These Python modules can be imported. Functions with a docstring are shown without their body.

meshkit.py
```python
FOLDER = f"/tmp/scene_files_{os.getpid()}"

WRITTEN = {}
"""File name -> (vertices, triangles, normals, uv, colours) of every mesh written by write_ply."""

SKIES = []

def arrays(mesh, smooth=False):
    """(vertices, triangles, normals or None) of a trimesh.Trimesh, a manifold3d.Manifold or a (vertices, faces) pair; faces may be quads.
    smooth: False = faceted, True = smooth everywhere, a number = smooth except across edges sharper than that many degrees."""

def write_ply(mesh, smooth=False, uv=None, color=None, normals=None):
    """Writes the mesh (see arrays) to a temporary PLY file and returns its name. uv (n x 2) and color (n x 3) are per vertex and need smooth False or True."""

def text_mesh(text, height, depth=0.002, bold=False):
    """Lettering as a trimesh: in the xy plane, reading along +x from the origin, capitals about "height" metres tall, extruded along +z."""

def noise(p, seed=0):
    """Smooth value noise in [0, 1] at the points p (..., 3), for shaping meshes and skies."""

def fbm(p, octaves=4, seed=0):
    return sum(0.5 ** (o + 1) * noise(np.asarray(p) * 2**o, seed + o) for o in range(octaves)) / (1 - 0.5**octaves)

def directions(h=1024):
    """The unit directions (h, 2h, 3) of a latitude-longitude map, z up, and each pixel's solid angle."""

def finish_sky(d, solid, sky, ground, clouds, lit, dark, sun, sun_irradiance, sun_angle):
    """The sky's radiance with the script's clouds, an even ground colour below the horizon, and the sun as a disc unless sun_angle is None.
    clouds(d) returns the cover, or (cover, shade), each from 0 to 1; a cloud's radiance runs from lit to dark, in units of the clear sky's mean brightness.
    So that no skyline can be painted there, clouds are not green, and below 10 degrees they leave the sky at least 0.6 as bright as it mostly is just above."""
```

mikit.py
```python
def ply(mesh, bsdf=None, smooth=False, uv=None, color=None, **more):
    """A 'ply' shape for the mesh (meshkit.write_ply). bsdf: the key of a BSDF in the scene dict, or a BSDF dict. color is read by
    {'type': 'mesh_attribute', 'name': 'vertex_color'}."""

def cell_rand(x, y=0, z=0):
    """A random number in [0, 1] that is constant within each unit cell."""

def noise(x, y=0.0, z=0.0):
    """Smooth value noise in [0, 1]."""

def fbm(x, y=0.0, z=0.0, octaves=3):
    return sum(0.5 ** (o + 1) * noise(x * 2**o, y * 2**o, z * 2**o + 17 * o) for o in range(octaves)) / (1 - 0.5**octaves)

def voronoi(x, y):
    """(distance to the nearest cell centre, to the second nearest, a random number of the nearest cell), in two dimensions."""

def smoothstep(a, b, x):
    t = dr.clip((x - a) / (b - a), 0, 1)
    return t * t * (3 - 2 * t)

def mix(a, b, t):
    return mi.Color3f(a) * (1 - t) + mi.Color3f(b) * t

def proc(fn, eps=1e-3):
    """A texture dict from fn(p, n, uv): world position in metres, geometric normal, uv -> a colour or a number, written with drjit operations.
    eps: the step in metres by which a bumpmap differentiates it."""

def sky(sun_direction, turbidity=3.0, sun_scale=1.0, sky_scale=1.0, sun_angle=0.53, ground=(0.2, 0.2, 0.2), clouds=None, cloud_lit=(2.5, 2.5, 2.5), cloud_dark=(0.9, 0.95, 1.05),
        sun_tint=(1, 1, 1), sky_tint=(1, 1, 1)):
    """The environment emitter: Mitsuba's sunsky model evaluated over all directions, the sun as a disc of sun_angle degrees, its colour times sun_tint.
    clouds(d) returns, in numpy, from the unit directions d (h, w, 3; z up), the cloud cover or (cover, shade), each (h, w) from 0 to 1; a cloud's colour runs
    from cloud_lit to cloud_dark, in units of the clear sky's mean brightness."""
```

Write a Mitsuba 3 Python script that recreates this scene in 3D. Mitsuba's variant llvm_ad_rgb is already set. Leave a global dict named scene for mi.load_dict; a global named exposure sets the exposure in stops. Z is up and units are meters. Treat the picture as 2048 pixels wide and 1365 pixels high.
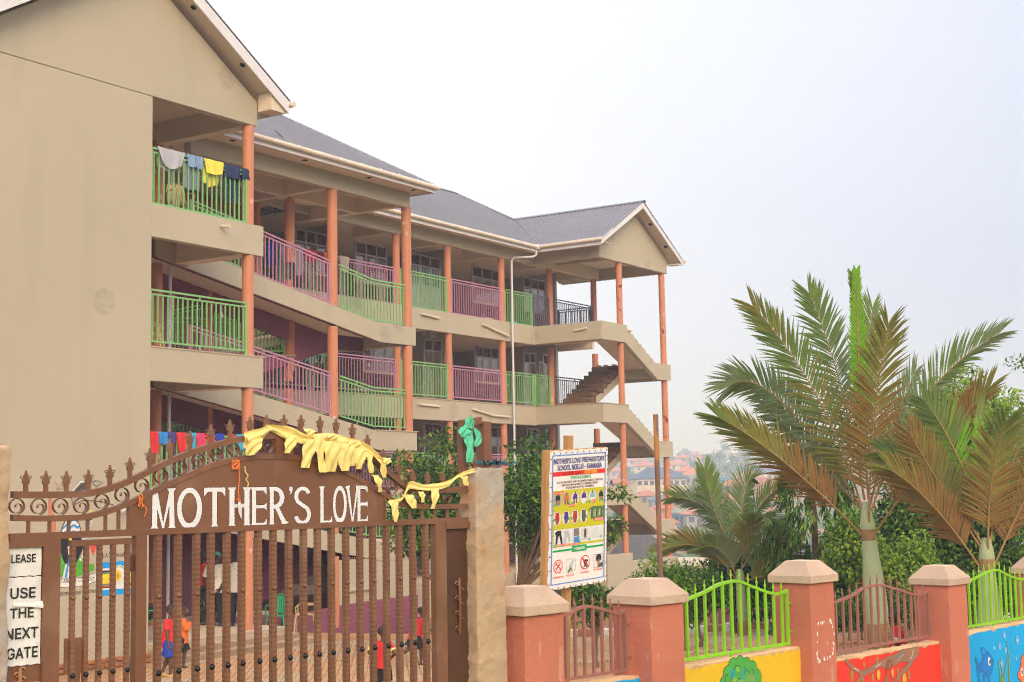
import math, random
import numpy as np, trimesh, drjit as dr, mitsuba as mi, mikit, meshkit
import manifold3d as m3
import shapely
from shapely.geometry import Polygon, box as sbox, Point, LineString
from shapely.ops import unary_union
from shapely import affinity
from mikit import proc, noise, fbm, voronoi, cell_rand, smoothstep, mix

T = mi.ScalarTransform4f
scene, labels = {}, {}
rng = np.random.default_rng(7)
PI = math.pi
# World axes: x runs along the school's facade (away from the camera), y into the building, z up. Metres; the camera stands at the origin.

# ------------------------------------------------------------------ camera, sky, exposure
YAW, PITCH, ROLL = np.radians([33.1, 5.97, -1.02])
BAX = np.array([[math.sin(YAW), math.cos(YAW), 0], [-math.cos(YAW), math.sin(YAW), 0], [0, 0, 1.0]])
cr_, sr_, cp_, sp_ = math.cos(ROLL), math.sin(ROLL), math.cos(PITCH), math.sin(PITCH)
cam_up = -sr_ * np.array([1, 0, 0.]) + cr_ * np.array([0, -sp_, cp_])
cam_fwd = np.array([0, cp_, sp_])
cw = lambda v: (BAX @ np.asarray(v, float))
scene['camera'] = {'type': 'perspective', 'fov': 2 * math.degrees(math.atan(1024 / 2850)), 'fov_axis': 'x', 'near_clip': 0.05, 'far_clip': 6000.0,
                   'to_world': T().look_at(origin=[0, 0, 0], target=cw(cam_fwd).tolist(), up=cw(cam_up).tolist())}

SUN = cw([0.24, -0.86, 0.42])
unit_ = lambda v: np.asarray(v) / np.linalg.norm(v)
RIGHT = cw([1, 0, 0]); FWD = cw([0, 1, 0])
def cloud_deck(d):
    """One closed, thin cloud deck: white over most of the sky, thicker and lavender grey low down ahead to the right, greyer overhead."""
    c = unit_(RIGHT * 0.55 + FWD * 0.83 + np.array([0, 0, 0.02])); ang = np.degrees(np.arccos(np.clip(d @ c, -1, 1)))
    n = meshkit.fbm(d * np.array([3.0, 3.0, 7.0]) + 3.1, 4) - 0.5
    return np.ones(d.shape[:2]), np.clip(1.12 * np.exp(-(ang / 37.0) ** 2) + 0.35 * np.clip((d[..., 2] - 0.35) / 0.5, 0, 1) ** 1.5 + 0.20 * n, 0, 1)
scene['sky'] = mikit.sky(SUN.tolist(), turbidity=3, sun_scale=0.26, sun_angle=36, clouds=cloud_deck, cloud_lit=(1.98, 1.98, 2.02), cloud_dark=(1.04, 1.14, 1.46), ground=(0.25, 0.2, 0.16))
exposure = 3.15

# ------------------------------------------------------------------ naming helpers
taken = {}
def numbered(name):
    k = taken.get(name, 0); taken[name] = k + 1
    return name if k == 0 else f'{name}_{k:03d}'

def thing(name, label, cat, group=None):
    w = label.split()[:16]
    while w[-1] in ('the', 'a', 'of', 'and', 'in', 'on', 'at', 'with', 'to', 'his', 'behind', 'beside', 'right', 'left', 'from', 'by'): w.pop()
    key = numbered(name); labels[key] = {'label': ' '.join(w).rstrip(','), 'category': cat}
    if group: labels[key]['group'] = group
    return key

def put(name, shape, parent=None, label=None, kind=None):
    key = numbered(f'{parent}__{name}' if parent else name)
    scene[key] = dict(shape)
    if label or kind:
        labels[key] = {}
        if label: labels[key]['label'] = label
        if kind: labels[key]['kind'] = kind
    return key

def solo(name, shape, label, cat, group=None):
    key = thing(name, label, cat, group); scene[key] = dict(shape); return key

# ------------------------------------------------------------------ mesh helpers
BOXF = np.array([[0, 2, 3, 1], [4, 5, 7, 6], [0, 1, 5, 4], [2, 6, 7, 3], [0, 4, 6, 2], [1, 3, 7, 5]])
def unit(v):
    v = np.asarray(v, float); return v / (np.linalg.norm(v) + 1e-12)

class MB:
    """Collects pieces of ONE part."""
    def __init__(s): s.v, s.f, s.n, s.c = [], [], 0, []
    def add(s, v, f, c=None):
        v = np.asarray(v, float); f = np.asarray(f, int)
        if f.shape[1] == 4: f = np.vstack([f[:, [0, 1, 2]], f[:, [0, 2, 3]]])
        s.v.append(v); s.f.append(f + s.n); s.n += len(v)
        if c is not None: s.c.append(np.broadcast_to(np.asarray(c, float), (len(v), 3)))
        return s
    def box(s, x0, x1, y0, y1, z0, z1):
        v = np.array([[x, y, z] for z in (z0, z1) for y in (y0, y1) for x in (x0, x1)], float)
        return s.add(v, BOXF)
    def obox(s, c, ax, ay, az):
        """centre and three half-extent vectors"""
        c, ax, ay, az = (np.asarray(q, float) for q in (c, ax, ay, az))
        v = np.array([c + i * ax + j * ay + k * az for k in (-1, 1) for j in (-1, 1) for i in (-1, 1)])
        if np.dot(np.cross(ax, ay), az) < 0: return s.add(v, BOXF[:, ::-1])
        return s.add(v, BOXF)
    def beam(s, p, q, w, h, up=(0, 0, 1)):
        p, q = np.asarray(p, float), np.asarray(q, float); d = unit(q - p)
        r = np.cross(d, up); r = unit(r) if np.linalg.norm(r) > 1e-6 else np.array([1., 0, 0]); u = np.cross(r, d)
        return s.obox((p + q) / 2, (q - p) / 2, r * w / 2, u * h / 2)
    def tube(s, pts, r, sides=8, cap=True):
        p = np.asarray(pts, float); n = len(p); r = np.broadcast_to(r, (n,))
        t = np.gradient(p, axis=0); t /= np.linalg.norm(t, axis=1, keepdims=True) + 1e-12
        a = np.cross(t, np.where(np.abs(t[:, 2:]) < 0.95, [0, 0, 1.0], [1.0, 0, 0])); a /= np.linalg.norm(a, axis=1, keepdims=True) + 1e-12
        for i in range(1, n):
            if a[i] @ a[i - 1] < 0: a[i] = -a[i]
        b = np.cross(t, a); an = np.arange(sides) * 2 * PI / sides
        v = (p[:, None] + r[:, None, None] * (np.cos(an)[None, :, None] * a[:, None] + np.sin(an)[None, :, None] * b[:, None])).reshape(-1, 3)
        f = [[i * sides + j, i * sides + (j + 1) % sides, (i + 1) * sides + (j + 1) % sides, (i + 1) * sides + j] for i in range(n - 1) for j in range(sides)]
        s.add(v, np.array(f))
        if cap:
            for k, e in ((0, -1), (n - 1, 1)):
                vv = np.vstack([v[k * sides:(k + 1) * sides], p[k][None]])
                ff = np.array([[j, (j + 1) % sides, sides] if e > 0 else [(j + 1) % sides, j, sides] for j in range(sides)])
                s.add(vv, ff)
        return s
    def lathe(s, prof, c, sides=16, ax=None):
        """profile [(r, h)], axis ax (default z)"""
        prof = np.asarray(prof, float); an = np.arange(sides) * 2 * PI / sides; n = len(prof)
        w = np.array([0, 0, 1.]) if ax is None else unit(ax)
        u = unit(np.cross(w, [0.3, 1, 0.1] if abs(w[1]) < 0.9 else [1, 0, 0])); q = np.cross(w, u)
        v = np.array([np.asarray(c) + r * (math.cos(a) * u + math.sin(a) * q) + h * w for r, h in prof for a in an])
        f = [[i * sides + j, i * sides + (j + 1) % sides, (i + 1) * sides + (j + 1) % sides, (i + 1) * sides + j] for i in range(n - 1) for j in range(sides)]
        return s.add(v, np.array(f))
    def prism(s, poly, o, ax, ay, depth):
        """extrudes a shapely polygon (in metres along ax, ay from o) along ax x ay by depth"""
        o, ax, ay = (np.asarray(q, float) for q in (o, ax, ay)); az = np.cross(ax, ay)
        for g in getattr(poly, 'geoms', [poly]):
            if g.is_empty or g.geom_type != 'Polygon': continue
            m = trimesh.creation.extrude_polygon(g, 1.0, engine='earcut')
            v = np.asarray(m.vertices)
            s.add(o + v[:, :1] * ax + v[:, 1:2] * ay + v[:, 2:3] * depth * az, m.faces)
        return s
    def mesh(s): return np.vstack(s.v), np.vstack(s.f)
    def ply(s, mat, smooth=False):
        v, f = s.mesh()
        return ply((v, f), mat, smooth=smooth, color=np.vstack(s.c) if s.c else None)
    def put(s, name, mat, parent=None, smooth=False, label=None, kind=None):
        return put(name, s.ply(mat, smooth), parent, label, kind)

def rbox(sx, sy, sz, r=0.01, k=6):
    """rounded box manifold about the origin"""
    c = m3.Manifold.sphere(r, k)
    return m3.Manifold.batch_hull([c.translate([i * (sx / 2 - r), j * (sy / 2 - r), l * (sz / 2 - r)]) for i in (-1, 1) for j in (-1, 1) for l in (-1, 1)])

def man_arr(m):
    q = m.to_mesh(); return np.array(q.vert_properties[:, :3], float), np.array(q.tri_verts, int)

# ------------------------------------------------------------------ materials
def lin(*rgb):
    c = np.array(rgb, float) / 255.0
    return np.where(c <= 0.04045, c / 12.92, ((c + 0.055) / 1.055) ** 2.4)

# Plain paints, plastics and cloths share two materials: each mesh carries in its uv the number of its paint in this table (base colour, grain, roughness, relief).
PAL = {}
COLS = ('r', 'g', 'b', 'var', 'scale', 'fine', 'rough', 'h', 'fq')
def mat(name, base, rough=0.6, spec=0.4, var=0.10, scale=1.5, metal=0.0, bump=None, fn=None, fine=0.0):
    """a paint of the table, or, with fn, a surface of its own; var and scale: size of its colour grain, bump = (height in m, frequency)"""
    if fn is None:
        PAL[name] = (len(PAL), 'palette_rough' if bump else 'palette', [*[float(c) for c in base], var, scale, fine, rough, *(bump or (0.0, 1.0))]); return name
    b = {'type': 'principled', 'base_color': proc(fn), 'roughness': rough, 'specular': spec, 'metallic': metal}
    if bump:
        h, fq = bump
        def bf(p, n, uv, h=h, fq=fq): return h * fbm(p.x * fq, p.y * fq, p.z * fq, 3)
        b = {'type': 'bumpmap', 'nested': b, 'arbitrary': proc(bf, 0.002), 'scale': 1.0}
    scene[name] = {'type': 'twosided', 'bsdf': b}
    return name
def plain(name, base, rough=0.6, spec=0.4, metal=0.0): return mat(name, base, rough, var=0.0)
def palette_materials():
    """called at the end, when the table is complete"""
    T_ = {c: mi.Float(np.array([v[2][k] for v in PAL.values()], np.float32)) for k, c in enumerate(COLS)}
    def look(c, uv): return dr.gather(mi.Float, T_[c], mi.UInt32(dr.clip(uv.x, 0, len(PAL) - 0.5)))
    def colour(p, n, uv):
        s = look('scale', uv); a = fbm(p.x * s, p.y * s, p.z * s, 3); b = noise(p.x * s * 23, p.y * s * 23, p.z * s * 23); v = look('var', uv)
        return mi.Color3f(look('r', uv), look('g', uv), look('b', uv)) * (1 + v * 2 * (a - 0.5) + (look('fine', uv) + v * 0.4) * (b - 0.5))
    def relief(p, n, uv):
        q = look('fq', uv); return look('h', uv) * fbm(p.x * q, p.y * q, p.z * q, 3)
    b = {'type': 'principled', 'base_color': proc(colour), 'roughness': proc(lambda p, n, uv: look('rough', uv)), 'specular': 0.4}
    scene['palette'] = {'type': 'twosided', 'bsdf': b}
    scene['palette_rough'] = {'type': 'twosided', 'bsdf': {'type': 'bumpmap', 'nested': {**b, 'specular': 0.2}, 'arbitrary': proc(relief, 0.002), 'scale': 1.0}}
    scene['leaf'] = {'type': 'principledthin', 'base_color': proc(colour), 'roughness': 0.42, 'diff_trans': 0.75, 'spec_trans': 0.0, 'eta': 1.4}
def ply(mesh, m, smooth=False, color=None):
    if m not in PAL: return mikit.ply(mesh, m, smooth=smooth, color=color)
    i, shared, _ = PAL[m]; v, f, n = meshkit.arrays(mesh, smooth)
    path = meshkit.write_ply((v, f), False, uv=np.tile([i + 0.5, 0.5], (len(v), 1)), normals=n)
    return {'type': 'ply', 'filename': path, 'face_normals': n is None, 'bsdf': {'type': 'ref', 'id': shared}}

CREAM = np.array([0.465, 0.41, 0.325])
def cream_fn(p, n, uv):
    a = fbm(p.x * 0.35, p.y * 0.35, p.z * 0.35, 4)
    g = noise(p.x * 31, p.y * 31, p.z * 31)
    # filled and over-painted patches in the plaster, faint rain streaks
    st = fbm(p.x * 2.2 + p.y * 2.2, 7.0, p.z * 0.18, 3)
    d1, d2, r = voronoi(p.x * 0.55 + p.y * 0.55 + 4.3, p.z * 0.55)
    patch = smoothstep(0.19, 0.16, d1 + 0.05 * noise(p.x * 9, p.y * 9, p.z * 9)) * smoothstep(0.55, 0.6, r)
    k = 1 + 0.13 * (a - 0.5) + 0.05 * (g - 0.5) - 0.03 * smoothstep(0.58, 0.75, st) - 0.20 * patch * noise(p.x * 14, p.y * 14, p.z * 14)
    return mi.Color3f(*CREAM.tolist()) * k
mat('cream_plaster', CREAM, rough=0.85, spec=0.25, fn=cream_fn, bump=(0.0035, 9))
mat('soffit_paint', [0.70, 0.58, 0.48], rough=0.9, spec=0.2, var=0.08, scale=0.6)
mat('inner_cream', [0.84, 0.77, 0.64], rough=0.9, spec=0.2, var=0.08, scale=0.5)
def column_fn(p, n, uv):
    a = fbm(p.x * 1.6, p.y * 1.6, p.z * 0.7, 3); b = noise(p.x * 40, p.y * 40, p.z * 26)
    ch = smoothstep(0.80, 0.84, noise(p.x * 9 + 3, p.y * 9, p.z * 6.3)) * smoothstep(0.62, 0.7, noise(p.x * 2, p.y * 2, p.z * 0.9 + 5))
    return mix(mi.Color3f(0.55, 0.225, 0.13) * (1 + 0.2 * (a - 0.5) + 0.1 * (b - 0.5)), mi.Color3f(0.6, 0.5, 0.4), ch * 0.9)
mat('column_paint', [0.6, 0.2, 0.1], rough=0.55, spec=0.35, fn=column_fn, bump=(0.002, 12))
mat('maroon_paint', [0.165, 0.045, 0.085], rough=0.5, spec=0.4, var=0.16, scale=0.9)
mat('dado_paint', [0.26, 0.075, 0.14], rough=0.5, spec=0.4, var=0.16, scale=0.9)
mat('green_rail', [0.21, 0.46, 0.17], rough=0.4, spec=0.5, var=0.12, scale=2)
mat('mauve_rail', [0.48, 0.215, 0.36], rough=0.4, spec=0.5, var=0.10, scale=2)
mat('grey_rail', [0.10, 0.085, 0.15], rough=0.4, spec=0.5, var=0.1, scale=2)
def roof_fn(p, n, uv):
    a = fbm(p.x * 0.5, p.y * 0.5, p.z * 0.5, 4); b = fbm(p.x * 6, p.y * 1.3, p.z * 1.3, 3)
    return mi.Color3f(0.21, 0.215, 0.27) * (1 + 0.25 * (a - 0.5) + 0.15 * (b - 0.5)) + mi.Color3f(0.05, 0.03, 0.0) * smoothstep(0.55, 0.75, a) * smoothstep(0.5, 0.8, b)
mat('roof_sheet_paint', [0.25, 0.26, 0.32], rough=0.42, spec=0.5, fn=roof_fn)
mat('fascia_paint', [0.70, 0.68, 0.74], rough=0.6, spec=0.35, var=0.08, scale=1.2)
mat('gutter_plastic', [0.68, 0.58, 0.48], rough=0.35, spec=0.5, var=0.12, scale=2)
mat('pipe_plastic', [0.62, 0.62, 0.68], rough=0.4, spec=0.5, var=0.12, scale=1.3)
plain('vent_hole', [0.012, 0.010, 0.010], rough=0.9)
mat('window_frame', [0.40, 0.37, 0.41], rough=0.5, spec=0.4, var=0.08)
mat('grey_door_paint', [0.36, 0.42, 0.45], rough=0.5, spec=0.4, var=0.1)
mat('louvre_wood', [0.13, 0.065, 0.055], rough=0.6, var=0.2)
scene['pane_glass'] = {'type': 'thindielectric', 'int_ior': 1.52}
mat('room_paint', [0.42, 0.40, 0.38], rough=0.9, var=0.05)
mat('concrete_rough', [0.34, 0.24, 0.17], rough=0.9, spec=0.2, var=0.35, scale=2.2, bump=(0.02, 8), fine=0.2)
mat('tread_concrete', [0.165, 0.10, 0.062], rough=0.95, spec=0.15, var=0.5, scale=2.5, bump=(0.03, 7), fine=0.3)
mat('floor_screed', [0.44, 0.36, 0.28], rough=0.85, spec=0.2, var=0.25, scale=1.2)
mat('dark_paint', [0.02, 0.018, 0.02], rough=0.4)
# ------------------------------------------------------------------ setting: ground, courtyard, kerb
GA, GD, GN = np.array([5.44, 7.074]), np.array([0.98086, -0.19470]), np.array([-0.19470, -0.98086])   # the gate and fence line, its direction, its road side
def fp(s, z, o=0.0):
    """point at s along the gate and fence line, o towards the road"""
    q = GA + GD * s + GN * o; return np.array([q[0], q[1], z])
FD, FN, UP = np.array([*GD, 0]), np.array([*GN, 0]), np.array([0, 0, 1.0])
sst = lambda a, b, x: (lambda t: t * t * (3 - 2 * t))(np.clip((np.asarray(x, float) - a) / (b - a), 0, 1))
FARD = np.array([0, 60, 110, 160, 230, 290, 380, 480, 600, 750, 900, 1050, 1300, 1800, 2600, 4000.])
FARZ = np.array([-3.4, -4.4, -11, -14.5, -13.5, -10.5, -6, -1, 3.5, 9.5, 15.5, 19, 17, 8, 4, 0.])
def far_z(D, lat):
    z = np.interp(D, FARD, FARZ)
    return z + sst(250, 900, D) * (1 - sst(1000, 1500, D)) * (9 * np.sin(lat / 170.0 + 0.4 - 0.6) + 0.02 * np.clip(lat - 90, 0, 300)) * 0.8
def ground_z(x, y):
    x, y = np.asarray(x, float), np.asarray(y, float)
    o = -((x - GA[0]) * GN[0] + (y - GA[1]) * GN[1])
    court = -3.42 - 0.1 * np.clip(x - 27, 0, 8) * sst(16, 23, y)
    near = -2.5 + (court + 2.5) * sst(3, 15, o)
    D = 0.8377 * x + 0.5461 * y; lat = 0.5461 * x - 0.8377 * y
    f = far_z(D, lat); w = sst(62, 95, D)
    return near * (1 - w) + f * w
def grid_mesh(xs, ys, fz):
    X, Y = np.meshgrid(xs, ys, indexing='ij'); v = np.stack([X, Y, fz(X, Y)], -1).reshape(-1, 3); m = len(ys)
    i, j = np.meshgrid(np.arange(len(xs) - 1), np.arange(m - 1), indexing='ij'); a = (i * m + j).ravel()
    return v, np.stack([a, a + m, a + m + 1, a + 1], 1)
def earth_fn(p, n, uv):
    a = fbm(p.x * 0.03, p.y * 0.03, 1.0, 4); b = fbm(p.x * 1.7, p.y * 1.7, 2.0, 4); c = fbm(p.x * 0.16, p.y * 0.16, 9.0, 3)
    soil = mi.Color3f(0.24, 0.13, 0.075) * (0.75 + 0.5 * b)
    grass = mi.Color3f(0.075, 0.115, 0.035) * (0.6 + 0.8 * b)
    return mix(soil, grass, smoothstep(0.40, 0.52, a * 0.6 + c * 0.4))
mat('red_earth', [0.33, 0.17, 0.09], rough=0.95, spec=0.15, fn=earth_fn)
e = [0, 60, 120, 200, 300, 420, 560, 720, 900, 1100, 1400, 1700, 2000]
xs = np.unique(np.concatenate([-np.array(e[1:])[::-1], np.arange(-40, 100, 1.6), [130, 160], np.arange(180, 1000, 22), e[10:]]))
ground_mesh = grid_mesh(xs, xs, lambda X, Y: ground_z(X, Y) - 0.035); LOWEST = float(ground_mesh[0][:, 2].min())
put('ground', ply(ground_mesh, 'red_earth', smooth=True), kind='structure')

def sand_fn(p, n, uv):
    b = fbm(p.x * 2.4, p.y * 2.4, 2.0, 4); c = noise(p.x * 90, p.y * 90, 1)
    return mi.Color3f(0.30, 0.165, 0.085) * (0.72 + 0.4 * b + 0.16 * c)
mat('bedding_sand', [0.42, 0.24, 0.12], rough=0.95, fn=sand_fn)
def paver_fn(p, n, uv):
    q = cell_rand(dr.floor(p.x * 4.7 + p.y * 1.3), dr.floor(p.y * 8.9 - p.x * 0.7), 3)
    b = fbm(p.x * 1.1, p.y * 1.1, 4.0, 4); c = noise(p.x * 70, p.y * 70, 2)
    return mix(mi.Color3f(0.40, 0.235, 0.13), mi.Color3f(0.36, 0.27, 0.19), smoothstep(0.45, 0.72, b)) * (0.80 + 0.22 * q + 0.14 * c)
mat('paver_clay', [0.56, 0.33, 0.18], rough=0.9, spec=0.25, fn=paver_fn)
court = put('courtyard', ply(grid_mesh(np.arange(12, 36.01, 0.75), np.arange(8.5, 25.6, 0.75), lambda X, Y: ground_z(X, Y) - 0.012), 'bedding_sand', smooth=True), kind='structure')
def paver_shape(cx, cy, a, L, W, h=0.012):
    ca, sa = math.cos(a), math.sin(a); v = []
    tilt = rng.normal(0, 0.012, 2); dz = rng.normal(0, 0.0025)
    for k, (z, g) in enumerate(((-0.03, 0.0), (h - 0.006, 0.0), (h, 0.008))):
        for sx, sy in ((-1, -1), (1, -1), (1, 1), (-1, 1)):
            lx, ly = sx * (L / 2 - g), sy * (W / 2 - g); x, y = cx + ca * lx - sa * ly, cy + sa * lx + ca * ly
            v.append([x, y, z + dz + tilt[0] * lx + tilt[1] * ly])
    v = np.array(v); v[:, 2] += ground_z(cx, cy) + (v[:, 0] - cx) * 0 
    f = [[0, 1, 5, 4], [1, 2, 6, 5], [2, 3, 7, 6], [3, 0, 4, 7], [4, 5, 9, 8], [5, 6, 10, 9], [6, 7, 11, 10], [7, 4, 8, 11], [8, 9, 10, 11]]
    return v, np.array(f)
pav = []
A = math.radians(38); ca, sa = math.cos(A), math.sin(A); PL, PW = 0.215, 0.11
for i in range(-120, 140):
    for j in range(-140, 200):
        u, w = (i + 0.5 * (j % 2)) * PL, j * PW
        x, y = 24 + ca * u - sa * w, 17.5 + sa * u + ca * w
        D, lat = 0.8377 * x + 0.5461 * y, 0.5461 * x - 0.8377 * y
        if D < 23.5 or D > 33.5 or lat / D < -0.275 or lat / D > 0.26 or y > 25.1: continue
        if lat / D > -0.045 and lat / D < 0.02: continue          # behind the gate pillar
        if x > 29.2 and y < 17: continue
        if y > 22.0 and x < 25.1: continue
        pav.append((D, x, y))
pav.sort()
field = MB()
for k, (D, x, y) in enumerate(pav):
    v, f = paver_shape(x, y, A + rng.normal(0, 0.012), PL - 0.012, PW - 0.011)
    if k < 300: put('paver', ply((v, f), 'paver_clay'), court)
    else: field.add(v, f)
field.put('paver_field', 'paver_clay', court, kind='stuff')

mat('kerb_white', [0.72, 0.70, 0.66], rough=0.8, var=0.2, scale=3)
mat('kerb_brown', [0.38, 0.17, 0.10], rough=0.8, var=0.2, scale=3)
kp = np.array([[29.0, 19.5], [29.25, 16.9], [29.35, 14.3], [28.75, 12.1], [28.6, 10.5], [27.9, 8.3], [26.6, 6.6]])
seg = np.linalg.norm(np.diff(kp, axis=0), axis=1); cum = np.concatenate([[0], np.cumsum(seg)])
kerb = thing('kerb', 'kerb', 'kerb'); labels[kerb] = {'kind': 'structure'}
for k in range(int(cum[-1] / 0.55)):
    a, b = k * 0.55, k * 0.55 + 0.535
    P = [np.array([np.interp(t, cum, kp[:, 0]), np.interp(t, cum, kp[:, 1])]) for t in (a, b)]
    c = (P[0] + P[1]) / 2; dd = unit([*(P[1] - P[0]), 0]); z = float(ground_z(*c))
    m = rbox(0.535, 0.17, 0.34, 0.025, 8); v, f = man_arr(m)
    ang = math.atan2(dd[1], dd[0]); R = np.array([[math.cos(ang), -math.sin(ang)], [math.sin(ang), math.cos(ang)]])
    v[:, :2] = v[:, :2] @ R.T + c; v[:, 2] += z + 0.0
    put('stone', ply((v, f), 'kerb_white' if k % 2 else 'kerb_brown', smooth=40), kerb)
# ------------------------------------------------------------------ the school building
SB = thing('school_building', 'long cream school block with orange columns, coloured balcony rails, ramps and an outside stair tower', 'school building')
F = [-3.05, 0.06, 3.16, 6.26]
XA, ZA = np.array([1., 0, 0]), np.array([0, 0, 1.])
def wall_xz(poly, y, depth, name, m, parent=SB, label=None):
    return MB().prism(poly, [0, y, 0], XA, ZA, -depth).put(name, m, parent, label=label)
def part(name, m, *boxes, parent=SB):
    for q in boxes: k = MB().box(*q).put(name, m, parent)
    return k
def column(x, y, z0, z1, r=0.135, chips=(), sd=0):
    n = 22; hs = np.linspace(z0, z1, 9)
    if len(chips) == 0:
        b = MB().lathe([(r * (1 + 0.012 * math.sin(7 * h + x)), h) for h in hs], (x, y, 0), n)
        return b.put('column', 'column_paint', SB, smooth=50)
    m = m3.Manifold.cylinder(z1 - z0, r, r, 40).translate([x, y, z0]); rr = np.random.default_rng(sd)
    for a, h, s in chips:
        blob = m3.Manifold.batch_hull([m3.Manifold.sphere(s * 0.5, 8).translate((rr.normal(0, s * 0.55, 3) * [1, 1, 1.3]).tolist()) for _ in range(5)])
        m = m - blob.translate([x + math.cos(a) * r * 1.05, y + math.sin(a) * r * 1.05, h])
    return put('column', ply(man_arr(m), 'column_paint', smooth=35), SB)

# --- wing with the blank gable wall
WY = 22.9
wall_xz(Polygon([(16.9, -4.2), (21.05, -4.2), (21.05, 8.612), (16.9, 8.612)]), WY, 0.22, 'wall', 'cream_plaster')
wall_xz(Polygon([(16.9, 8.632), (24.3, 8.632), (24.3, 9.20), (20.6, 11.50), (16.9, 9.20)]), WY, 0.22, 'gable_wall', 'cream_plaster')
part('wall_joint', 'concrete_rough', (16.9, 21.0, WY + 0.02, WY + 0.2, 8.612, 8.632))
part('wall', 'cream_plaster', (20.85, 21.05, WY + 0.22, 31, -3.5, 9.1))
part('wall', 'cream_plaster', (16.9, 17.1, WY + 0.22, 36, -4.2, 9.2))
foot = MB(); rr = np.random.default_rng(3)
base = part('plinth_footing', 'concrete_rough', (16.9, 21.06, WY - 0.05, WY, -4.2, -3.30))
mat('burnt_brick', [0.36, 0.15, 0.075], rough=0.9, var=0.4, scale=5, bump=(0.01, 18))
for k in range(34):
    x = 16.95 + (k % 17) * 0.245 + rr.normal(0, 0.02); z = -3.26 - 0.11 * (k // 17) + rr.normal(0, 0.012); w = 0.2 + rr.normal(0, 0.02)
    v, f = man_arr(rbox(max(w, 0.12), 0.1, 0.085, 0.018, 8)); v += [x + 0.1, WY - 0.06 + rr.normal(0, 0.015), z]
    put('brick', ply((v, f), 'burnt_brick', smooth=50), base)
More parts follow.
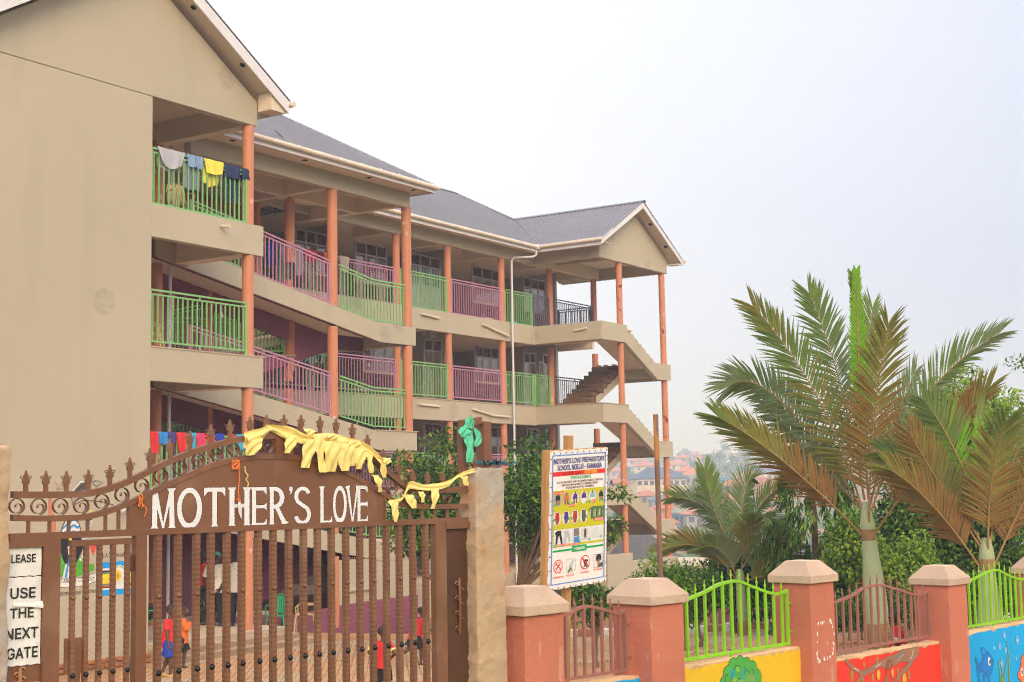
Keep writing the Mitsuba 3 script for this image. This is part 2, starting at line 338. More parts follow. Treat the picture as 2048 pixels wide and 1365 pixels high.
# gallery slabs of the wing
for i, z in enumerate(F):
    if i == 0: continue
    part('edge_beam', 'cream_plaster', (21.05, 24.5, WY - 0.01, WY + 0.2, z - 0.71, z))
    part('floor_slab', 'soffit_paint', (21.05, 24.48, WY + 0.2, 31, z - 0.16, z - 0.001))
    part('side_beam', 'soffit_paint', (24.05, 24.48, WY + 0.2, 25.3, z - 0.68, z - 0.16))
    if i == 2: part('floor_lip', 'floor_screed', (21.06, 24.53, WY - 0.03, WY + 0.25, z, z + 0.03))
part('ceiling', 'soffit_paint', (21.05, 24.3, WY + 0.22, 31, 9.14, 9.18))
part('side_beam', 'soffit_paint', (24.0, 24.3, WY + 0.22, 28, 8.60, 9.14))
for a, b in zip(F, F[1:] + [9.33]):
    column(24.14, WY + 0.14, a, b - 0.70)
    column(24.12, 26.05, a, b - 0.6, 0.145)
MB().tube([(24.42, 25.9, -3), (24.42, 25.9, 8.7)], 0.042, 10).put('downpipe', 'pipe_plastic', SB, smooth=True)
# wing roof
def roof_sheets(poly, axis, zf, roof, lift=0.0):
    """profiled sheets 0.76 m wide over a convex plan polygon; axis = the direction in which the slope falls"""
    k = 0 if axis == 'y' else 1
    prof = [(0, 0), (0.065, 0), (0.075, 0.048), (0.115, 0.048), (0.125, 0), (0.19, 0)]
    us0, us1 = (poly.bounds[0], poly.bounds[2]) if k == 0 else (poly.bounds[1], poly.bounds[3])
    nS = int(math.ceil((us1 - us0) / 0.76))
    for s in range(nS):
        pts = []
        for r in range(4):
            for (du, h) in prof[:-1]:
                pts.append((us0 + s * 0.76 + r * 0.19 + du, h))
        pts.append((us0 + s * 0.76 + 0.775, 0.0))
        V = []
        for u, h in pts:
            u = min(max(u, us0 + 1e-4), us1 - 1e-4)
            ln = LineString([(u, -99), (u, 99)] if k == 0 else [(-99, u), (99, u)]).intersection(poly)
            if ln.is_empty: continue
            c = np.array(ln.coords) if ln.geom_type == 'LineString' else np.array([ln.coords[0], ln.coords[0]])
            a, b = sorted([c[0][1 - k], c[-1][1 - k]])
            for w in (a, b):
                x, y = (u, w) if k == 0 else (w, u)
                V.append([x, y, zf(x, y) + h + lift + 0.004 * (s % 2)])
        if len(V) < 4: continue
        n = len(V) // 2; V = np.array(V)
        put('sheet', ply((V, np.array([[2 * i, 2 * i + 1, 2 * i + 3, 2 * i + 2] for i in range(n - 1)])), 'roof_sheet_paint'), roof)
def flat_fan(pts, name, m, parent, dz=0.0):
    p = np.array(pts, float); p[:, 2] += dz
    return put(name, ply((p, np.array([[0, i, i + 1] for i in range(1, len(p) - 1)])), m), parent)
def ridge_cap(p, q, parent, w=0.14):
    b = MB(); p, q = np.array(p, float), np.array(q, float); d = unit(q - p); s = unit(np.cross(d, ZA))
    for g in (-1, 1):
        b.add([p + [0, 0, .05], q + [0, 0, .05], q + g * s * w + [0, 0, -.03], p + g * s * w + [0, 0, -.03]], [[0, 1, 2, 3]])
    return b.put('ridge_cap', 'roof_sheet_paint', parent)

wr = put('roof', ply((np.array([[16.4, 22.45, 9.14], [20.6, 22.45, 11.68], [24.8, 22.45, 9.14], [16.4, 34, 9.14], [20.6, 34, 11.68], [24.8, 34, 9.14]]), np.array([[0, 1, 4, 3], [1, 2, 5, 4]])), 'soffit_paint'), SB)
roof_sheets(sbox(20.6, 22.38, 24.9, 34), 'x', lambda x, y: 9.28 + 0.61 * (24.9 - x), wr)
roof_sheets(sbox(16.3, 22.38, 20.6, 34), 'x', lambda x, y: 9.28 + 0.61 * (x - 16.3), wr)
ridge_cap((20.6, 22.38, 11.93), (20.6, 34, 11.93), wr)
bb = MB()
bb.prism(Polygon([(24.84, 8.97), (24.84, 9.27), (20.6, 11.86), (20.6, 11.56)]), [0, 22.42, 0], XA, ZA, 0.03)
bb.prism(Polygon([(16.36, 8.97), (20.599, 11.56), (20.599, 11.86), (16.36, 9.27)]), [0, 22.42, 0], XA, ZA, 0.03)
bb.put('bargeboard', 'fascia_paint', SB)
MB().prism(Polygon([(24.31, 8.97), (24.80, 8.97), (24.80, 9.15), (24.31, 9.38)]), [0, 22.46, 0], XA, ZA, -.42).put('eave_box', 'soffit_paint', SB)
part('fascia', 'fascia_paint', (24.81, 24.84, 22.43, 26, 8.98, 9.24))
MB().tube([(24.92, 22.3, 9.2), (24.92, 26, 9.2)], 0.07, 12).put('gutter', 'gutter_plastic', SB, smooth=True)
def vent_disc(c, n, r=0.06, parent=SB):
    return MB().lathe([(r + 0.012, 0), (r + 0.012, 0.006), (r, 0.006), (r, -0.0), (0.0, 0.0005)], c, 14, n).put('soffit_vent', 'vent_hole', parent)
for x in (23.55, 22.0):
    z = 9.14 + (24.8 - x) * 0.605
    vent_disc((x, 22.66, z - 0.012), (-0.52, 0, -0.85), 0.055)

# --- balcony railings
for k in ('green_rail', 'mauve_rail', 'grey_rail'):
    scene_b = MB().box(-0.5, 0.5, -0.5, 0.5, 0, 1).ply(k)
    globals()['BAL_' + k] = scene_b
bal_count = 0
def railing(p, q, colour, h=1.27, foot=0.10, posts=True, own=True, spacing=0.146, label=None, low=None):
    """rail from floor point p to floor point q; own = each baluster a part of its own"""
    p, q = np.asarray(p, float), np.asarray(q, float); L = np.linalg.norm((q - p)[:2]); d = (q - p) / L; n = max(2, int(round(L / spacing)))
    b = MB(); w = 0.045
    b.beam(p + ZA * (h - 0.02), q + ZA * (h - 0.02), w, 0.04)
    b.beam(p + ZA * (h - 0.115), q + ZA * (h - 0.115), w * 0.8, 0.035)
    b.beam(p + ZA * foot, q + ZA * foot, w * 0.8, 0.035)
    if posts:
        for e in (p, q): b.beam(e + ZA * 0.005, e + ZA * h, 0.05, 0.05, up=(1, 0, 0))
    for t in np.linspace(0, 1, max(2, int(L / 1.1)) + 1)[1:-1]:
        e = p + (q - p) * t; b.beam(e + ZA * (h - 0.1), e + ZA * (h - 0.03), 0.03, 0.03, up=(1, 0, 0)); b.beam(e, e + ZA * foot, 0.03, 0.03, up=(1, 0, 0))
    r = b.put('railing', colour, SB, label=label)
    ang = math.degrees(math.atan2(d[1], d[0])); joined = MB()
    for i in range(n):
        e = p + (q - p) * (i + 0.5) / n
        if own:
            put('baluster', {**globals()['BAL_' + colour], 'to_world': T().translate((e + ZA * foot).tolist()).rotate([0, 0, 1], ang).scale([0.026, 0.026, h - foot - 0.12])}, r)
        else:
            joined.beam(e + ZA * foot, e + ZA * (h - 0.12), 0.026, 0.026, up=(d[1], -d[0], 0.001))
    if not own: joined.put('balusters', colour, r, kind='stuff')
    return r
for i in (3, 2, 1):
    railing((21.1, WY + 0.08, F[i]), (24.0, WY + 0.08, F[i]), 'green_rail', foot=0.04 if i == 3 else 0.14)

# --- ramp section: two lanes of switchback ramps behind its column line
RY = 25.3
def ramp_front(top, foot_own, i):
    lo = top - 1.42
    prof = [(23.4, top - 0.06), (31.7, lo), (33.6, lo)]
    body = Polygon(prof + [(33.6, lo - 0.54), (31.95, lo - 0.56), (23.4, top - 0.06 - 0.52)])
    wall_xz(body, RY, 0.05, 'ramp_beam', 'cream_plaster')
    inner = Polygon([(23.4, top - 0.13), (31.7, lo - 0.05), (33.55, lo - 0.05), (33.55, lo - 0.52), (31.97, lo - 0.54), (23.4, top - 0.57)])
    wall_xz(inner, RY + 0.05, 0.2, 'ramp_beam', 'maroon_paint')
    slab = Polygon([(23.4, top - 0.07), (31.7, lo - 0.01), (33.58, lo - 0.01), (33.58, lo - 0.2), (31.75, lo - 0.2), (23.4, top - 0.26)])
    wall_xz(slab, RY + 0.25, 1.75, 'ramp_slab', 'soffit_paint')
    land = Polygon([(31.9, lo - 0.012), (33.57, lo - 0.012), (33.57, lo - 0.2), (31.9, lo - 0.2)])
    wall_xz(land, RY + 2.0, 1.8, 'landing_slab', 'soffit_paint')
    wall_xz(Polygon([(31.8, lo - 0.2), (33.5, lo - 0.2), (33.5, lo - 0.62), (31.8, lo - 0.62)]), RY + 1.8, 0.2, 'landing_beam', 'maroon_paint')
    part('landing_beam', 'cream_plaster', (33.36, 33.6, RY + 0.26, 29.1, lo - 0.54, lo - 0.02))
    part('ramp_lip', 'floor_screed', (31.7, 33.64, RY - 0.03, RY + 0.25, lo + 0.001, lo + 0.03)) if i == 1 else None
    zt = lambda x: float(np.interp(x, [23.4, 31.7, 33.6], [top - 0.06, lo, lo]))
    seg = [(24.6, 29.80, 'mauve_rail'), (30.22, 31.7, 'green_rail'), (31.7, 33.2, 'green_rail')]
    if i == 0: seg = [(24.6, 26.5, 'green_rail'), (26.6, 29.8, 'mauve_rail')] + seg[1:]
    for a, b, c in seg:
        railing((a, RY + 0.1, zt(a)), (b, RY + 0.1, zt(b)), c, h=1.25, foot=0.06 if i == 0 else 0.13, own=foot_own, posts=(b != 31.7 and a != 31.7))
    for x in (29.97, 33.35):
        column(x, RY + 0.13, zt(x) - 0.0, (zt(x) + 3.1 - 0.56) if i else 8.42, 0.145)
    return lo
for i, top in enumerate((F[3], F[2], F[1])):
    ramp_front(top, i < 2, i)
column(29.97, RY + 0.13, -3.6, -1.7, 0.15); column(33.35, RY + 0.13, -4.2, -1.9, 0.15)
# back lane: the ramp climbs to the right; a maroon wall stands between the lanes
DY = 27.15
for i, low in enumerate((F[2], F[1], F[0])):
    z0 = lambda x: low + (x - 24.6) * (1.68 / 7.2)
    wall_xz(Polygon([(24.6, low), (31.8, low + 1.68), (31.8, low + 1.48), (24.6, low - 0.2)]), DY + 0.2, 1.75, 'ramp_slab', 'soffit_paint')
    top = low + 3.1
    sof = lambda x: top - 0.27 - (x - 23.4) * (1.36 / 8.3)
    poly = Polygon([(24.6, low - 0.5), (28.6, low + 0.05), (31.9, low + 1.0), (31.9, sof(31.9)), (24.6, sof(24.6))])
    if i == 0: poly = poly.difference(Polygon([(25.6, low + 0.35), (30.2, low + 0.78), (30.3, low + 1.13), (25.6, low + 2.1)]))
    elif i == 1: poly = poly.difference(Polygon([(25.0, low + 0.9), (29.4, low + 0.9), (29.4, low + 1.25), (25.0, low + 2.0)]))
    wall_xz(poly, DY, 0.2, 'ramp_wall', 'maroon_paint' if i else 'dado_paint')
    if i == 0: wall_xz(Polygon([(25.6, low + 0.29), (30.35, low + 0.72), (30.35, low + 0.78), (25.6, low + 0.35)]), DY - 0.06, 0.34, 'sill', 'floor_screed')
    railing((24.7, 29.0, z0(24.7)), (31.6, 29.0, z0(31.6)), 'green_rail', own=False)
    if i < 2: railing((24.8, DY + 0.1, low + 0.35), (30.0, DY + 0.1, low + 0.75), 'mauve_rail' if i else 'green_rail', h=1.0, own=False)
    for x in (27.05, 30.2): column(x, DY + 0.1, low, low + 2.9, 0.13)
for a, b in zip(F[2:], [F[3], 9.1]): column(30.25, DY + 0.1, a + 0.3, b - 0.7, 0.14)
# ground floor of the ramp section: dado wall with a barred opening
gw = Polygon([(29.9, -4.6), (33.55, -4.6), (33.55, -1.88), (31.9, -1.88), (29.9, -1.52)])
gw = gw.difference(sbox(30.46, 31.42, -2.60, -1.80)).difference(sbox(31.66, 32.05, -3.0, -1.82))
wall_xz(gw, RY + 0.03, 0.2, 'wall', 'cream_plaster')
dd = Polygon([(28.2, -4.6), (33.58, -4.6), (33.58, -2.98), (31.66, -2.98), (30.2, -3.02), (28.2, -3.1)])
wall_xz(dd, RY + 0.005, 0.03, 'dado', 'dado_paint')
wall_xz(Polygon([(25.4, -4.4), (28.4, -4.4), (28.4, -3.12), (25.4, -3.02)]), RY + 0.6, 0.2, 'dado', 'dado_paint')
part('wall', 'cream_plaster', (33.36, 33.56, RY + 0.24, 29.0, -4.6, -1.9))
part('dado', 'dado_paint', (33.35, 33.585, RY + 0.23, 29.0, -4.6, -2.99))
b = MB()
for k in range(9): b.beam((30.5 + k * 0.105, RY + 0.1, -2.62), (30.5 + k * 0.105, RY + 0.1, -1.75), 0.022, 0.022, up=(1, 0, 0))
b.beam((30.4, RY + 0.1, -2.58), (31.45, RY + 0.1, -2.58), 0.04, 0.03)
b.put('window_bars', 'mauve_rail', SB)
part('sill', 'cream_plaster', (30.38, 31.5, RY - 0.05, RY + 0.24, -2.68, -2.61))
# veranda floor and steps in front of the wing
part('veranda_floor', 'floor_screed', (21.05, 25.2, 22.72, 31, -4.3, F[0]), (25.2, 28.3, 25.92, 31, -4.3, F[0] - 0.003))
for k in range(1, 4):
    part('step', 'concrete_rough', (21.05, 24.75 + 0.38 * k, 22.72 - 0.36 * k, 25.6 + 0.3 * k, -4.3, F[0] - 0.125 * k + 0.005 * k))
part('dado', 'dado_paint', (20.95, 21.07, WY + 0.25, 30, F[0], F[0] + 1.0))
part('inner_wall', 'maroon_paint', (24.3, 29.6, 29.2, 29.35, F[0], F[0] + 0.9))
part('inner_wall', 'cream_plaster', (24.3, 24.5, 27.0, 31, F[0], -0.2))
# roof of the ramp section
RR = thing  # keep name short
part('beam', 'cream_plaster', (24.5, 33.37, RY, RY + 0.22, 8.40, 8.90))
part('beam', 'soffit_paint', (24.5, 33.37, DY, DY + 0.2, 8.45, 8.90))
part('beam', 'soffit_paint', (33.15, 33.36, RY + 0.22, 29, 8.45, 8.90), (29.87, 30.07, RY + 0.22, 29, 8.45, 8.90), (26.9, 27.1, RY + 0.22, 29, 8.45, 8.9))
part('ceiling', 'soffit_paint', (24.3, 33.37, RY + 0.2, 29.1, 8.90, 8.94))
part('soffit', 'soffit_paint', (24.85, 33.62, 24.58, RY, 8.86, 8.885))
part('soffit', 'soffit_paint', (33.37, 33.62, RY, 29, 8.86, 8.885))
part('fascia', 'fascia_paint', (24.85, 33.65, 24.55, 24.58, 8.80, 9.0))
part('fascia', 'fascia_paint', (33.62, 33.65, 24.58, 29, 8.80, 9.0))
MB().tube([(24.9, 24.48, 8.97), (33.72, 24.48, 8.95)], 0.07, 12).put('gutter', 'gutter_plastic', SB, smooth=True)
for k in range(10):
    MB().beam((25.7 + k * 0.85, 24.40, 8.93), (25.82 + k * 0.85, 24.42, 9.03), 0.02, 0.02).put('gutter_bracket', 'fascia_paint', SB)
for x in (25.6, 28.3, 31.0, 33.1): vent_disc((x, 24.95, 8.858), (0, 0, -1), 0.07)
rr_ = flat_fan([(24.0, 24.5, 8.98), (33.6, 24.5, 8.98), (28.6, 29.5, 12.02), (24.0, 29.5, 12.02)], 'roof', 'soffit_paint', SB, -0.03)
roof_sheets(Polygon([(24.0, 24.46), (33.62, 24.46), (28.58, 29.5), (24.0, 29.5)]), 'y', lambda x, y: 8.96 + 0.61 * (y - 24.46), rr_)
roof_sheets(Polygon([(33.62, 24.46), (33.62, 34.5), (28.6, 29.5)]), 'x', lambda x, y: 8.96 + 0.61 * (33.62 - x), rr_)
ridge_cap((33.6, 24.5, 8.99), (28.6, 29.5, 12.06), rr_); ridge_cap((28.6, 29.5, 12.06), (22, 29.5, 12.06), rr_)
flat_fan([(24, 29.5, 12.0), (28.6, 29.5, 12.0), (33.6, 34.5, 8.95), (24, 34.5, 8.95)], 'slope', 'roof_sheet_paint', rr_)
# an iron pin left standing on the roof
MB().tube([(27.4, 24.85, 9.22), (27.2, 25.0, 9.45)], 0.011, 6).put('rusty_pin', 'dark_paint', SB)

# --- main block
MY, BY = 29.1, 31.0
openings = {3: [(26.0, 28.0, 'w'), (31.0, 32.6, 'w'), (34.77, 36.35, 'w'), (37.85, 39.6, 'w'), (40.93, 42.85, 'd2'), (44.92, 47.0, 'w'), (48.6, 50.3, 'w')],
            2: [(26.0, 28.0, 'w'), (31.0, 33.2, 'w'), (34.9, 36.2, 'd'), (38.25, 40.7, 'w'), (41.75, 42.85, 'do'), (45.05, 47.2, 'w'), (48.5, 49.45, 'do'), (50.0, 50.75, 'w')],
            1: [(26.0, 28.0, 'w'), (31.0, 33.2, 'w'), (38.25, 40.7, 'w'), (41.7, 42.8, 'do'), (45.2, 47.2, 'w'), (48.65, 49.45, 'd'), (50.1, 50.8, 'w')],
            0: [(34.8, 36.4, 'w'), (38.25, 40.7, 'w'), (41.7, 42.8, 'd'), (45.2, 47.2, 'w'), (48.65, 49.45, 'd')]}
def window_unit(x0, x1, z0, z1, kind, fl):
    y = BY + 0.09; vent = 0.42; zv = z1 - vent; n = max(2, int(round((x1 - x0) / 0.6))); w = (x1 - x0) / n; t = 0.05
    fr = MB()
    for k in range(n + 1):
        x = min(max(x0 + k * w, x0 + t / 2), x1 - t / 2); fr.box(x - t / 2, x + t / 2, y - 0.03, y + 0.03, z0, z1)
    for z in (z0 + t / 2, zv, z1 - t / 2): fr.box(x0, x1, y - 0.028, y + 0.028, z - t / 2, z + t / 2)
    key = fr.put('door' if kind[0] == 'd' else 'window', 'window_frame', SB)
    for k in range(n):
        a, b = x0 + k * w + t / 2, x0 + (k + 1) * w - t / 2
        lv = MB()
        for s in range(7): lv.obox(((a + b) / 2, y, zv + t / 2 + 0.025 + s * 0.05), ((b - a) / 2, 0, 0), (0, 0.022, -0.016), (0, 0.003, 0.004))
        lv.put('louvre', 'louvre_wood', key)
        if kind in ('d2', 'd'):
            zs = z0 + 1.25
            lf = MB().box(a, b, y - 0.02, y + 0.02, z0 + t, zs); m = 3; bw = (b - a) / (2 * m + 1)
            for s in range(m + 1): lf.box(a + 2 * s * bw, a + (2 * s + 1) * bw, y - 0.02, y + 0.02, zs, zv - t / 2)
            for s in range(2): lf.box(a + 0.05, b - 0.05, y - 0.035, y - 0.02, z0 + 0.15 + 0.55 * s, z0 + 0.6 + 0.55 * s)
            lf.put('leaf', 'grey_door_paint', key)
            MB().box(a, b, y + 0.024, y + 0.03, zs, zv).put('backing', 'dark_paint', key)
        elif kind == 'w' or k != n - 1 or n == 1:
            MB().add([[a, y, z0 + t], [b, y, z0 + t], [b, y, zv - t / 2], [a, y, zv - t / 2]], [[0, 1, 2, 3]]).put('pane', 'pane_glass', key)
            br = MB()
            for s in range(1, 5): x = a + (b - a) * s / 5; br.box(x - 0.006, x + 0.006, y + 0.10, y + 0.112, z0, zv)
            for z in (z0 + 0.45, z0 + 0.9): br.box(a, b, y + 0.10, y + 0.112, z - 0.006, z + 0.006)
            br.put('burglar_bars', 'window_frame', key)
    if kind == 'do':    # the leaf stands open towards the balcony
        lf = MB(); L = w * 0.95
        for (u0, u1, c0, c1) in ((0, L, 0.1, 0.15), (0, L, 2.0 - 0.05, 2.0), (0, 0.05, 0.1, 2.0), (L - 0.05, L, 0.1, 2.0), (0, L, 1.0, 1.04)):
            lf.box(x1 + u0, x1 + u1, BY - 0.07, BY - 0.04, z0 + c0, z0 + c1)
        for s in range(1, 4): lf.box(x1 + L * s / 4 - 0.008, x1 + L * s / 4 + 0.008, BY - 0.06, BY - 0.05, z0 + 0.12, z0 + 1.98)
        lf.box(x1 + 0.05, x1 + L - 0.05, BY - 0.05, BY - 0.045, z0 + 0.12, z0 + 1.0)
        lf.put('leaf', 'window_frame', key)
    if kind == 'w': MB().box(x0 - 0.04, x1 + 0.04, BY - 0.05, BY + 0.05, z0 - 0.06, z0).put('sill', 'cream_plaster', key)
for i, z in enumerate(F):
    ztop = 9.2 if i == 3 else F[i + 1] - 0.001
    P = sbox(24.3 if i else 28.0, 51.4, z - (1.6 if i == 0 else 0.0), ztop); D_ = sbox(24.3 if i else 28.0, 51.4, z, z + 0.95)
    for x0, x1, kind in openings[i]:
        o = sbox(x0, x1, z + 0.06 if kind[0] == 'd' else z + 1.02, z + 2.42); P = P.difference(o); D_ = D_.difference(o.buffer(0.0))
        window_unit(x0, x1, z + 0.06 if kind[0] == 'd' else z + 1.02, z + 2.42, kind, i)
    wall_xz(P, BY, 0.18, 'wall', 'inner_cream')
    wall_xz(D_, BY - 0.004, 0.004, 'dado', 'dado_paint')
    if i == 2: wall_xz(sbox(33, 47.9, z + 0.95, z + 1.01).difference(unary_union([sbox(x0, x1, 0, 9) for x0, x1, k in openings[2]])), BY - 0.006, 0.006, 'dado_stripe', 'column_paint')
    # rooms behind
    part('room', 'room_paint', (24.3, 51.38, 37.0, 37.15, z, ztop), (51.22, 51.39, 31.18, 37, z, ztop - 0.01), (24.3, 24.45, 31.18, 37, z, ztop - 0.01), (43.5, 43.6, 31.18, 37, z, ztop - 0.01), (36.9, 37.0, 31.18, 37, z, ztop - 0.01))
    if i:
        part('edge_beam', 'cream_plaster', (33.62, 46.3, MY, MY + 0.2, z - 0.71, z))
        part('edge_beam', 'cream_plaster', (24.5, 33.6, MY + 0.02, MY + 0.2, z - 0.71, z - 0.01))
        part('floor_slab', 'soffit_paint', (24.3, 51.38, MY + 0.2, 37.0, z - 0.16, z - 0.002))
        for x in (27.6, 31.0, 34.4, 37.75, 40.75, 44.2, 47.65, 51.1):
            part('cross_beam', 'soffit_paint', (x - 0.1, x + 0.1, MY + 0.2, BY - 0.005, z - 0.5, z - 0.16))
        if i == 2: part('floor_lip', 'floor_screed', (33.66, 46.28, MY - 0.03, MY + 0.22, z, z + 0.03))
    else:
        part('floor_slab', 'floor_screed', (28.3, 52.3, MY, 37.0, z - 1.6, z))
    for x in (27.6, 31.0, 34.4, 37.78, 40.75, 44.2, 47.65, 51.15):
        if x > 46.5 and i < 3: continue
        column(x, MY + 0.15, z, (8.68 if i == 3 else F[i + 1] - 0.7), 0.125)
    if i:
        own = i == 3
        cs = ['mauve_rail', 'mauve_rail', 'mauve_rail', 'mauve_rail', 'green_rail', 'mauve_rail', 'green_rail']
        xs_ = [27.75, 31.15, 34.55, 37.93, 40.9, 44.35]
        ends = [30.85, 34.25, 37.63, 40.6, 44.05, 46.25]
        col_ = ['mauve_rail', 'green_rail', 'mauve_rail', 'green_rail', 'mauve_rail', 'green_rail']
        for a, b_, c in zip(xs_, ends, col_):
            railing((a, MY + 0.12, z), (b_, MY + 0.12, z), c, foot=0.03 if i == 3 else 0.14, own=(i == 3 and a > 37) or (i == 2 and a > 40.8))
part('cross_beam', 'soffit_paint', *[(x - 0.1, x + 0.1, MY + 0.2, BY - 0.005, 8.75, 9.14) for x in (34.4, 37.75, 40.75, 44.2, 47.65, 51.1)])
part('beam', 'cream_plaster', (24.5, 46.2, MY, MY + 0.2, 8.68, 9.14))
part('beam', 'soffit_paint', (46.2, 51.4, MY + 0.02, MY + 0.2, 8.68, 9.14))
part('beam', 'soffit_paint', (51.2, 51.4, MY + 0.2, BY, 8.68, 9.14))
part('ceiling', 'soffit_paint', (24.3, 51.4, MY + 0.1, 37.1, 9.14, 9.18))
part('soffit', 'soffit_paint', (33.6, 46.4, 28.44, MY + 0.05, 9.12, 9.138))
part('fascia', 'fascia_paint', (33.0, 45.5, 28.40, 28.43, 8.99, 9.17))
MB().tube([(33.5, 28.33, 9.17), (45.3, 28.33, 9.16)], 0.07, 12).put('gutter', 'gutter_plastic', SB, smooth=True)
for k in range(15):
    MB().beam((34.2 + k * 0.78, 28.25, 9.12), (34.32 + k * 0.78, 28.27, 9.23), 0.02, 0.02).put('gutter_bracket', 'fascia_paint', SB)
for x in (35.5, 38.4, 41.3, 44.2): vent_disc((x, 28.75, 9.118), (0, 0, -1), 0.07)
mr = flat_fan([(24, 28.4, 9.14), (45.5, 28.4, 9.14), (48.75, 31.58, 11.05), (47.3, 33.5, 12.2), (24, 33.5, 12.2)], 'roof', 'soffit_paint', SB, -0.03)
roof_sheets(Polygon([(24.0, 28.36), (45.46, 28.36), (48.78, 31.6), (47.3, 33.5), (24, 33.5)]), 'y', lambda x, y: 9.15 + 0.6 * (y - 28.4), mr)
flat_fan([(24, 33.5, 12.2), (47.3, 33.5, 12.2), (52.1, 38.6, 9.15), (24, 38.6, 9.15)], 'slope', 'roof_sheet_paint', mr)
flat_fan([(47.3, 33.5, 12.21), (52.1, 28.4, 9.15), (52.1, 38.6, 9.15)], 'slope', 'roof_sheet_paint', mr)
ridge_cap((24, 33.5, 12.24), (47.3, 33.5, 12.24), mr); ridge_cap((47.3, 33.5, 12.24), (48.78, 31.55, 11.1), mr)
ridge_cap((45.46, 28.36, 9.16), (48.78, 31.6, 11.08), mr, 0.1)

# --- stair tower
TY, TX0, TX1, TC = 26.15, 46.25, 51.85, 48.83
gp = Polygon([(TX0, 8.68), (TX1 - 0.05, 8.68), (TX1 - 0.05, 9.22), (TC, 10.92), (TX0, 9.22)])
wall_xz(gp, TY, 0.2, 'gable_wall', 'cream_plaster')
part('beam', 'cream_plaster', (TX0, TX0 + 0.2, TY + 0.2, MY - 0.01, 8.68, 9.15))
part('beam', 'cream_plaster', (TX1 - 0.25, TX1 - 0.05, TY + 0.2, BY + 0.1, 8.68, 9.138))
part('beam', 'cream_plaster', (48.0, 48.2, TY + 0.2, MY - 0.01, 8.86, 9.15))
part('ceiling', 'soffit_paint', (TX0, TX1, TY + 0.1, MY + 0.3, 9.15, 9.19))
tr = flat_fan([(45.5, 25.62, 9.17), (TC, 25.62, 11.06), (TC, 31.6, 11.06), (45.5, 28.4, 9.17)], 'roof', 'soffit_paint', SB, -0.02)
flat_fan([(TC, 25.62, 11.06), (52.16, 25.62, 9.17), (52.16, 31, 9.17), (TC, 31, 11.06)], 'lining', 'soffit_paint', tr, -0.02)
roof_sheets(Polygon([(45.46, 25.56), (TC, 25.56), (TC, 31.6), (45.46, 28.36)]), 'x', lambda x, y: 9.2 + 0.573 * (x - 45.46), tr)
roof_sheets(sbox(TC, 25.56, 52.2, 31.6), 'x', lambda x, y: 9.2 + 0.573 * (52.2 - x), tr)
ridge_cap((TC, 25.52, 11.14), (TC, 31.6, 11.14), tr)
bb = MB()
bb.prism(Polygon([(45.44, 9.0), (TC, 10.88), (TC, 11.10), (45.44, 9.2)]), [0, 25.62, 0], XA, ZA, 0.03)
bb.prism(Polygon([(52.2, 9.0), (52.2, 9.2), (TC + 0.001, 11.10), (TC + 0.001, 10.88)]), [0, 25.62, 0], XA, ZA, 0.03)
bb.put('bargeboard', 'fascia_paint', SB)
part('fascia', 'fascia_paint', (45.48, 45.51, 25.63, 28.40, 8.99, 9.18))
part('soffit', 'soffit_paint', (45.5, TX0, 25.63, MY - 0.02, 9.10, 9.12))
part('eave_box', 'fascia_paint', (TX1 - 0.05, 52.15, 25.63, TY, 9.02, 9.05))
MB().tube([(45.4, 25.55, 9.19), (45.4, 28.3, 9.17)], 0.07, 12).put('gutter', 'gutter_plastic', SB, smooth=True)
MB().tube([(52.27, 25.5, 9.18), (52.27, 29, 9.18)], 0.07, 12).put('gutter', 'gutter_plastic', SB, smooth=True)
for k in range(5): MB().beam((45.31, 25.9 + k * 0.55, 9.13), (45.33, 26.0 + k * 0.55, 9.25), 0.02, 0.02).put('gutter_bracket', 'fascia_paint', SB)
for x in (49.9, 51.2): vent_disc((x, 25.87, 9.17 + (52.16 - x) * 0.567 - 0.03), (-0.5, 0, -0.87), 0.07)
vent_disc((45.85, 27.0, 9.098), (0, 0, -1), 0.07)
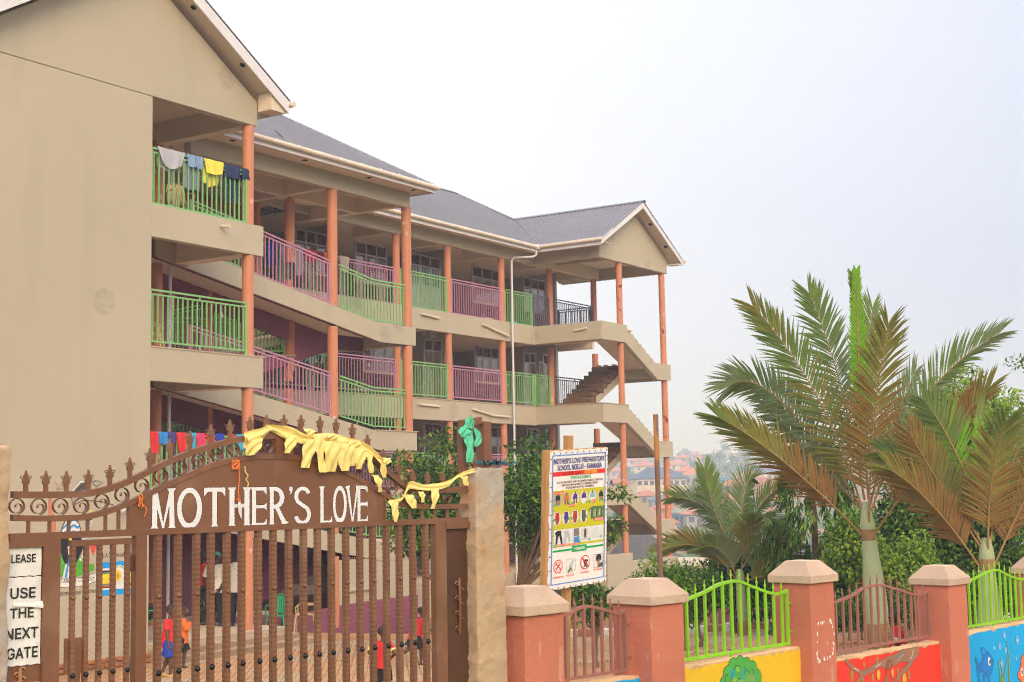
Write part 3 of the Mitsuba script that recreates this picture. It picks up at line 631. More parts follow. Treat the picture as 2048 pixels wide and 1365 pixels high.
for i in (3, 2, 1, 0):
    z = F[i]; land = z - 1.32
    # landing slab by the main block
    part('edge_beam', 'cream_plaster', (TX0, TX0 + 0.2, TY, MY, z - 0.69, z))
    part('landing_slab', 'soffit_paint', (TX0 + 0.2, 48.0, TY + 0.21, MY, z - 0.2, z - 0.003))
    part('landing_beam', 'soffit_paint', (47.6, 47.85, TY + 0.21, MY, z - 0.6, z - 0.2))
    if i in (2,): part('floor_lip', 'floor_screed', (TX0 - 0.03, 48.2, TY - 0.03, TY + 0.2, z, z + 0.03), (TX0 - 0.03, TX0 + 0.2, TY + 0.2, MY - 0.03, z, z + 0.03))
    if i == 0: continue
    # front flight going down to the right: stepped top edge, sloping bottom edge
    n = 8; x0, x1 = 48.25, 50.75; pts = [(TX0 + 0.2, z), (x0, z)]
    for k in range(n):
        xa = x0 + (x1 - x0) * k / n; zb = z - 1.32 * (k + 1) / n
        pts += [(xa + 0.02, zb + 0.02), (xa + (x1 - x0) / n * 0.55, zb + 0.0)]
    pts += [(TX1 + 0.03, land), (TX1 + 0.03, land - 0.63), (50.72, land - 0.65), (48.1, z - 0.68), (TX0 + 0.2, z - 0.69)]
    wall_xz(Polygon(pts), TY, 0.2, 'stair_string', 'cream_plaster')
    pl = [(48.05, z - 0.01)]
    for k in range(n): pl += [(x0 + (x1 - x0) * (k + 1) / n, z - 0.01 - 1.32 * k / n), (x0 + (x1 - x0) * (k + 1) / n, z - 0.01 - 1.32 * (k + 1) / n)]
    pl += [(50.75, land - 0.2), (48.05, z - 0.42)]
    wall_xz(Polygon(pl), TY + 0.2, 1.22, 'stair_flight', 'soffit_paint')
    part('landing_slab', 'soffit_paint', (50.75, TX1, TY + 0.2, MY - 0.01, land - 0.2, land - 0.004))
    part('landing_beam', 'cream_plaster', (TX1 - 0.2, TX1 + 0.02, TY + 0.2, MY, land - 0.63, land - 0.2), (50.72, 50.92, TY + 0.2, MY, land - 0.55, land - 0.2))
    # back flight, from the floor below up to the landing: rough unfinished treads
    zl = F[i - 1]; h = (land - zl); n2 = 9
    pf = [(47.75, zl - 0.02), (50.75, land - 0.2), (50.75, land - 0.5), (48.2, zl - 0.02)]
    wall_xz(Polygon([(47.78, zl + 0.001), (50.8, land - 0.22), (50.8, land - 0.55), (48.35, zl + 0.001)]), TY + 1.62, 1.24, 'stair_string', 'cream_plaster')
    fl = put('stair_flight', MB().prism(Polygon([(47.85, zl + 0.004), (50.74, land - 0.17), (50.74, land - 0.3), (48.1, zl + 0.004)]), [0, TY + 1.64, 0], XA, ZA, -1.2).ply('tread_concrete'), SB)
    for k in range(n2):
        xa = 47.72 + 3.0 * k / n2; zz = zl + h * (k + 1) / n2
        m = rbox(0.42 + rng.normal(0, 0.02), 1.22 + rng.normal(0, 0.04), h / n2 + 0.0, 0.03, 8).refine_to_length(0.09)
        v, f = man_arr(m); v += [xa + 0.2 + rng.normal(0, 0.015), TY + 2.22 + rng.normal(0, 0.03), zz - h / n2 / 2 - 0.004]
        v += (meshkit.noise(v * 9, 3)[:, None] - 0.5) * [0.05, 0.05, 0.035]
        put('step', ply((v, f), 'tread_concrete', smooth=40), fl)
for a, b, ch in ((F[3], 8.68, ((3.5, 7.75, .10), (3.3, 7.2, .08), (3.6, 6.75, .11))), (F[2], 5.57, ()), (F[1], 2.47, ()), (F[0], -0.6, ())):
    column(48.02, TY + 0.17, a, b, 0.12, ch, 3)
for a, b, ch in ((4.94, 8.68, ((3.4, 6.3, .11), (3.2, 5.7, .07), (3.5, 5.15, .10))), (1.84, 4.31, ((3.5, 2.75, .16), (3.3, 2.05, .12))), (-1.26, 1.21, ((3.4, -0.4, .12),)), (-4.6, -1.89, ())):
    column(51.62, TY + 0.17, a, b, 0.125, ch, 5)
for a, b in ((F[2], 5.55), (F[1], 2.45), (F[0], -0.65)):
    column(47.65, MY + 0.15, a, b, 0.125); column(51.15, MY + 0.15, a, b, 0.125, ((4.2, a + 1.0, .12),), 8)
railing((46.35, MY + 0.1, F[3]), (47.5, MY + 0.1, F[3]), 'grey_rail', foot=0.03, own=False)
railing((47.8, MY + 0.12, F[3]), (51.0, MY + 0.12, F[3]), 'grey_rail', foot=0.03, own=True)
railing((51.15, MY + 0.3, F[3]), (51.15, BY - 0.02, F[3]), 'grey_rail', foot=0.03, own=False)
railing((46.35, MY + 0.1, F[2]), (47.5, MY + 0.1, F[2]), 'green_rail', foot=0.12, own=False)
railing((47.8, MY + 0.12, F[2]), (51.0, MY + 0.12, F[2]), 'grey_rail', foot=0.03, own=False)
railing((46.35, MY + 0.1, F[1]), (47.5, MY + 0.1, F[1]), 'green_rail', foot=0.12, own=False)
# parapet at the foot of the tower
part('parapet', 'cream_plaster', (TX0, 48.2, TY - 0.03, TY + 0.15, -3.7, -2.45), (TX0 - 0.01, TX0 + 0.14, TY + 0.15, MY, -3.7, -2.45))
part('parapet', 'cream_plaster', (48.2, TX1 + 0.05, TY - 0.03, TY + 0.15, -4.2, -2.75))
# white downpipe with its hopper at the inner corner, overflow spouts on the edge beams
dp = MB()
dp.tube([(45.35, 28.38, 9.1), (45.35, 28.4, 8.86), (45.2, 28.45, 8.78), (44.62, 28.92, 8.72), (44.52, 28.98, 8.6), (44.5, 28.98, 6.0), (44.5, 28.98, -3.4)], 0.044, 10)
dp.lathe([(0.06, -0.02), (0.12, 0.0), (0.12, 0.1), (0.08, 0.18), (0, 0.2)], (45.36, 28.36, 9.08), 12)
dpk = dp.put('downpipe', 'pipe_plastic', SB, smooth=True)
for pts in ([(38.9, 29.04, 6.06), (39.95, 29.04, 6.0)], [(42.6, 29.04, 6.02), (44.3, 29.0, 5.72)], [(38.7, 29.04, 2.95), (39.9, 29.04, 2.92)], [(41.9, 29.04, 2.9), (43.2, 29.02, 2.72), (44.3, 29.0, 2.70)], [(46.2, 27.3, 5.95), (46.2, 26.75, 6.02)], [(48.3, 26.1, 6.05), (48.55, 26.1, 6.06)], [(23.1, 22.86, 6.06), (23.1, 22.6, 6.03)]):
    MB().tube(pts, 0.04, 10).put('overflow_pipe', 'gutter_plastic', SB, smooth=True)
# room plate
pl = part('room_plate', 'fascia_paint', (42.05, 42.35, BY - 0.012, BY - 0.0045, 5.66, 5.86))
tm = meshkit.text_mesh('P.8', 0.12, 0.002, True); v = np.array(tm.vertices)
put('lettering', ply((np.stack([42.08 + v[:, 0] * 0.85, BY - 0.0125 - v[:, 2], 5.70 + v[:, 1]], 1), tm.faces), 'dark_paint'), pl)
for c in ((40.6, 30.2, 5.95), (45.9, 30.2, 5.9), (26.5, 26.2, 4.95), (33.0, 26.6, 4.1), (28.3, 26.2, 1.2), (43.0, 30.2, 9.05)):
    MB().tube([c, (c[0], c[1], c[2] - 0.25)], 0.008, 5).lathe([(0.0, -0.40), (0.035, -0.38), (0.04, -0.33), (0.02, -0.27), (0.02, -0.24)], c, 10).put('bulb', 'fascia_paint', SB, smooth=True)
# ------------------------------------------------------------------ the gate
def gate_fn(p, n, uv):
    a = fbm(p.x * 2.2, p.y * 2.2, p.z * 2.2, 4); b = fbm(p.x * 30, p.y * 30, p.z * 9, 3)
    dust = smoothstep(0.52, 0.78, fbm(p.x * 5 + 2, p.y * 5, p.z * 3, 4))
    return mix(mi.Color3f(0.168, 0.070, 0.037) * (0.85 + 0.3 * a + 0.1 * b), mi.Color3f(0.30, 0.17, 0.11), 0.35 * dust)
mat('gate_paint', [0.17, 0.07, 0.04], rough=0.42, spec=0.5, fn=gate_fn, bump=(0.0012, 40))
mat('dark_gate_paint', [0.085, 0.036, 0.02], rough=0.45, spec=0.45, var=0.3, scale=3)
plain('black_ball', [0.012, 0.012, 0.014], rough=0.18, spec=0.6)
mat('letter_paint', [0.72, 0.72, 0.80], rough=0.6, var=0.08, scale=6)
plain('letter_edge', [0.05, 0.035, 0.03], rough=0.6)
mat('paper', [0.74, 0.73, 0.76], rough=0.8, spec=0.2, var=0.05, scale=8)
plain('black_ink', [0.02, 0.02, 0.022], rough=0.7)
mat('gold_paint', [0.36, 0.18, 0.075], rough=0.4, var=0.2, scale=20)
GT = thing('gate', 'brown iron double gate with spear tips, scrolls and a curved panel painted with white letters', 'gate')
US = [0, .24, .42, .622, .778, .956, 1.176, 1.405, 1.603, 1.765, 1.932, 2.1, 2.277, 2.42, 2.547, 2.732, 2.922, 3.116, 3.316, 3.65]
UZ = [.045, .04, .04, .071, .122, .2, .284, .349, .391, .41, .42, .423, .418, .404, .379, .28, .146, .045, .028, .033]
LS = [0, .422, .624, .779, .957, 1.177, 1.406, 1.603, 1.819, 1.96, 2.102, 2.3, 2.455, 2.64, 2.824, 3.016, 3.264, 3.65]
LZ = [-.092, -.103, -.068, -.018, .058, .142, .22, .261, .275, .273, .263, .232, .183, .105, .019, -.068, -.094, -.098]
from scipy.interpolate import PchipInterpolator as PCI
UF, LF = PCI(US, UZ), PCI(LS, LZ)
def curved_rail(fz, s0, s1, h, d, name, n=60, o=0.0):
    ss = np.linspace(s0, s1, n); b = MB(); V = []
    for s in ss:
        z = float(fz(s))
        for (dz, do) in ((0, -d / 2), (0, d / 2), (-h, d / 2), (-h, -d / 2)): V.append(fp(s, z + dz, o + do))
    V = np.array(V); Fc = []
    for i in range(n - 1):
        for k in range(4): Fc.append([4 * i + k, 4 * i + (k + 1) % 4, 4 * i + 4 + (k + 1) % 4, 4 * i + 4 + k])
    Fc += [[3, 2, 1, 0], [4 * n - 4, 4 * n - 3, 4 * n - 2, 4 * n - 1]]
    return b.add(V, np.array(Fc)).put(name, 'gate_paint', GT, smooth=30)
def gbox(s0, s1, z0, z1, o0, o1, name=None, m='gate_paint', parent=None):
    b = MB().obox(fp((s0 + s1) / 2, (z0 + z1) / 2, (o0 + o1) / 2), FD * (s1 - s0) / 2, FN * (o1 - o0) / 2, UP * (z1 - z0) / 2)
    return b if name is None else b.put(name, m, parent or GT)
curved_rail(UF, 0, 3.69, 0.040, 0.045, 'top_rail'); curved_rail(LF, 0, 3.69, 0.036, 0.04, 'lower_rail')
gbox(-0.02, 3.69, -0.242, -0.202, -0.025, 0.025, 'middle_rail')
gbox(-0.02, 3.69, -2.42, -2.36, -0.025, 0.025, 'bottom_rail')
# spear tips on the top rail
FINS = [.085, .212, .345, .491, .637, .776, .918, 1.064, 1.213, 1.374, 1.523, 1.683, 1.819, 1.965, 2.111, 2.277, 2.42, 2.57, 2.709, 2.856, 3.005, 3.147, 3.293, 3.447]
spear = Polygon([(-.011, 0), (.011, 0), (.011, .045), (.022, .055), (.018, .075), (.012, .085), (0, .125), (-.012, .085), (-.018, .075), (-.022, .055), (-.011, .045)])
curl = lambda sg: [(sg * (.020 + .014 * math.sin(t)), .078 + .014 * (1 - math.cos(t)) * 0.9 - .004 * t) for t in np.linspace(0, 3.6, 9)]
for s in FINS:
    z = float(UF(s)); b = MB().prism(spear.buffer(0.0015), fp(s, z - 0.002, 0.009), FD, UP, -0.018)
    for sg in (-1, 1): b.tube([fp(s + a, z + c, 0) for a, c in curl(sg)], 0.0032, 5)
    b.put('spear_tip', 'gate_paint', GT)
# scrolls between the two curved rails
def scroll(s, r, flip):
    zc = (float(UF(s)) - 0.04 + float(LF(s))) / 2; th = np.linspace(0, 2 * PI * 1.72, 46); R = r * np.concatenate([np.ones(18), np.linspace(1, 0.22, 28)])
    ph = math.radians(-75)
    P = [(R[i] * math.cos(ph + flip * th[i]), R[i] * math.sin(ph + flip * th[i])) for i in range(46)]
    off = [(r - R[i]) * 0.35 for i in range(46)]
    b = MB(); V = []
    for i, (a, c) in enumerate(P):
        for do, rr in ((-0.012, 1.0), (0.012, 1.0), (0.012, 0.93), (-0.012, 0.93)):
            V.append(fp(s + flip * off[i] * 0.3 + a * rr, zc - off[i] * 0.35 + c * rr, do))
    Fc = [[4 * i + k, 4 * i + (k + 1) % 4, 4 * i + 4 + (k + 1) % 4, 4 * i + 4 + k] for i in range(45) for k in range(4)]
    b.add(np.array(V), np.array(Fc)).put('scroll', 'gate_paint', GT, smooth=40)
ss = 0.02
for k in range(26):
    s = 0.03 + k * 0.1385
    if s > 3.62: break
    if 1.88 < s < 1.98: continue
    r = (float(UF(s)) - 0.04 - float(LF(s))) / 2 * 0.98
    scroll(s, min(r, 0.056), 1 if s < 1.9 else -1)
gbox(1.88, 1.985, 0.25, float(UF(1.93)) + 0.012, -0.028, 0.028, 'meeting_block')
# solid panel with the painted name
ps = np.linspace(0.775, 2.855, 50)
panel = Polygon([(0.775, -0.215), (2.855, -0.215)] + [(s, float(LF(s)) - 0.02) for s in ps[::-1]])
MB().prism(panel, fp(0, 0, 0.012), FD, UP, -0.024).put('name_panel', 'gate_paint', GT)
gbox(0.765, 0.781, -0.205, float(LF(.77)) - 0.03, -0.018, 0.018, 'short_bar')
gbox(2.85, 2.866, -0.205, float(LF(2.86)) - 0.03, -0.018, 0.018, 'short_bar')
for s in (.105, .24, .365, .49, .61, .70): gbox(s - .009, s + .009, -.203, float(LF(s)) - .03, -.009, .009, 'short_bar')
for s in (2.985, 3.11, 3.23, 3.36, 3.49, 3.6): gbox(s - .009, s + .009, -.203, float(LF(s)) - .03, -.009, .009, 'short_bar')
# letters with flared ends, drawn as outlines in a unit box (height 1)
def stroke(p, q, w0, w1=None, fl0=0.0, fl1=0.0):
    p, q = np.array(p, float), np.array(q, float); w1 = w0 if w1 is None else w1; d = unit([*(q - p), 0])[:2]; nrm = np.array([-d[1], d[0]]); L = np.linalg.norm(q - p)
    a = [p + nrm * (w0 / 2 + fl0), p + d * min(0.09, L * .3) + nrm * w0 / 2, q - d * min(0.09, L * .3) + nrm * w1 / 2, q + nrm * (w1 / 2 + fl1)]
    b = [q - nrm * (w1 / 2 + fl1), q - d * min(0.09, L * .3) - nrm * w1 / 2, p + d * min(0.09, L * .3) - nrm * w0 / 2, p - nrm * (w0 / 2 + fl0)]
    return Polygon([tuple(x) for x in a + b]).buffer(0)
def ell(cx, cy, a, b, t0=0, t1=360, n=40):
    return [(cx + a * math.cos(math.radians(t)), cy + b * math.sin(math.radians(t))) for t in np.linspace(t0, t1, n)]
def letter(c):
    W = 0.10
    if c == 'M': return unary_union([stroke((.07, 0), (.07, 1), .11, .10, .05, .05), stroke((.45, 0), (.43, 1), .11, .10, .05, .05), stroke((.07, .98), (.255, .04), .10, .04), stroke((.43, .98), (.255, .04), .07, .04)]), .52
    if c == 'O': return Polygon(ell(.25, .5, .25, .51)).difference(Polygon(ell(.245, .51, .155, .375))), .50
    if c == 'T': return unary_union([stroke((.2, 0), (.2, 1), .085, .09, .05, 0), sbox(0, .90, .40, 1.0), Polygon([(0, .78), (0, .95), (.12, .95), (.05, .87)]), Polygon([(.40, .78), (.40, .95), (.28, .95), (.35, .87)])]), .40
    if c == 'H': return unary_union([stroke((.06, 0), (.06, 1), .10, .10, .035, .035), stroke((.36, 0), (.36, 1), .10, .10, .035, .035), sbox(.06, .49, .36, .58)]), .42
    if c in 'EL':
        g = [stroke((.06, 0), (.06, 1), .095, .095, .03, .035), sbox(.05, 0, .36, .085), Polygon([(.30, .08), (.36, .20), (.36, 0), (.22, 0)])]
        if c == 'E': g += [sbox(.06, .46, .34, .54), Polygon([(.27, .50), (.36, .60), (.36, .40)]), sbox(.05, .91, .36, 1.0), Polygon([(.26, .93), (.36, .80), (.36, 1), (.22, 1)])]
        return unary_union(g), .37
    if c == 'R': return unary_union([stroke((.06, 0), (.06, 1), .10, .10, .035, .03), Polygon(ell(.14, .72, .24, .28, -90, 90) + [(.05, 1), (.05, .44)]).difference(Polygon(ell(.12, .72, .145, .18, -90, 90) + [(.10, .90), (.10, .54)])), stroke((.19, .47), (.40, .02), .10, .11, 0, .05)]), .43
    if c == "'": return Polygon([(0.02, .80), (.09, .86), (.10, .98), (.02, 1.0), (.00, .90), (.05, .88)]).buffer(.005), .13
    if c == 'S':
        path = ell(.21, .745, .165, .205, 20, 250, 22) + ell(.205, .265, .17, .215, 70, -170, 22)
        return LineString(path).buffer(.048, cap_style=2), .42
    if c == 'V': return unary_union([stroke((.05, 1), (.235, 0), .11, .05, .045, 0), stroke((.45, 1), (.235, 0), .075, .05, .04, 0)]), .49
LX = [('M', .925, 1.1), ('O', 1.112, 1.30), ('T', 1.315, 1.478), ('H', 1.508, 1.675), ('E', 1.688, 1.815), ('R', 1.835, 1.975), ("'", 2.0, 2.035), ('S', 2.045, 2.185), ('L', 2.265, 2.375), ('O', 2.38, 2.505), ('V', 2.502, 2.615), ('E', 2.60, 2.70)]
for c, a, b_ in LX:
    g, w = letter(c); H = 0.262
    g = affinity.translate(affinity.scale(g, (b_ - a) / w, H, origin=(0, 0)), a, -0.212)
    k = MB().prism(g, fp(0, 0, 0.0125), FD, UP, -0.003)
    lk = k.put('letter', 'letter_paint', GT)
    MB().prism(g.buffer(0.0032).difference(g), fp(0, 0, 0.0122), FD, UP, -0.0016).put('outline', 'letter_edge', lk)
# bars: notched square section, each with a boss and a black ball
def notched_bar(s, z0, z1, w=0.040, o=0.0):
    n = int((z1 - z0) / 0.016); V = []
    for i in range(n + 1):
        z = z0 + (z1 - z0) * i / n; g = 0.0016 if i % 2 else 0.0
        for (a, b) in ((-1, -1), (1, -1), (1, 1), (-1, 1)): V.append(fp(s + a * (w / 2 - g), z, o + b * (w / 2 - g)))
    Fc = [[4 * i + k, 4 * i + (k + 1) % 4, 4 * i + 4 + (k + 1) % 4, 4 * i + 4 + k] for i in range(n) for k in range(4)]
    return MB().add(np.array(V), np.array(Fc))
BARS = [.982, 1.128, 1.265, 1.376, 1.499, 1.617, 1.75, 1.872, 2.002, 2.129, 2.25, 2.373, 2.502, 2.63, 2.75, 2.878, 3.002, 3.134, 3.263]
def ball(s, z, r, o, name, m, parent):
    sp = trimesh.creation.icosphere(2, r); v = sp.vertices * [1, 1, 1]
    put(name, ply((v + fp(s, z, o), sp.faces), m, smooth=True), parent)
for s in BARS:
    k = notched_bar(s, -2.36, -0.242).put('bar', 'gate_paint', GT)
    ball(s, -0.63, 0.017, 0.019, 'boss', 'gate_paint', k); ball(s, -1.104, 0.019, 0.021, 'ball', 'black_ball', k)
gbox(0.81, 0.885, -2.36, -0.242, -0.03, 0.03, 'stile')
gbox(0.215, 0.30, -2.36, -0.242, -0.03, 0.03, 'stile')
gbox(3.34, 3.42, -2.36, -0.242, -0.028, 0.028, 'stile'); gbox(3.42, 3.46, -2.36, -0.242, -0.02, 0.02, 'stile')
wk = gbox(0.375, 0.785, -0.292, -0.256, -0.018, 0.018, 'wicket_rail')
for s in (.394, .483, .573, .665, .765):
    k = notched_bar(s, -2.3, -0.292, 0.03).put('bar', 'gate_paint', GT)
    ball(s, -0.60, 0.014, 0.017, 'boss', 'gate_paint', k); ball(s, -1.06, 0.016, 0.018, 'ball', 'black_ball', k)
gbox(0.36, 0.50, -1.05, -0.84, -0.03, -0.012, 'lock_plate'); gbox(0.42, 0.46, -1.12, -1.05, -0.03, -0.012, 'latch')
MB().tube([fp(0.795, -0.36, 0), fp(0.80, -0.46, 0.0)], 0.012, 8).put('hinge', 'dark_gate_paint', GT, smooth=True)
# left door leaf with a sunk panel, right sheet panel; cast ornaments
gbox(-0.04, 0.215, -0.285, -0.242, -0.03, 0.03, 'door_rail'); gbox(0.195, 0.215, -2.36, -0.285, -0.02, 0.03, 'door_stile')
gbox(-0.04, 0.195, -2.36, -0.285, -0.025, -0.005, 'door_panel', 'gate_paint')
gbox(3.46, 3.70, -2.36, -0.285, -0.02, -0.004, 'door_panel', 'dark_gate_paint'); gbox(3.46, 3.70, -0.285, -0.242, -0.03, 0.03, 'door_rail')
def ornament(s, z, w, h, m, n):
    b = MB()
    for k in range(n):
        t = k / (n - 1) - 0.5; sg = 1 if k % 2 else -1
        c = np.array([sg * w * 0.22, t * h * 0.8]); th = np.linspace(0, 5.2, 14); R = w * 0.26 * (1 - th / 7.5)
        b.tube([fp(s + c[0] + sg * R[i] * math.cos(th[i]), z + c[1] + R[i] * math.sin(th[i]), 0.006) for i in range(14)], 0.007, 6)
    b.tube([fp(s, z + t * h, 0.005 + 0.008 * math.cos(t * PI)) for t in np.linspace(-.5, .5, 12)], 0.011, 7)
    b.put('ornament', m, GT, smooth=True)
ornament(0.065, -1.035, 0.07, 0.10, 'gold_paint', 4); ornament(3.60, -0.87, 0.09, 0.42, 'gate_paint', 7)
# paper notices on the left leaf
def letters(txt, s0, s1, z, h, o, parent, m='black_ink', bold=True, name='lettering', depth=0.001, slant=0.0):
    tm = meshkit.text_mesh(txt, h, depth, bold); v = np.array(tm.vertices); wx = v[:, 0].max() - v[:, 0].min(); v[:, 0] = (v[:, 0] - v[:, 0].min()) / wx * (s1 - s0)
    P = np.array([fp(0, 0, o)]) + FD * (s0 + v[:, :1]) + UP * (z + v[:, 1:2] + slant * v[:, :1]) + FN * v[:, 2:3]
    return put(name, ply((P, tm.faces), m), parent)
def sheet_of_paper(s0, s1, z0, z1, o, key, seed):
    n, k = 14, 20; S, Z = np.meshgrid(np.linspace(s0, s1, n), np.linspace(z0, z1, k), indexing='ij')
    W = (meshkit.fbm(np.stack([S * 14, Z * 9, S * 0 + seed], -1), 3) - 0.5) * 0.012
    pts = np.array([[fp(S[i, j], Z[i, j] + 0.003 * math.sin(i * 2.1 + seed) * (j in (0, k - 1)), o + W[i, j]) for j in range(k)] for i in range(n)]).reshape(-1, 3)
    f = np.array([[i * k + j, (i + 1) * k + j, (i + 1) * k + j + 1, i * k + j + 1] for i in range(n - 1) for j in range(k - 1)])
    fr, bk = pts + FN * 0.0006, pts - FN * 0.0006
    return ply((np.vstack([fr, bk]), np.vstack([f, f[:, ::-1] + len(pts)])), 'paper', smooth=False)
k1 = solo('paper_notice', sheet_of_paper(-0.06, 0.188, -0.452, -0.285, 0.006, 0, 1), 'upper white paper notice with the word please on the brown gate leaf', 'notice')
letters('PLEASE', -0.035, 0.150, -0.371, 0.045, 0.0135, k1)
k2 = solo('paper_notice', sheet_of_paper(-0.06, 0.190, -0.968, -0.458, 0.006, 0, 2), 'tall white paper notice telling people to use the next gate, glued on the gate leaf', 'notice')
for t, a, b_, z, h in (('USE', -.005, .152, -.578, .058), ('THE', -.005, .143, -.692, .055), ('NEXT', -.03, .172, -.812, .060), ('GATE', -.02, .172, -.925, .060)): letters(t, a, b_, z, h, 0.0135, k2)
b = MB(); n = 12; V = []
for i in range(n):
    t = i / (n - 1); s = 0.01 + 0.185 * t
    for z, o in ((-.601 - .006 * math.sin(3 * t), .014), (-.618 - .012 * t, .022 + .008 * t), (-.628 - .018 * t * t, .016 + 0.01 * t)): V.append(fp(s, z, o))
b.add(np.array(V), np.array([[3 * i + k, 3 * i + 3 + k, 3 * i + 4 + k, 3 * i + 1 + k] for i in range(n - 1) for k in range(2)])).put('torn_flap', 'paper', k2, smooth=True)
solo('paper_notice', sheet_of_paper(-0.06, 0.192, -1.5, -1.072, 0.006, 0, 3), 'lowest white paper sheet below the cast ornament on the gate leaf', 'notice')

# ------------------------------------------------------------------ concrete gate pillars
def pillar_fn(p, n, uv):
    a = fbm(p.x * 1.4, p.y * 1.4, p.z * 1.1, 4); b = fbm(p.x * 9, p.y * 9, p.z * 5, 4); c = noise(p.x * 60, p.y * 60, p.z * 60)
    base = mix(mi.Color3f(0.47, 0.335, 0.23), mi.Color3f(0.40, 0.36, 0.34), smoothstep(0.48, 0.7, a))
    mud = smoothstep(0.56, 0.70, fbm(p.x * 3.1 + 1, p.y * 3.1, p.z * 2.2, 4))
    return mix(base, mi.Color3f(0.42, 0.20, 0.10), 0.75 * mud) * (0.78 + 0.3 * b + 0.14 * c)
mat('rough_render', [0.47, 0.33, 0.23], rough=0.95, spec=0.15, fn=pillar_fn, bump=(0.012, 22))
def rough_pillar(s0, s1, o0, o1, z0, z1, label, seed):
    m = rbox(s1 - s0, o1 - o0, z1 - z0, 0.02, 8).refine_to_length(0.035); v, f = man_arr(m)
    q = v.copy(); n1 = meshkit.fbm(v * 4 + seed, 4, seed) - 0.5; n2 = meshkit.fbm(v * 22 + seed, 3, seed) - 0.5
    left = sst(0.0, -(s1 - s0) / 2, v[:, 0])
    dirv = v * [1 / (s1 - s0), 1 / (o1 - o0), 0]; dirv /= np.linalg.norm(dirv, axis=1, keepdims=True) + 1e-9
    v = v + dirv * (n1 * 0.05 + n2 * (0.012 + 0.03 * left))[:, None]
    top = sst((z1 - z0) / 2 - 0.1, (z1 - z0) / 2, q[:, 2]); v[:, 2] += top * (n1 * 0.08 + n2 * 0.05)
    P = fp((s0 + s1) / 2, (z0 + z1) / 2, (o0 + o1) / 2) + v[:, :1] * FD + v[:, 1:2] * FN + v[:, 2:3] * UP
    return solo('gate_pillar', ply((P, f[:, ::-1]), 'rough_render', smooth=45), label, 'pillar')
rough_pillar(-0.48, -0.055, -0.12, 0.10, -3.0, 0.30, 'rough cement gate pillar cut by the left edge, beside the paper notices', 1)
rough_pillar(3.70, 4.02, -0.10, 0.10, -3.0, 0.185, 'rough mud-stained cement gate pillar between the brown gate and the notice board', 2)
# leftover steel frame on the right pillar with wires and a green cloth
sf = thing('steel_frame', 'brown square steel frame with a broken rod standing on the cement pillar', 'frame')
def bar_(p, q, w, name, m='gate_paint'): return MB().beam(p, q, w, w, up=tuple(FN)).put(name, m, sf)
bar_(fp(3.86, 0.13, 0.03), fp(3.865, 0.535, 0.03), 0.085, 'post'); bar_(fp(3.665, 0.13, 0), fp(3.66, 0.50, 0), 0.06, 'post')
bar_(fp(3.61, 0.515, 0.03), fp(3.82, 0.545, 0.03), 0.055, 'cross_bar'); bar_(fp(3.675, 0.52, 0.07), fp(3.79, 0.42, 0.08), 0.02, 'rod'); bar_(fp(3.79, 0.42, 0.08), fp(3.775, 0.385, 0.08), 0.02, 'rod')
bar_(fp(3.70, 0.20, 0.06), fp(3.76, 0.25, 0.05), 0.018, 'rod'); bar_(fp(3.72, 0.15, 0.06), fp(3.73, 0.22, 0.06), 0.018, 'rod')
plain('blue_wire', [0.03, 0.25, 0.36], rough=0.4); plain('orange_cord', [0.75, 0.20, 0.05], rough=0.6); plain('black_wire', [0.02, 0.02, 0.025], rough=0.4)
rw = np.random.default_rng(11)
for k in range(5):
    s0 = 3.72 + 0.05 * k; P = [fp(s0 + 0.045 * t + rw.normal(0, .012), 0.195 + 0.035 * abs(math.sin(t * 2.2 + k)) + rw.normal(0, .006), 0.08 + rw.normal(0, .03)) for t in np.linspace(0, 5, 16)]
    solo('wire', MB().tube(P, 0.0045, 5).ply('blue_wire' if k % 2 == 0 else 'black_wire', smooth=True), 'loose twisted electric wires lying on top of the cement gate pillar', 'wire', 'wires on the cement pillar')
# ------------------------------------------------------------------ cloths tied on the gate
def ribbon(pts, widths, wdir, seed, amp=0.02, th=0.0, nsub=36, nw=11):
    """a strip of cloth along pts (smooth), widths at those points, spread along wdir, crumpled"""
    P = np.array(pts, float); t = np.linspace(0, 1, len(P)); tt = np.linspace(0, 1, nsub)
    C = np.stack([PCI(t, P[:, k])(tt) for k in range(3)], 1); W = PCI(t, widths)(tt); wd = np.asarray(wdir, float)
    wd = np.broadcast_to(wd, (len(P), 3)) if wd.ndim == 1 else wd; WD = np.stack([np.interp(tt, t, wd[:, k]) for k in range(3)], 1); V = []
    for i in range(nsub):
        for j in range(nw):
            a = j / (nw - 1) - 0.5; p = C[i] + WD[i] * a * W[i]
            q = meshkit.fbm(np.array([p * [9, 9, 7] + seed, p * [9, 9, 7] + seed + 31]), 3) - 0.5
            V.append(p + FN * (q[0] * 2 * amp + 0.35 * amp * math.sin(a * 9 + i * 0.3 + seed)) + UP * q[1] * amp)
    f = np.array([[i * nw + j, (i + 1) * nw + j, (i + 1) * nw + j + 1, i * nw + j + 1] for i in range(nsub - 1) for j in range(nw - 1)])
    return np.array(V), f
def cloth(name, pieces, m, label, cat, group=None):
    k = thing(name, label, cat, group)
    for P, W, D, sd, amp in pieces: put('fold', ply(ribbon(P, W, D, sd, amp), m, smooth=True), k)
    return k
mat('yellow_cloth', [0.80, 0.64, 0.24], rough=0.75, var=0.14, scale=9); mat('mint_cloth', [0.10, 0.52, 0.34], rough=0.75, var=0.14, scale=9)
g = lambda s, z, o=0.03: fp(s, z, o)
yc = []
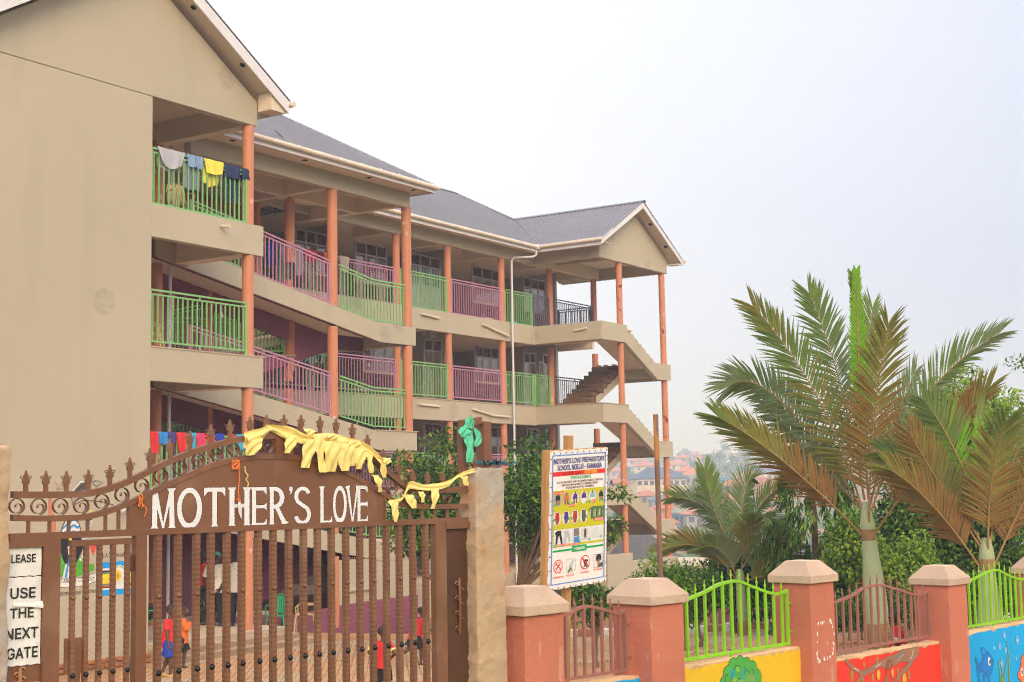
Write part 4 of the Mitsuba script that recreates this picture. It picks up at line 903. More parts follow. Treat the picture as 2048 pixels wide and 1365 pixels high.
yc.append(([g(1.60, .36, .05), g(1.72, .40, .06), g(1.83, .44, .05), g(1.96, .415, .06), g(2.1, .38, .07), g(2.22, .39, .06), g(2.36, .37, .05), g(2.5, .36, .06), g(2.6, .33, .05), g(2.68, .30, .06), g(2.80, .23, .05)],
           [.10, .10, .05, .09, .07, .06, .10, .07, .09, .06, .05], [0, 0, 1.], 1.0, .03))
def flag(s, z, w, h, tip, sd, o=0.06): yc.append(([g(s, z, o), g(s + tip * .3, z - h * .35, o + .025), g(s + tip, z - h, o + .01)], [w, w * .95, w * .6], FD, sd, .022))
for a in ((1.67, .385, .13, .12, -.03, 2), (1.97, .40, .10, .12, -.03, 3), (2.13, .38, .11, .20, -.04, 4), (2.20, .40, .09, .25, .04, 5), (2.30, .36, .13, .21, .02, 6), (2.40, .36, .12, .20, .04, 7), (2.46, .35, .11, .16, .05, 8), (2.57, .32, .10, .15, .0, 9), (2.52, .37, .12, .06, .0, 10), (2.33, .41, .10, .05, .0, 11), (2.12, .45, .09, .06, .02, 12), (2.66, .29, .06, .15, .02, 13), (2.78, .24, .06, .13, .03, 14), (2.82, .25, .09, .05, .0, 15), (2.72, .13, .06, .13, .05, 17)): flag(*a)
yc.append(([g(1.79, .47, .05), g(1.82, .43, .06)], [.03, .07], FD, 18, .01))
cloth('yellow_bunting', yc, 'yellow_cloth', 'crumpled yellow cloth bunting knotted along the top of the gate arch', 'bunting')
yc2 = [([g(2.87, -.07, .05), g(2.97, -.055, .06), g(3.08, .05, .05), g(3.22, .03, .05), g(3.34, .035, .05), g(3.47, .06, .05), g(3.55, .11, .06), g(3.68, .16, .12)], [.03, .035, .06, .045, .05, .045, .03, .03], [0, 0, 1.], 20, .012)]
for s, z, w, h, tip, sd in ((2.90, -.065, .09, .15, .02, 21), (3.04, -.02, .12, .10, .06, 22), (3.31, .02, .09, .15, -.02, 23), (3.17, .0, .06, .08, .02, 24), (3.60, .13, .09, .09, .04, 25)): yc2.append(([g(s, z, .055), g(s + tip * .4, z - h * .4, .07), g(s + tip, z - h, .06)], [w, w * .8, w * .45], FD, sd, .014))
cloth('yellow_bunting', yc2, 'yellow_cloth', 'yellow pennant string sagging from the gate to the cement pillar', 'bunting')
gc = [([g(3.60, .50, .08), g(3.64, .53, .10), g(3.70, .50, .09)], [.06, .10, .06], unit(UP + FD * .3), 30, .02), ([g(3.60, .49, .09), g(3.58, .44, .11), g(3.61, .40, .10)], [.09, .12, .03], FD, 31, .02),
      ([g(3.67, .46, .09), g(3.63, .38, .10), g(3.645, .31, .1), g(3.635, .22, .09)], [.05, .09, .07, .06], FD, 32, .025), ([g(3.70, .48, .1), g(3.74, .41, .10), g(3.71, .34, .09)], [.03, .07, .05], FD, 33, .015)]
cloth('green_cloth', gc, 'mint_cloth', 'mint green cloth strip tied round the steel frame on the cement pillar', 'cloth')
def cord(P, r, label, cat='cord', group=None, m='orange_cord'):
    return solo('cord', MB().tube(P, r, 6).ply(m, smooth=True), label, cat, group)
cord([g(.835 + .012 * math.sin(t * 2.4), -.0 - .0 + .02 * math.cos(t * 3.1) - t * .006, .03 + .01 * math.sin(t * 3)) for t in np.linspace(0, 9, 50)] + [g(.86, -.05, .03), g(.875, -.08, .035), g(.872, -.11, .03), g(.865, -.125, .03)], .004, 'knotted orange cord hanging above the first letter of the gate')
kc = cord([g(1.545 + .03 * math.sin(t * 2.7), .20 + .03 * math.cos(t * 2.2), .035) for t in np.linspace(0, 9, 40)] + [g(1.575, .17, .03), g(1.578, .10, .03), g(1.57, .03, .03), g(1.575, -.03, .03)] + [g(1.57 + .012 * math.sin(t), -.035 + .008 * math.cos(t * 1.3), .035) for t in np.linspace(0, 7, 20)], .004, 'long orange cord hanging down over the gate panel with a grey feather at its end')
solo('feather', ply(ribbon([g(1.575, -.04, .03), g(1.58, -.08, .034), g(1.585, -.12, .03), g(1.60, -.165, .03)], [.012, .03, .024, .003], FD, 40, .004, nsub=14, nw=5), 'pipe_plastic', smooth=True), 'grey feather dangling from the orange cord over the white letters', 'feather')
cord([g(1.62, .19, .03), g(1.625, .15, .03), g(1.645, .13, .035), g(1.63, .10, .03), g(1.65, .08, .03), g(1.645, .05, .03)], .004, 'short yellow-orange string hanging from a scroll beside the long cord', m='yellow_cloth')
# ------------------------------------------------------------------ roadside fence: pillars, painted walls, railings
def terra_fn(p, n, uv):
    a = fbm(p.x * 1.2, p.y * 1.2, p.z * 1.2, 4); b = noise(p.x * 55, p.y * 55, p.z * 30)
    sc = smoothstep(0.66, 0.70, fbm(p.x * 21 + p.y * 21, 4.0, p.z * 3.5, 3)) * smoothstep(0.5, 0.62, noise(p.x * 2.3, p.y * 2.3, p.z * 2.0))
    return mix(mi.Color3f(0.50, 0.17, 0.118) * (0.82 + 0.30 * a + 0.12 * b), mi.Color3f(0.62, 0.48, 0.38), 0.28 * sc)
mat('terracotta_render', [0.5, 0.17, 0.1], rough=0.9, spec=0.2, fn=terra_fn, bump=(0.008, 42))
mat('cap_cement', [0.50, 0.37, 0.295], rough=0.9, spec=0.2, var=0.18, scale=3, bump=(0.003, 25), fine=0.06)
mat('bare_plaster', [0.56, 0.37, 0.22], rough=0.95, spec=0.15, var=0.3, scale=4, bump=(0.004, 30))
mat('chipped_paint_white', [0.75, 0.72, 0.70], rough=0.7)
for nm, c in (('wall_yellow', [0.74, 0.47, 0.025]), ('wall_red', [0.72, 0.05, 0.03]), ('wall_blue', [0.012, 0.36, 0.80])):
    mat(nm, c, rough=0.7, spec=0.3, var=0.10, scale=1.6, bump=(0.002, 24), fine=0.04)
def fence_pillar(s0, s1, zc, label, o0=-0.22, o1=0.21):
    k = thing('fence_pillar', label, 'pillar')
    m = rbox(s1 - s0, o1 - o0, 1.75, 0.008, 8).refine_to_length(0.06); v, f = man_arr(m)
    v += (meshkit.fbm(v * 9 + s0, 3)[:, None] - 0.5) * 0.008 * np.sign(v) * [1, 1, 0]
    P = fp((s0 + s1) / 2, zc - 0.875, (o0 + o1) / 2) + v[:, :1] * FD + v[:, 1:2] * FN + v[:, 2:3] * UP
    put('shaft', ply((P, f[:, ::-1]), 'terracotta_render', smooth=40), k)
    a, b, w = (s1 - s0) / 2 + 0.03, (o1 - o0) / 2 + 0.03, 0.5
    ring = lambda q, z: [np.array([sx * a * q, sy * b * q, z]) for sx, sy in ((-1, -1), (1, -1), (1, 1), (-1, 1))]
    hull = m3.Manifold.batch_hull([m3.Manifold.sphere(0.006, 8).translate(p.tolist()) for q, z in ((1, 0.006), (1, 0.07), (0.5, 0.205)) for p in ring(q, z)])
    v, f = man_arr(hull.refine_to_length(0.06)); v[:, 2] += (meshkit.noise(v * 30) - 0.5) * 0.004
    P = fp((s0 + s1) / 2, zc, (o0 + o1) / 2) + v[:, :1] * FD + v[:, 1:2] * FN + v[:, 2:3] * UP
    put('cap', ply((P, f[:, ::-1]), 'cap_cement', smooth=25), k)
    return k
P1 = fence_pillar(4.10, 4.55, -0.975, 'terracotta fence pillar with mud-stained cap right beside the cement gate pillar')
P2 = fence_pillar(5.65, 6.10, -1.0, 'terracotta fence pillar between the notice board and the yellow mural wall')
P3 = fence_pillar(8.11, 8.54, -0.96, 'terracotta fence pillar with flecks of torn white poster, between the yellow and the red mural walls')
P4 = fence_pillar(10.89, 11.32, -1.145, 'terracotta fence pillar between the red and the blue fish mural walls')
P5 = fence_pillar(13.45, 13.88, -1.16, 'terracotta fence pillar at the right edge of the picture, past the blue fish wall')
fl = np.random.default_rng(5)
for (u, z) in [(.12, -1.35), (.16, -1.345), (.2, -1.34), (.24, -1.345), (.33, -1.345), (.36, -1.35), (.38, -1.40), (.395, -1.47), (.10, -1.45), (.09, -1.53), (.08, -1.64), (.085, -1.68), (.12, -1.72), (.2, -1.71), (.26, -1.70), (.3, -1.69), (.36, -1.66), (.375, -1.62), (.27, -1.56), (.38, -1.57)]:
    q = Polygon([(fl.normal(0, .009) + .008 * math.cos(t), fl.normal(0, .012) + .014 * math.sin(t)) for t in np.linspace(0, 2 * PI, 8)[:-1]]).convex_hull
    MB().prism(affinity.translate(q, 8.11 + u, z), fp(0, 0, 0.2125), FD, UP, -0.0015).put('paper_fleck', 'chipped_paint_white', P3)
def mural_wall(s0, s1, z0, z1, m, label):
    """low plastered wall, painted on the road face; the top is bare plaster"""
    k = thing('mural_wall', label, 'wall'); n = int((s1 - s0) / 0.05); rw_ = np.random.default_rng(int(s0 * 10))
    body = MB(); zs = lambda s: z0 + (z1 - z0) * (s - s0) / (s1 - s0)
    V = []; ss = np.linspace(s0, s1, n + 1)
    for s in ss:
        e = rw_.normal(0, 0.004, 2)
        for (o, z) in ((0.07, -3.2), (0.07, zs(s) - 0.008 + e[0]), (0.052, zs(s) + 0.004 + e[1]), (-0.11, zs(s) + e[0]), (-0.12, -3.2)): V.append(fp(s, z, o))
    Fc = [[5 * i + j, 5 * i + 5 + j, 5 * i + 6 + j, 5 * i + 1 + j] for i in range(n) for j in range(4)]
    body.add(np.array(V), np.array(Fc)).put('masonry', 'bare_plaster', k, smooth=30)
    edge = [(s, zs(s) - 0.012 - abs(rw_.normal(0, 0.006)) - (0.02 if rw_.random() < 0.10 else 0)) for s in ss]
    MB().prism(Polygon([(s0 + .004, -3.2), (s1 - .004, -3.2)] + edge[::-1]).buffer(0), fp(0, 0, 0.071), FD, UP, -0.004).put('painted_face', m, k)
    return k
def paint(k, poly, colour, layer=1, name='painting', m=None):
    """a flat painted shape of the mural"""
    if m is None:
        m = 'paint_' + '_'.join(f'{int(c * 999)}' for c in colour)
        if m not in PAL: mat(m, colour, rough=0.7, spec=0.3, var=0.12, scale=9, fine=0.05)
    return MB().prism(poly, fp(0, 0, 0.0750 + 0.0007 * layer), FD, UP, -0.0009).put(name, m, k)
W0 = mural_wall(4.55, 5.65, -1.585, -1.60, 'wall_blue', 'low wall painted bright blue between the first two terracotta pillars')
W1 = mural_wall(6.10, 8.11, -1.592, -1.575, 'wall_yellow', 'low wall painted yellow with a green bush, under the bright green railing')
W2 = mural_wall(8.54, 10.89, -1.765, -1.77, 'wall_red', 'low wall painted red with a brown branch, leaves and mangoes')
W3 = mural_wall(11.32, 13.45, -1.73, -1.715, 'wall_blue', 'low wall painted blue with fish, bubbles and seaweed')
# bush on the yellow wall
rb = np.random.default_rng(2); blobs = [Point(7.1 + .27 * math.cos(a) * q, -1.90 + .27 * math.sin(a) * q * 1.0).buffer(.055 + .035 * rb.random()) for a in np.linspace(0, 2 * PI, 17) for q in (1.0, .6)] + [Point(7.105, -1.66).buffer(.055), Point(7.05, -1.68).buffer(.05), Point(7.1, -1.88).buffer(.22)]
bush = unary_union(blobs); paint(W1, bush.buffer(.006), [.02, .06, .02], 0); paint(W1, bush, [.07, .36, .06], 1)
for (a, b_, r, c) in ((6.98, -1.72, .05, [.03, .33, .26]), (7.15, -1.74, .06, [.05, .34, .2]), (7.22, -1.80, .07, [.13, .35, .05]), (7.0, -1.82, .07, [.2, .42, .05]), (7.12, -1.84, .06, [.2, .4, .1]), (7.3, -1.79, .04, [.16, .3, .12]), (7.06, -1.68, .03, [.2, .45, .08])):
    paint(W1, Point(a, b_).buffer(r).intersection(bush), c, 2)
for a, b_, r, t in ((7.05, -1.70, .05, 40), (7.14, -1.70, .04, 300), (7.0, -1.76, .05, 100), (7.2, -1.76, .05, 20), (7.27, -1.74, .04, 330), (7.08, -1.82, .05, 60), (6.9, -1.76, .045, 80)):
    paint(W1, LineString(ell(a, b_, r, r, t, t + 110, 10)).buffer(.004), [.02, .08, .03], 3)
MB().prism(Polygon([(7.06, -2.6), (7.14, -2.6), (7.13, -2.1), (7.07, -2.1)]), fp(0, 0, .0757), FD, UP, -.0009).put('painting', 'paint_19_59_19', W1)
# branch, leaves and fruit on the red wall
br = unary_union([LineString([(9.12, -2.08), (9.17, -2.0), (9.26, -1.945), (9.40, -1.925), (9.56, -1.885), (9.72, -1.875)]).buffer(.032), LineString([(9.70, -1.885), (9.92, -1.87), (10.12, -1.82), (10.28, -1.77)]).buffer(.055), LineString([(8.93, -1.782), (9.02, -1.85), (9.12, -1.90), (9.24, -1.94)]).buffer(.018),
     LineString([(10.35, -1.76), (10.31, -1.86), (10.20, -1.95), (10.05, -2.01), (9.95, -2.06)]).buffer(.030), Polygon([(10.10, -1.80), (10.17, -1.76), (10.43, -1.755), (10.40, -1.88), (10.25, -1.93), (10.05, -1.90)])])
br = br.intersection(sbox(8.6, -3, 10.8, -1.79 + .012)); paint(W2, br.buffer(.004), [.16, .07, .05], 0); paint(W2, br, [.30, .15, .10], 1)
for pts in ([(9.08, -1.875), (9.16, -1.905)], [(9.5, -1.905), (9.6, -1.88)], [(9.95, -1.88), (10.08, -1.83)], [(10.30, -1.80), (10.27, -1.86), (10.22, -1.90)]): paint(W2, LineString(pts).buffer(.006), [.55, .45, .40], 2)
paint(W2, Polygon([(9.88, -1.84), (10.05, -1.80), (10.12, -1.83), (9.95, -1.88)]), [.20, .16, .15], 2)
leaf = lambda s, z, h: Polygon([(s, z), (s + .16 * h, z - .35 * h), (s + .09 * h, z - .8 * h), (s - .01 * h, z - 1.05 * h), (s - .10 * h, z - .7 * h), (s - .13 * h, z - .3 * h)])
for s, z, h in ((9.03, -1.87, .13), (9.275, -1.835, .055), (9.54, -1.80, .065), (9.24, -1.985, .06), (9.435, -1.965, .08), (9.95, -1.95, .07), (10.18, -2.01, .09)):
    paint(W2, leaf(s, z, h).buffer(.005), [.62, .30, .10], 1); paint(W2, leaf(s, z, h), [.06, .32, .06], 2)
for s, z, a, b_, c in ((9.55, -1.99, .034, .052, [.70, .33, .04]), (9.84, -2.0, .038, .052, [.72, .16, .04]), (10.08, -2.10, .045, .07, [.68, .30, .05]), (9.17, -2.08, .04, .03, [.70, .35, .05])):
    e_ = Polygon(ell(s, z, a, b_)); paint(W2, e_.buffer(.005), [.35, .12, .03], 1); paint(W2, e_, c, 2); paint(W2, Polygon(ell(s - a * .3, z + b_ * .2, a * .3, b_ * .4)), [.75, .45, .12], 3)
for pts in ([(9.71, -2.02), (9.715, -1.93), (9.73, -1.87), (9.76, -1.86), (9.78, -1.88)], [(9.76, -1.95), (9.75, -1.90), (9.775, -1.865), (9.81, -1.865), (9.83, -1.90), (9.82, -1.93)]): paint(W2, LineString(pts).buffer(.011), [.22, .07, .05], 3)
paint(W2, Polygon(ell(9.715, -2.10, .055, .08)), [.32, .13, .08], 3); paint(W2, Polygon(ell(9.895, -2.11, .04, .05)), [.30, .13, .08], 3)
# fish, bubbles and weed on the blue wall
fish = Polygon([(12.03, -1.985), (12.10, -2.03), (12.135, -2.12), (12.11, -2.20), (12.04, -2.26), (11.98, -2.255), (11.93, -2.20), (11.87, -2.18), (11.80, -2.22), (11.75, -2.19), (11.735, -2.10), (11.715, -2.02), (11.76, -2.07), (11.83, -2.115), (11.87, -2.09), (11.90, -2.02), (11.95, -1.985)])
fin = Polygon([(11.90, -2.02), (11.86, -1.96), (11.855, -1.93), (11.90, -1.92), (11.96, -1.945), (12.0, -1.99), (11.94, -2.0)])
legs_ = unary_union([Polygon([(11.75, -2.20), (11.80, -2.22), (11.81, -2.34), (11.76, -2.33)]), Polygon([(11.88, -2.22), (11.93, -2.24), (11.94, -2.45), (11.87, -2.45)]), Polygon([(12.0, -2.26), (12.05, -2.25), (12.05, -2.45), (11.99, -2.45)])])
allf = unary_union([fish.buffer(.012).buffer(-.006), fin, legs_]); paint(W3, allf.buffer(.005), [.005, .04, .16], 0); paint(W3, allf, [.01, .19, .62], 1); paint(W3, fin.buffer(-.012), [.02, .27, .70], 2)
for (a, b_) in ((11.76, -2.11), (11.77, -2.15)): paint(W3, LineString([(a, b_), (a + .05, b_ - .02), (a + .08, b_ + .005)]).buffer(.003), [.005, .04, .16], 2)
paint(W3, Polygon(ell(12.05, -2.095, .032, .05)), [.75, .75, .72], 2); paint(W3, Polygon(ell(12.062, -2.095, .018, .03)), [.03, .03, .04], 3); paint(W3, Polygon(ell(12.056, -2.08, .006, .008)), [.8, .8, .8], 4)
paint(W3, unary_union([Polygon(ell(12.145, -2.085, .015, .025)), Polygon(ell(12.145, -2.13, .015, .022))]), [.01, .12, .45], 1)
for s, z, a in ((12.474, -1.824, .032), (12.81, -1.912, .042), (12.343, -1.945, .032), (12.488, -2.003, .026), (12.367, -2.146, .036), (12.756, -2.124, .022), (13.1, -2.0, .03)):
    e_ = Polygon(ell(s, z, a, a * 1.25)); paint(W3, e_.difference(e_.buffer(-a * .28)), [.35, .58, .85], 1); paint(W3, Polygon(ell(s - a * .15, z - a * .1, a * .35, a * .5)), [.5, .68, .9], 1)
paint(W3, Polygon(ell(12.19, -1.951, .009, .022)), [.55, .7, .9], 1)
for pts in ([(12.53, -2.5), (12.55, -2.2), (12.555, -2.05), (12.52, -1.90)], [(12.33, -2.5), (12.42, -2.28), (12.50, -2.14), (12.525, -2.05)], [(12.32, -2.5), (12.31, -2.3), (12.29, -2.16), (12.27, -2.10)], [(12.35, -2.5), (12.36, -2.25), (12.345, -2.07)], [(11.36, -2.5), (11.37, -2.1), (11.35, -1.9)], [(12.95, -2.5), (12.97, -2.2), (13.02, -2.05)]):
    L = LineString(pts); paint(W3, unary_union([LineString([L.interpolate(t, True), L.interpolate(t + .1, True)]).buffer(.018 * (1 - t) + .003) for t in np.arange(0, 1, .1)]), [.20, .30, .045], 2)
fo = unary_union([Polygon(ell(12.93, -2.33, .12, .13)), Polygon(ell(12.96, -2.19, .09, .09)), Polygon(ell(12.80, -2.33, .03, .04))]); paint(W3, fo.buffer(.005), [.3, .06, .03], 2); paint(W3, fo, [.74, .17, .07], 3)
paint(W3, Polygon(ell(12.88, -2.30, .03, .05)), [.75, .75, .72], 4); paint(W3, Polygon(ell(12.88, -2.30, .017, .03)), [.03, .03, .04], 5)
# arched railings on the walls
plain_fins = Polygon([(-.006, 0), (.006, 0), (.006, .03), (.016, .045), (.009, .055), (.005, .06), (0, .10), (-.005, .06), (-.009, .055), (-.016, .045), (-.006, .03)])
mat('lime_rail', [0.23, 0.54, 0.015], rough=0.38, spec=0.5, var=0.12, scale=5)
mat('rust_pink_rail', [0.30, 0.125, 0.105], rough=0.5, spec=0.45, var=0.14, scale=6)
def arched_railing(s0, s1, zb, ze, zp, peak, m, label, nb, feet=()):
    k = thing('fence_railing', label, 'railing'); w = (s1 - s0)
    xs_ = [s0, s0 + .10 * w, s0 + .26 * w, peak - .08 * w, peak + .02 * w, s1 - .32 * w, s1 - .19 * w, s1 - .10 * w, s1]
    h = zp - ze; zs_ = [ze - .02, ze + .02, ze + .48 * h, zp - .01, zp, ze + .55 * h, ze + .13 * h, ze - .01, ze + .012]
    fz = PCI(xs_, zs_); n = 50; V = []; d = 0.032
    for s in np.linspace(s0, s1, n):
        z = float(fz(s))
        for (dz, do) in ((0, -d / 2), (0, d / 2), (-.026, d / 2), (-.026, -d / 2)): V.append(fp(s, z + dz, -0.02 + do))
    Fc = [[4 * i + q, 4 * i + (q + 1) % 4, 4 * i + 4 + (q + 1) % 4, 4 * i + 4 + q] for i in range(n - 1) for q in range(4)]
    MB().add(np.array(V), np.array(Fc)).put('top_rail', m, k, smooth=30)
    MB().obox(fp((s0 + s1) / 2, zb + .013, -.02), FD * w / 2, FN * .016, UP * .013).put('bottom_rail', m, k)
    for s in (s0 + .012, s1 - .012): MB().obox(fp(s, (zb + float(fz(s))) / 2, -.02), FD * .012, FN * .015, UP * (float(fz(s)) - zb) / 2).put('end_post', m, k)
    for i in range(nb):
        s = s0 + w * (i + 0.75) / (nb + 0.5); z = float(fz(s)) - .026
        MB().obox(fp(s, (zb + .026 + z) / 2, -.02), FD * .0115, FN * .0115, UP * (z - zb - .026) / 2).put('bar', m, k)
        MB().prism(plain_fins, fp(s, z + .026, -.015), FD, UP, -.010).put('spear_tip', m, k)
    for s in feet: MB().obox(fp(s, zb - .03, -.02), FD * .01, FN * .01, UP * .035).put('foot', m, k)
    for z in (zb + .12, zb + .40):
        for s, e in ((s1, .05), (s0, -.05)): MB().tube([fp(s, z, -.02), fp(s + e, z, -.02)], .011, 6).put('bracket', m, k)
arched_railing(4.62, 5.585, -1.56, -1.045, -.965, 5.05, 'rust_pink_rail', 'rust-pink arched railing below the notice board', 8)
arched_railing(6.2, 8.06, -1.555, -1.03, -.875, 7.15, 'lime_rail', 'bright lime green arched railing on the yellow mural wall', 13, (7.1,))
arched_railing(8.68, 10.85, -1.715, -1.215, -1.065, 9.7, 'rust_pink_rail', 'rust-pink arched railing on the red mural wall', 15)
arched_railing(11.45, 13.40, -1.69, -1.19, -1.05, 12.5, 'lime_rail', 'lime green arched railing on the blue fish wall', 14, (12.4,))

# ------------------------------------------------------------------ notice board on wooden posts behind the fence
NB = thing('notice_board', 'tall white printed banner on a wooden frame listing banned dress codes', 'notice board')
mat('raw_wood', [0.50, 0.27, 0.12], rough=0.75, spec=0.25, fn=lambda p, n, uv: mi.Color3f(0.50, 0.27, 0.12) * (0.7 + 0.5 * fbm(p.x * 40, p.y * 40, p.z * 3, 4)))
mat('banner_vinyl', [0.80, 0.79, 0.84], rough=0.45, spec=0.4, var=0.03, scale=4)
NX, NY = cw(unit([.573, .587, .042])), None
ny = np.array([.04, -.129, 1.257]); ny = ny - (ny @ unit([.573, .587, .042])) * unit([.573, .587, .042]); NY = cw(unit(ny)); NZ = np.cross(NX, NY)
NWd, NH = 0.81, 1.265
NO = cw([.583, 13.3, -.266]) - NX * NWd / 2 - NY * NH / 2
nb = lambda u, v, o=0.0: NO + NX * (u * NWd) + NY * ((1 - v) * NH) + NZ * o
MB().obox(nb(-.02, .5, -.026), NX * .025, NZ * .028, NY * (NH / 2 + .01)).put('side_batten', 'raw_wood', NB)
MB().obox(nb(1.0, .5, -.03), NX * .02, NZ * .02, NY * (NH / 2)).put('side_batten', 'raw_wood', NB)
for v in (.012, .988): MB().obox(nb(.5, v, -.03), NX * NWd / 2 * .98, NZ * .02, NY * .02).put('cross_batten', 'raw_wood', NB)
for u, top, bot in ((.43, -.10, 1.75),): MB().obox(nb(u, (top + bot) / 2, -.085), NX * .036, NZ * .03, NY * NH * (bot - top) / 2).put('post', 'raw_wood', NB)
n, k = 24, 36; U, Vv = np.meshgrid(np.linspace(0, 1, n), np.linspace(0, 1, k), indexing='ij'); rp = meshkit.fbm(np.stack([U * 3, Vv * 5, U * 0], -1), 3) - .5
edge = np.minimum(np.minimum(U, 1 - U) * 8, np.minimum(Vv, 1 - Vv) * 12).clip(0, 1)
pts = np.array([[nb(U[i, j] + (.006 * math.sin(j * 1.7) if i in (0, n - 1) else 0), Vv[i, j] + (.004 * math.sin(i * 1.9) if j in (0, k - 1) else 0), .002 + rp[i, j] * .004 * edge[i, j]) for j in range(k)] for i in range(n)]).reshape(-1, 3)
f = np.array([[i * k + j, i * k + j + 1, (i + 1) * k + j + 1, (i + 1) * k + j] for i in range(n - 1) for j in range(k - 1)])
put('banner', ply((pts, f), 'banner_vinyl', smooth=True), NB)
def pr_(poly, colour, layer=1, name='print'):
    m = 'ink_' + '_'.join(f'{int(c * 999)}' for c in colour)
    if m not in PAL: plain(m, colour, rough=0.5)
    g = affinity.scale(poly, NWd, -NH, origin=(0, 0)); O = NO + NY * NH + NZ * (.0055 + .0009 * layer)
    return MB().prism(g, O, NX, NY, .0006).put(name, m, NB)
def tx_(t, u0, u1, v, h, colour, layer=3, bold=True):
    m = 'ink_' + '_'.join(f'{int(c * 999)}' for c in colour)
    if m not in PAL: plain(m, colour, rough=0.5)
    tm = meshkit.text_mesh(t, h * NH, .0006, bold); q = np.array(tm.vertices); q[:, 0] -= q[:, 0].min(); q[:, 0] *= (u1 - u0) * NWd / q[:, 0].max()
    put('lettering', ply((nb(u0, v, .0055 + .0009 * layer) + q[:, :1] * NX + q[:, 1:2] * NY + q[:, 2:3] * NZ, tm.faces), m), NB)
R_ = lambda u0, v0, u1, v1: sbox(u0, v0, u1, v1)
E_ = lambda u, v, a, b_: Polygon(ell(u, v, a, b_, n=28))
BLUE, NAVY, RED, GRN, OLV, WH = [.10, .25, .70], [.035, .025, .20], [.72, .035, .03], [.01, .36, .10], [.55, .52, .02], [.78, .78, .82]
pr_(R_(.045, .03, .965, .965).difference(R_(.06, .037, .95, .958)), BLUE)
tx_("MOTHER'S LOVE PREPARATORY", .07, .94, .094, .036, NAVY); tx_('SCHOOL NDEJJE- KANAABA', .13, .89, .142, .036, NAVY)
pr_(R_(.05, .152, .962, .184), RED); tx_('ATTENTION!', .22, .53, .178, .019, [.12, .02, .015], bold=False); tx_('VISITORS', .585, .81, .178, .021, [.78, .66, .06])
tx_('STAFF & STUDENTS', .36, .70, .212, .021, GRN)
for t, a, b_, v in (('ALL THOSE WITH THE FOLLOWING DRESS CODES OR', .12, .91, .236), ('RELATED ARE STRICTLY BANNED FROM', .21, .82, .257), ('ACCESSING SCHOOL PREMISES.', .27, .76, .278)): tx_(t, a, b_, v, .0125, [.16, .03, .03])
pr_(R_(.07, .288, .945, .695), OLV)
sk = [.24, .11, .06]; dk = [.03, .03, .035]; pu = [.10, .04, .26]; gy = [.35, .35, .40]
ov1 = [(.14, gy, dk, sk), (.285, [.5, .35, .25], [.55, .16, .06], sk), (.435, [.65, .65, .70], pu, sk), (.585, [.62, .62, .7], pu, WH), (.735, [.55, .65, .6], [.25, .4, .6], WH), (.885, [.5, .5, .3], dk, sk)]
for i, (u, bg, c1, c2) in enumerate(ov1):
    pr_(E_(u, .352, .066, .046), bg, 2); pr_(Polygon([(u - .03, .322), (u + .03, .322), (u + .042, .358), (u - .042, .358)]), c1, 3); pr_(unary_union([R_(u - .03, .358, u - .006, .392), R_(u + .008, .358, u + .03, .390)]), c2, 3); pr_(E_(u, .316, .016, .010), sk, 3)
    pr_(E_(u - .045 + .09 * (i % 2), .388, .016, .009), GRN, 4); tx_(str(i + 1), u - .050 + .09 * (i % 2), u - .040 + .09 * (i % 2), .392, .008, WH, 5)
for u0, u1, v in ((.085, .24, .296), (.335, .42, .392), (.715, .78, .376)): pr_(R_(u0, v, u1, v + .020), RED, 4); tx_('SKIMPY DRESSES' if u0 < .1 else 'MINI SKIRTS', u0 + .006, u1 - .006, v + .0145, .008, WH, 5)
for i, (u, c1, c2) in enumerate(((.135, [.5, .03, .02], sk), (.285, pu, sk), (.435, [.42, .05, .03], [.42, .05, .03]), (.585, [.10, .09, .10], [.10, .09, .10]))):
    pr_(E_(u, .488, .066, .050), [.66, .66, .70], 2); pr_(Polygon([(u - .03, .445), (u + .03, .445), (u + .038, .49), (u + .02, .53), (u - .02, .53), (u - .036, .49)]), c1, 3); pr_(R_(u - .012, .50, u + .012, .532), c2, 4)
    pr_(E_(u - .05 + .1 * (i % 2), .497, .017, .010), GRN, 4); tx_(str(i + 7), u - .056 + .1 * (i % 2), u - .044 + .1 * (i % 2), .501, .008, WH, 5)
pr_(Polygon([(.68, .452), (.74, .436), (.94, .440), (.94, .515), (.72, .51)]).buffer(.01), [.10, .18, .06], 2)
for i in range(9): pr_(R_(.69 + i * .028, .45 + .006 * (i % 3), .705 + i * .028, .50 + .004 * (i % 2)), [[.6, .6, .55], [.02, .10, .02], [.25, .35, .15]][i % 3], 3)
pr_(R_(.77, .512, .935, .536), RED, 4); tx_('INDECENT CLOTHES', .78, .925, .522, .008, WH, 5); tx_('INSIDE THE SCHOOL', .78, .925, .533, .008, WH, 5)
pr_(R_(.085, .570, .935, .680), [.70, .71, .76], 2)
pr_(R_(.395, .572, .525, .678), [.55, .58, .62], 3)
for pts, c in (([(.10, .59), (.15, .575), (.21, .58), (.20, .60), (.22, .63), (.23, .675), (.205, .675), (.17, .61), (.15, .63), (.14, .675), (.11, .675), (.12, .62)], dk), ([(.25, .585), (.33, .58), (.35, .62), (.37, .66), (.34, .675), (.30, .61), (.28, .67), (.25, .67), (.26, .61)], [.45, .50, .60]), ([(.42, .575), (.50, .575), (.51, .63), (.42, .63)], [.20, .19, .20]), ([(.42, .635), (.515, .635), (.515, .678), (.42, .678)], [.06, .25, .60]), ([(.60, .585), (.63, .585), (.635, .61), (.63, .65), (.60, .65), (.595, .61)], [.10, .07, .07]), ([(.75, .585), (.83, .58), (.85, .66), (.80, .665), (.79, .61), (.77, .665), (.74, .66)], [.62, .64, .72])):
    pr_(Polygon(pts), c, 4)
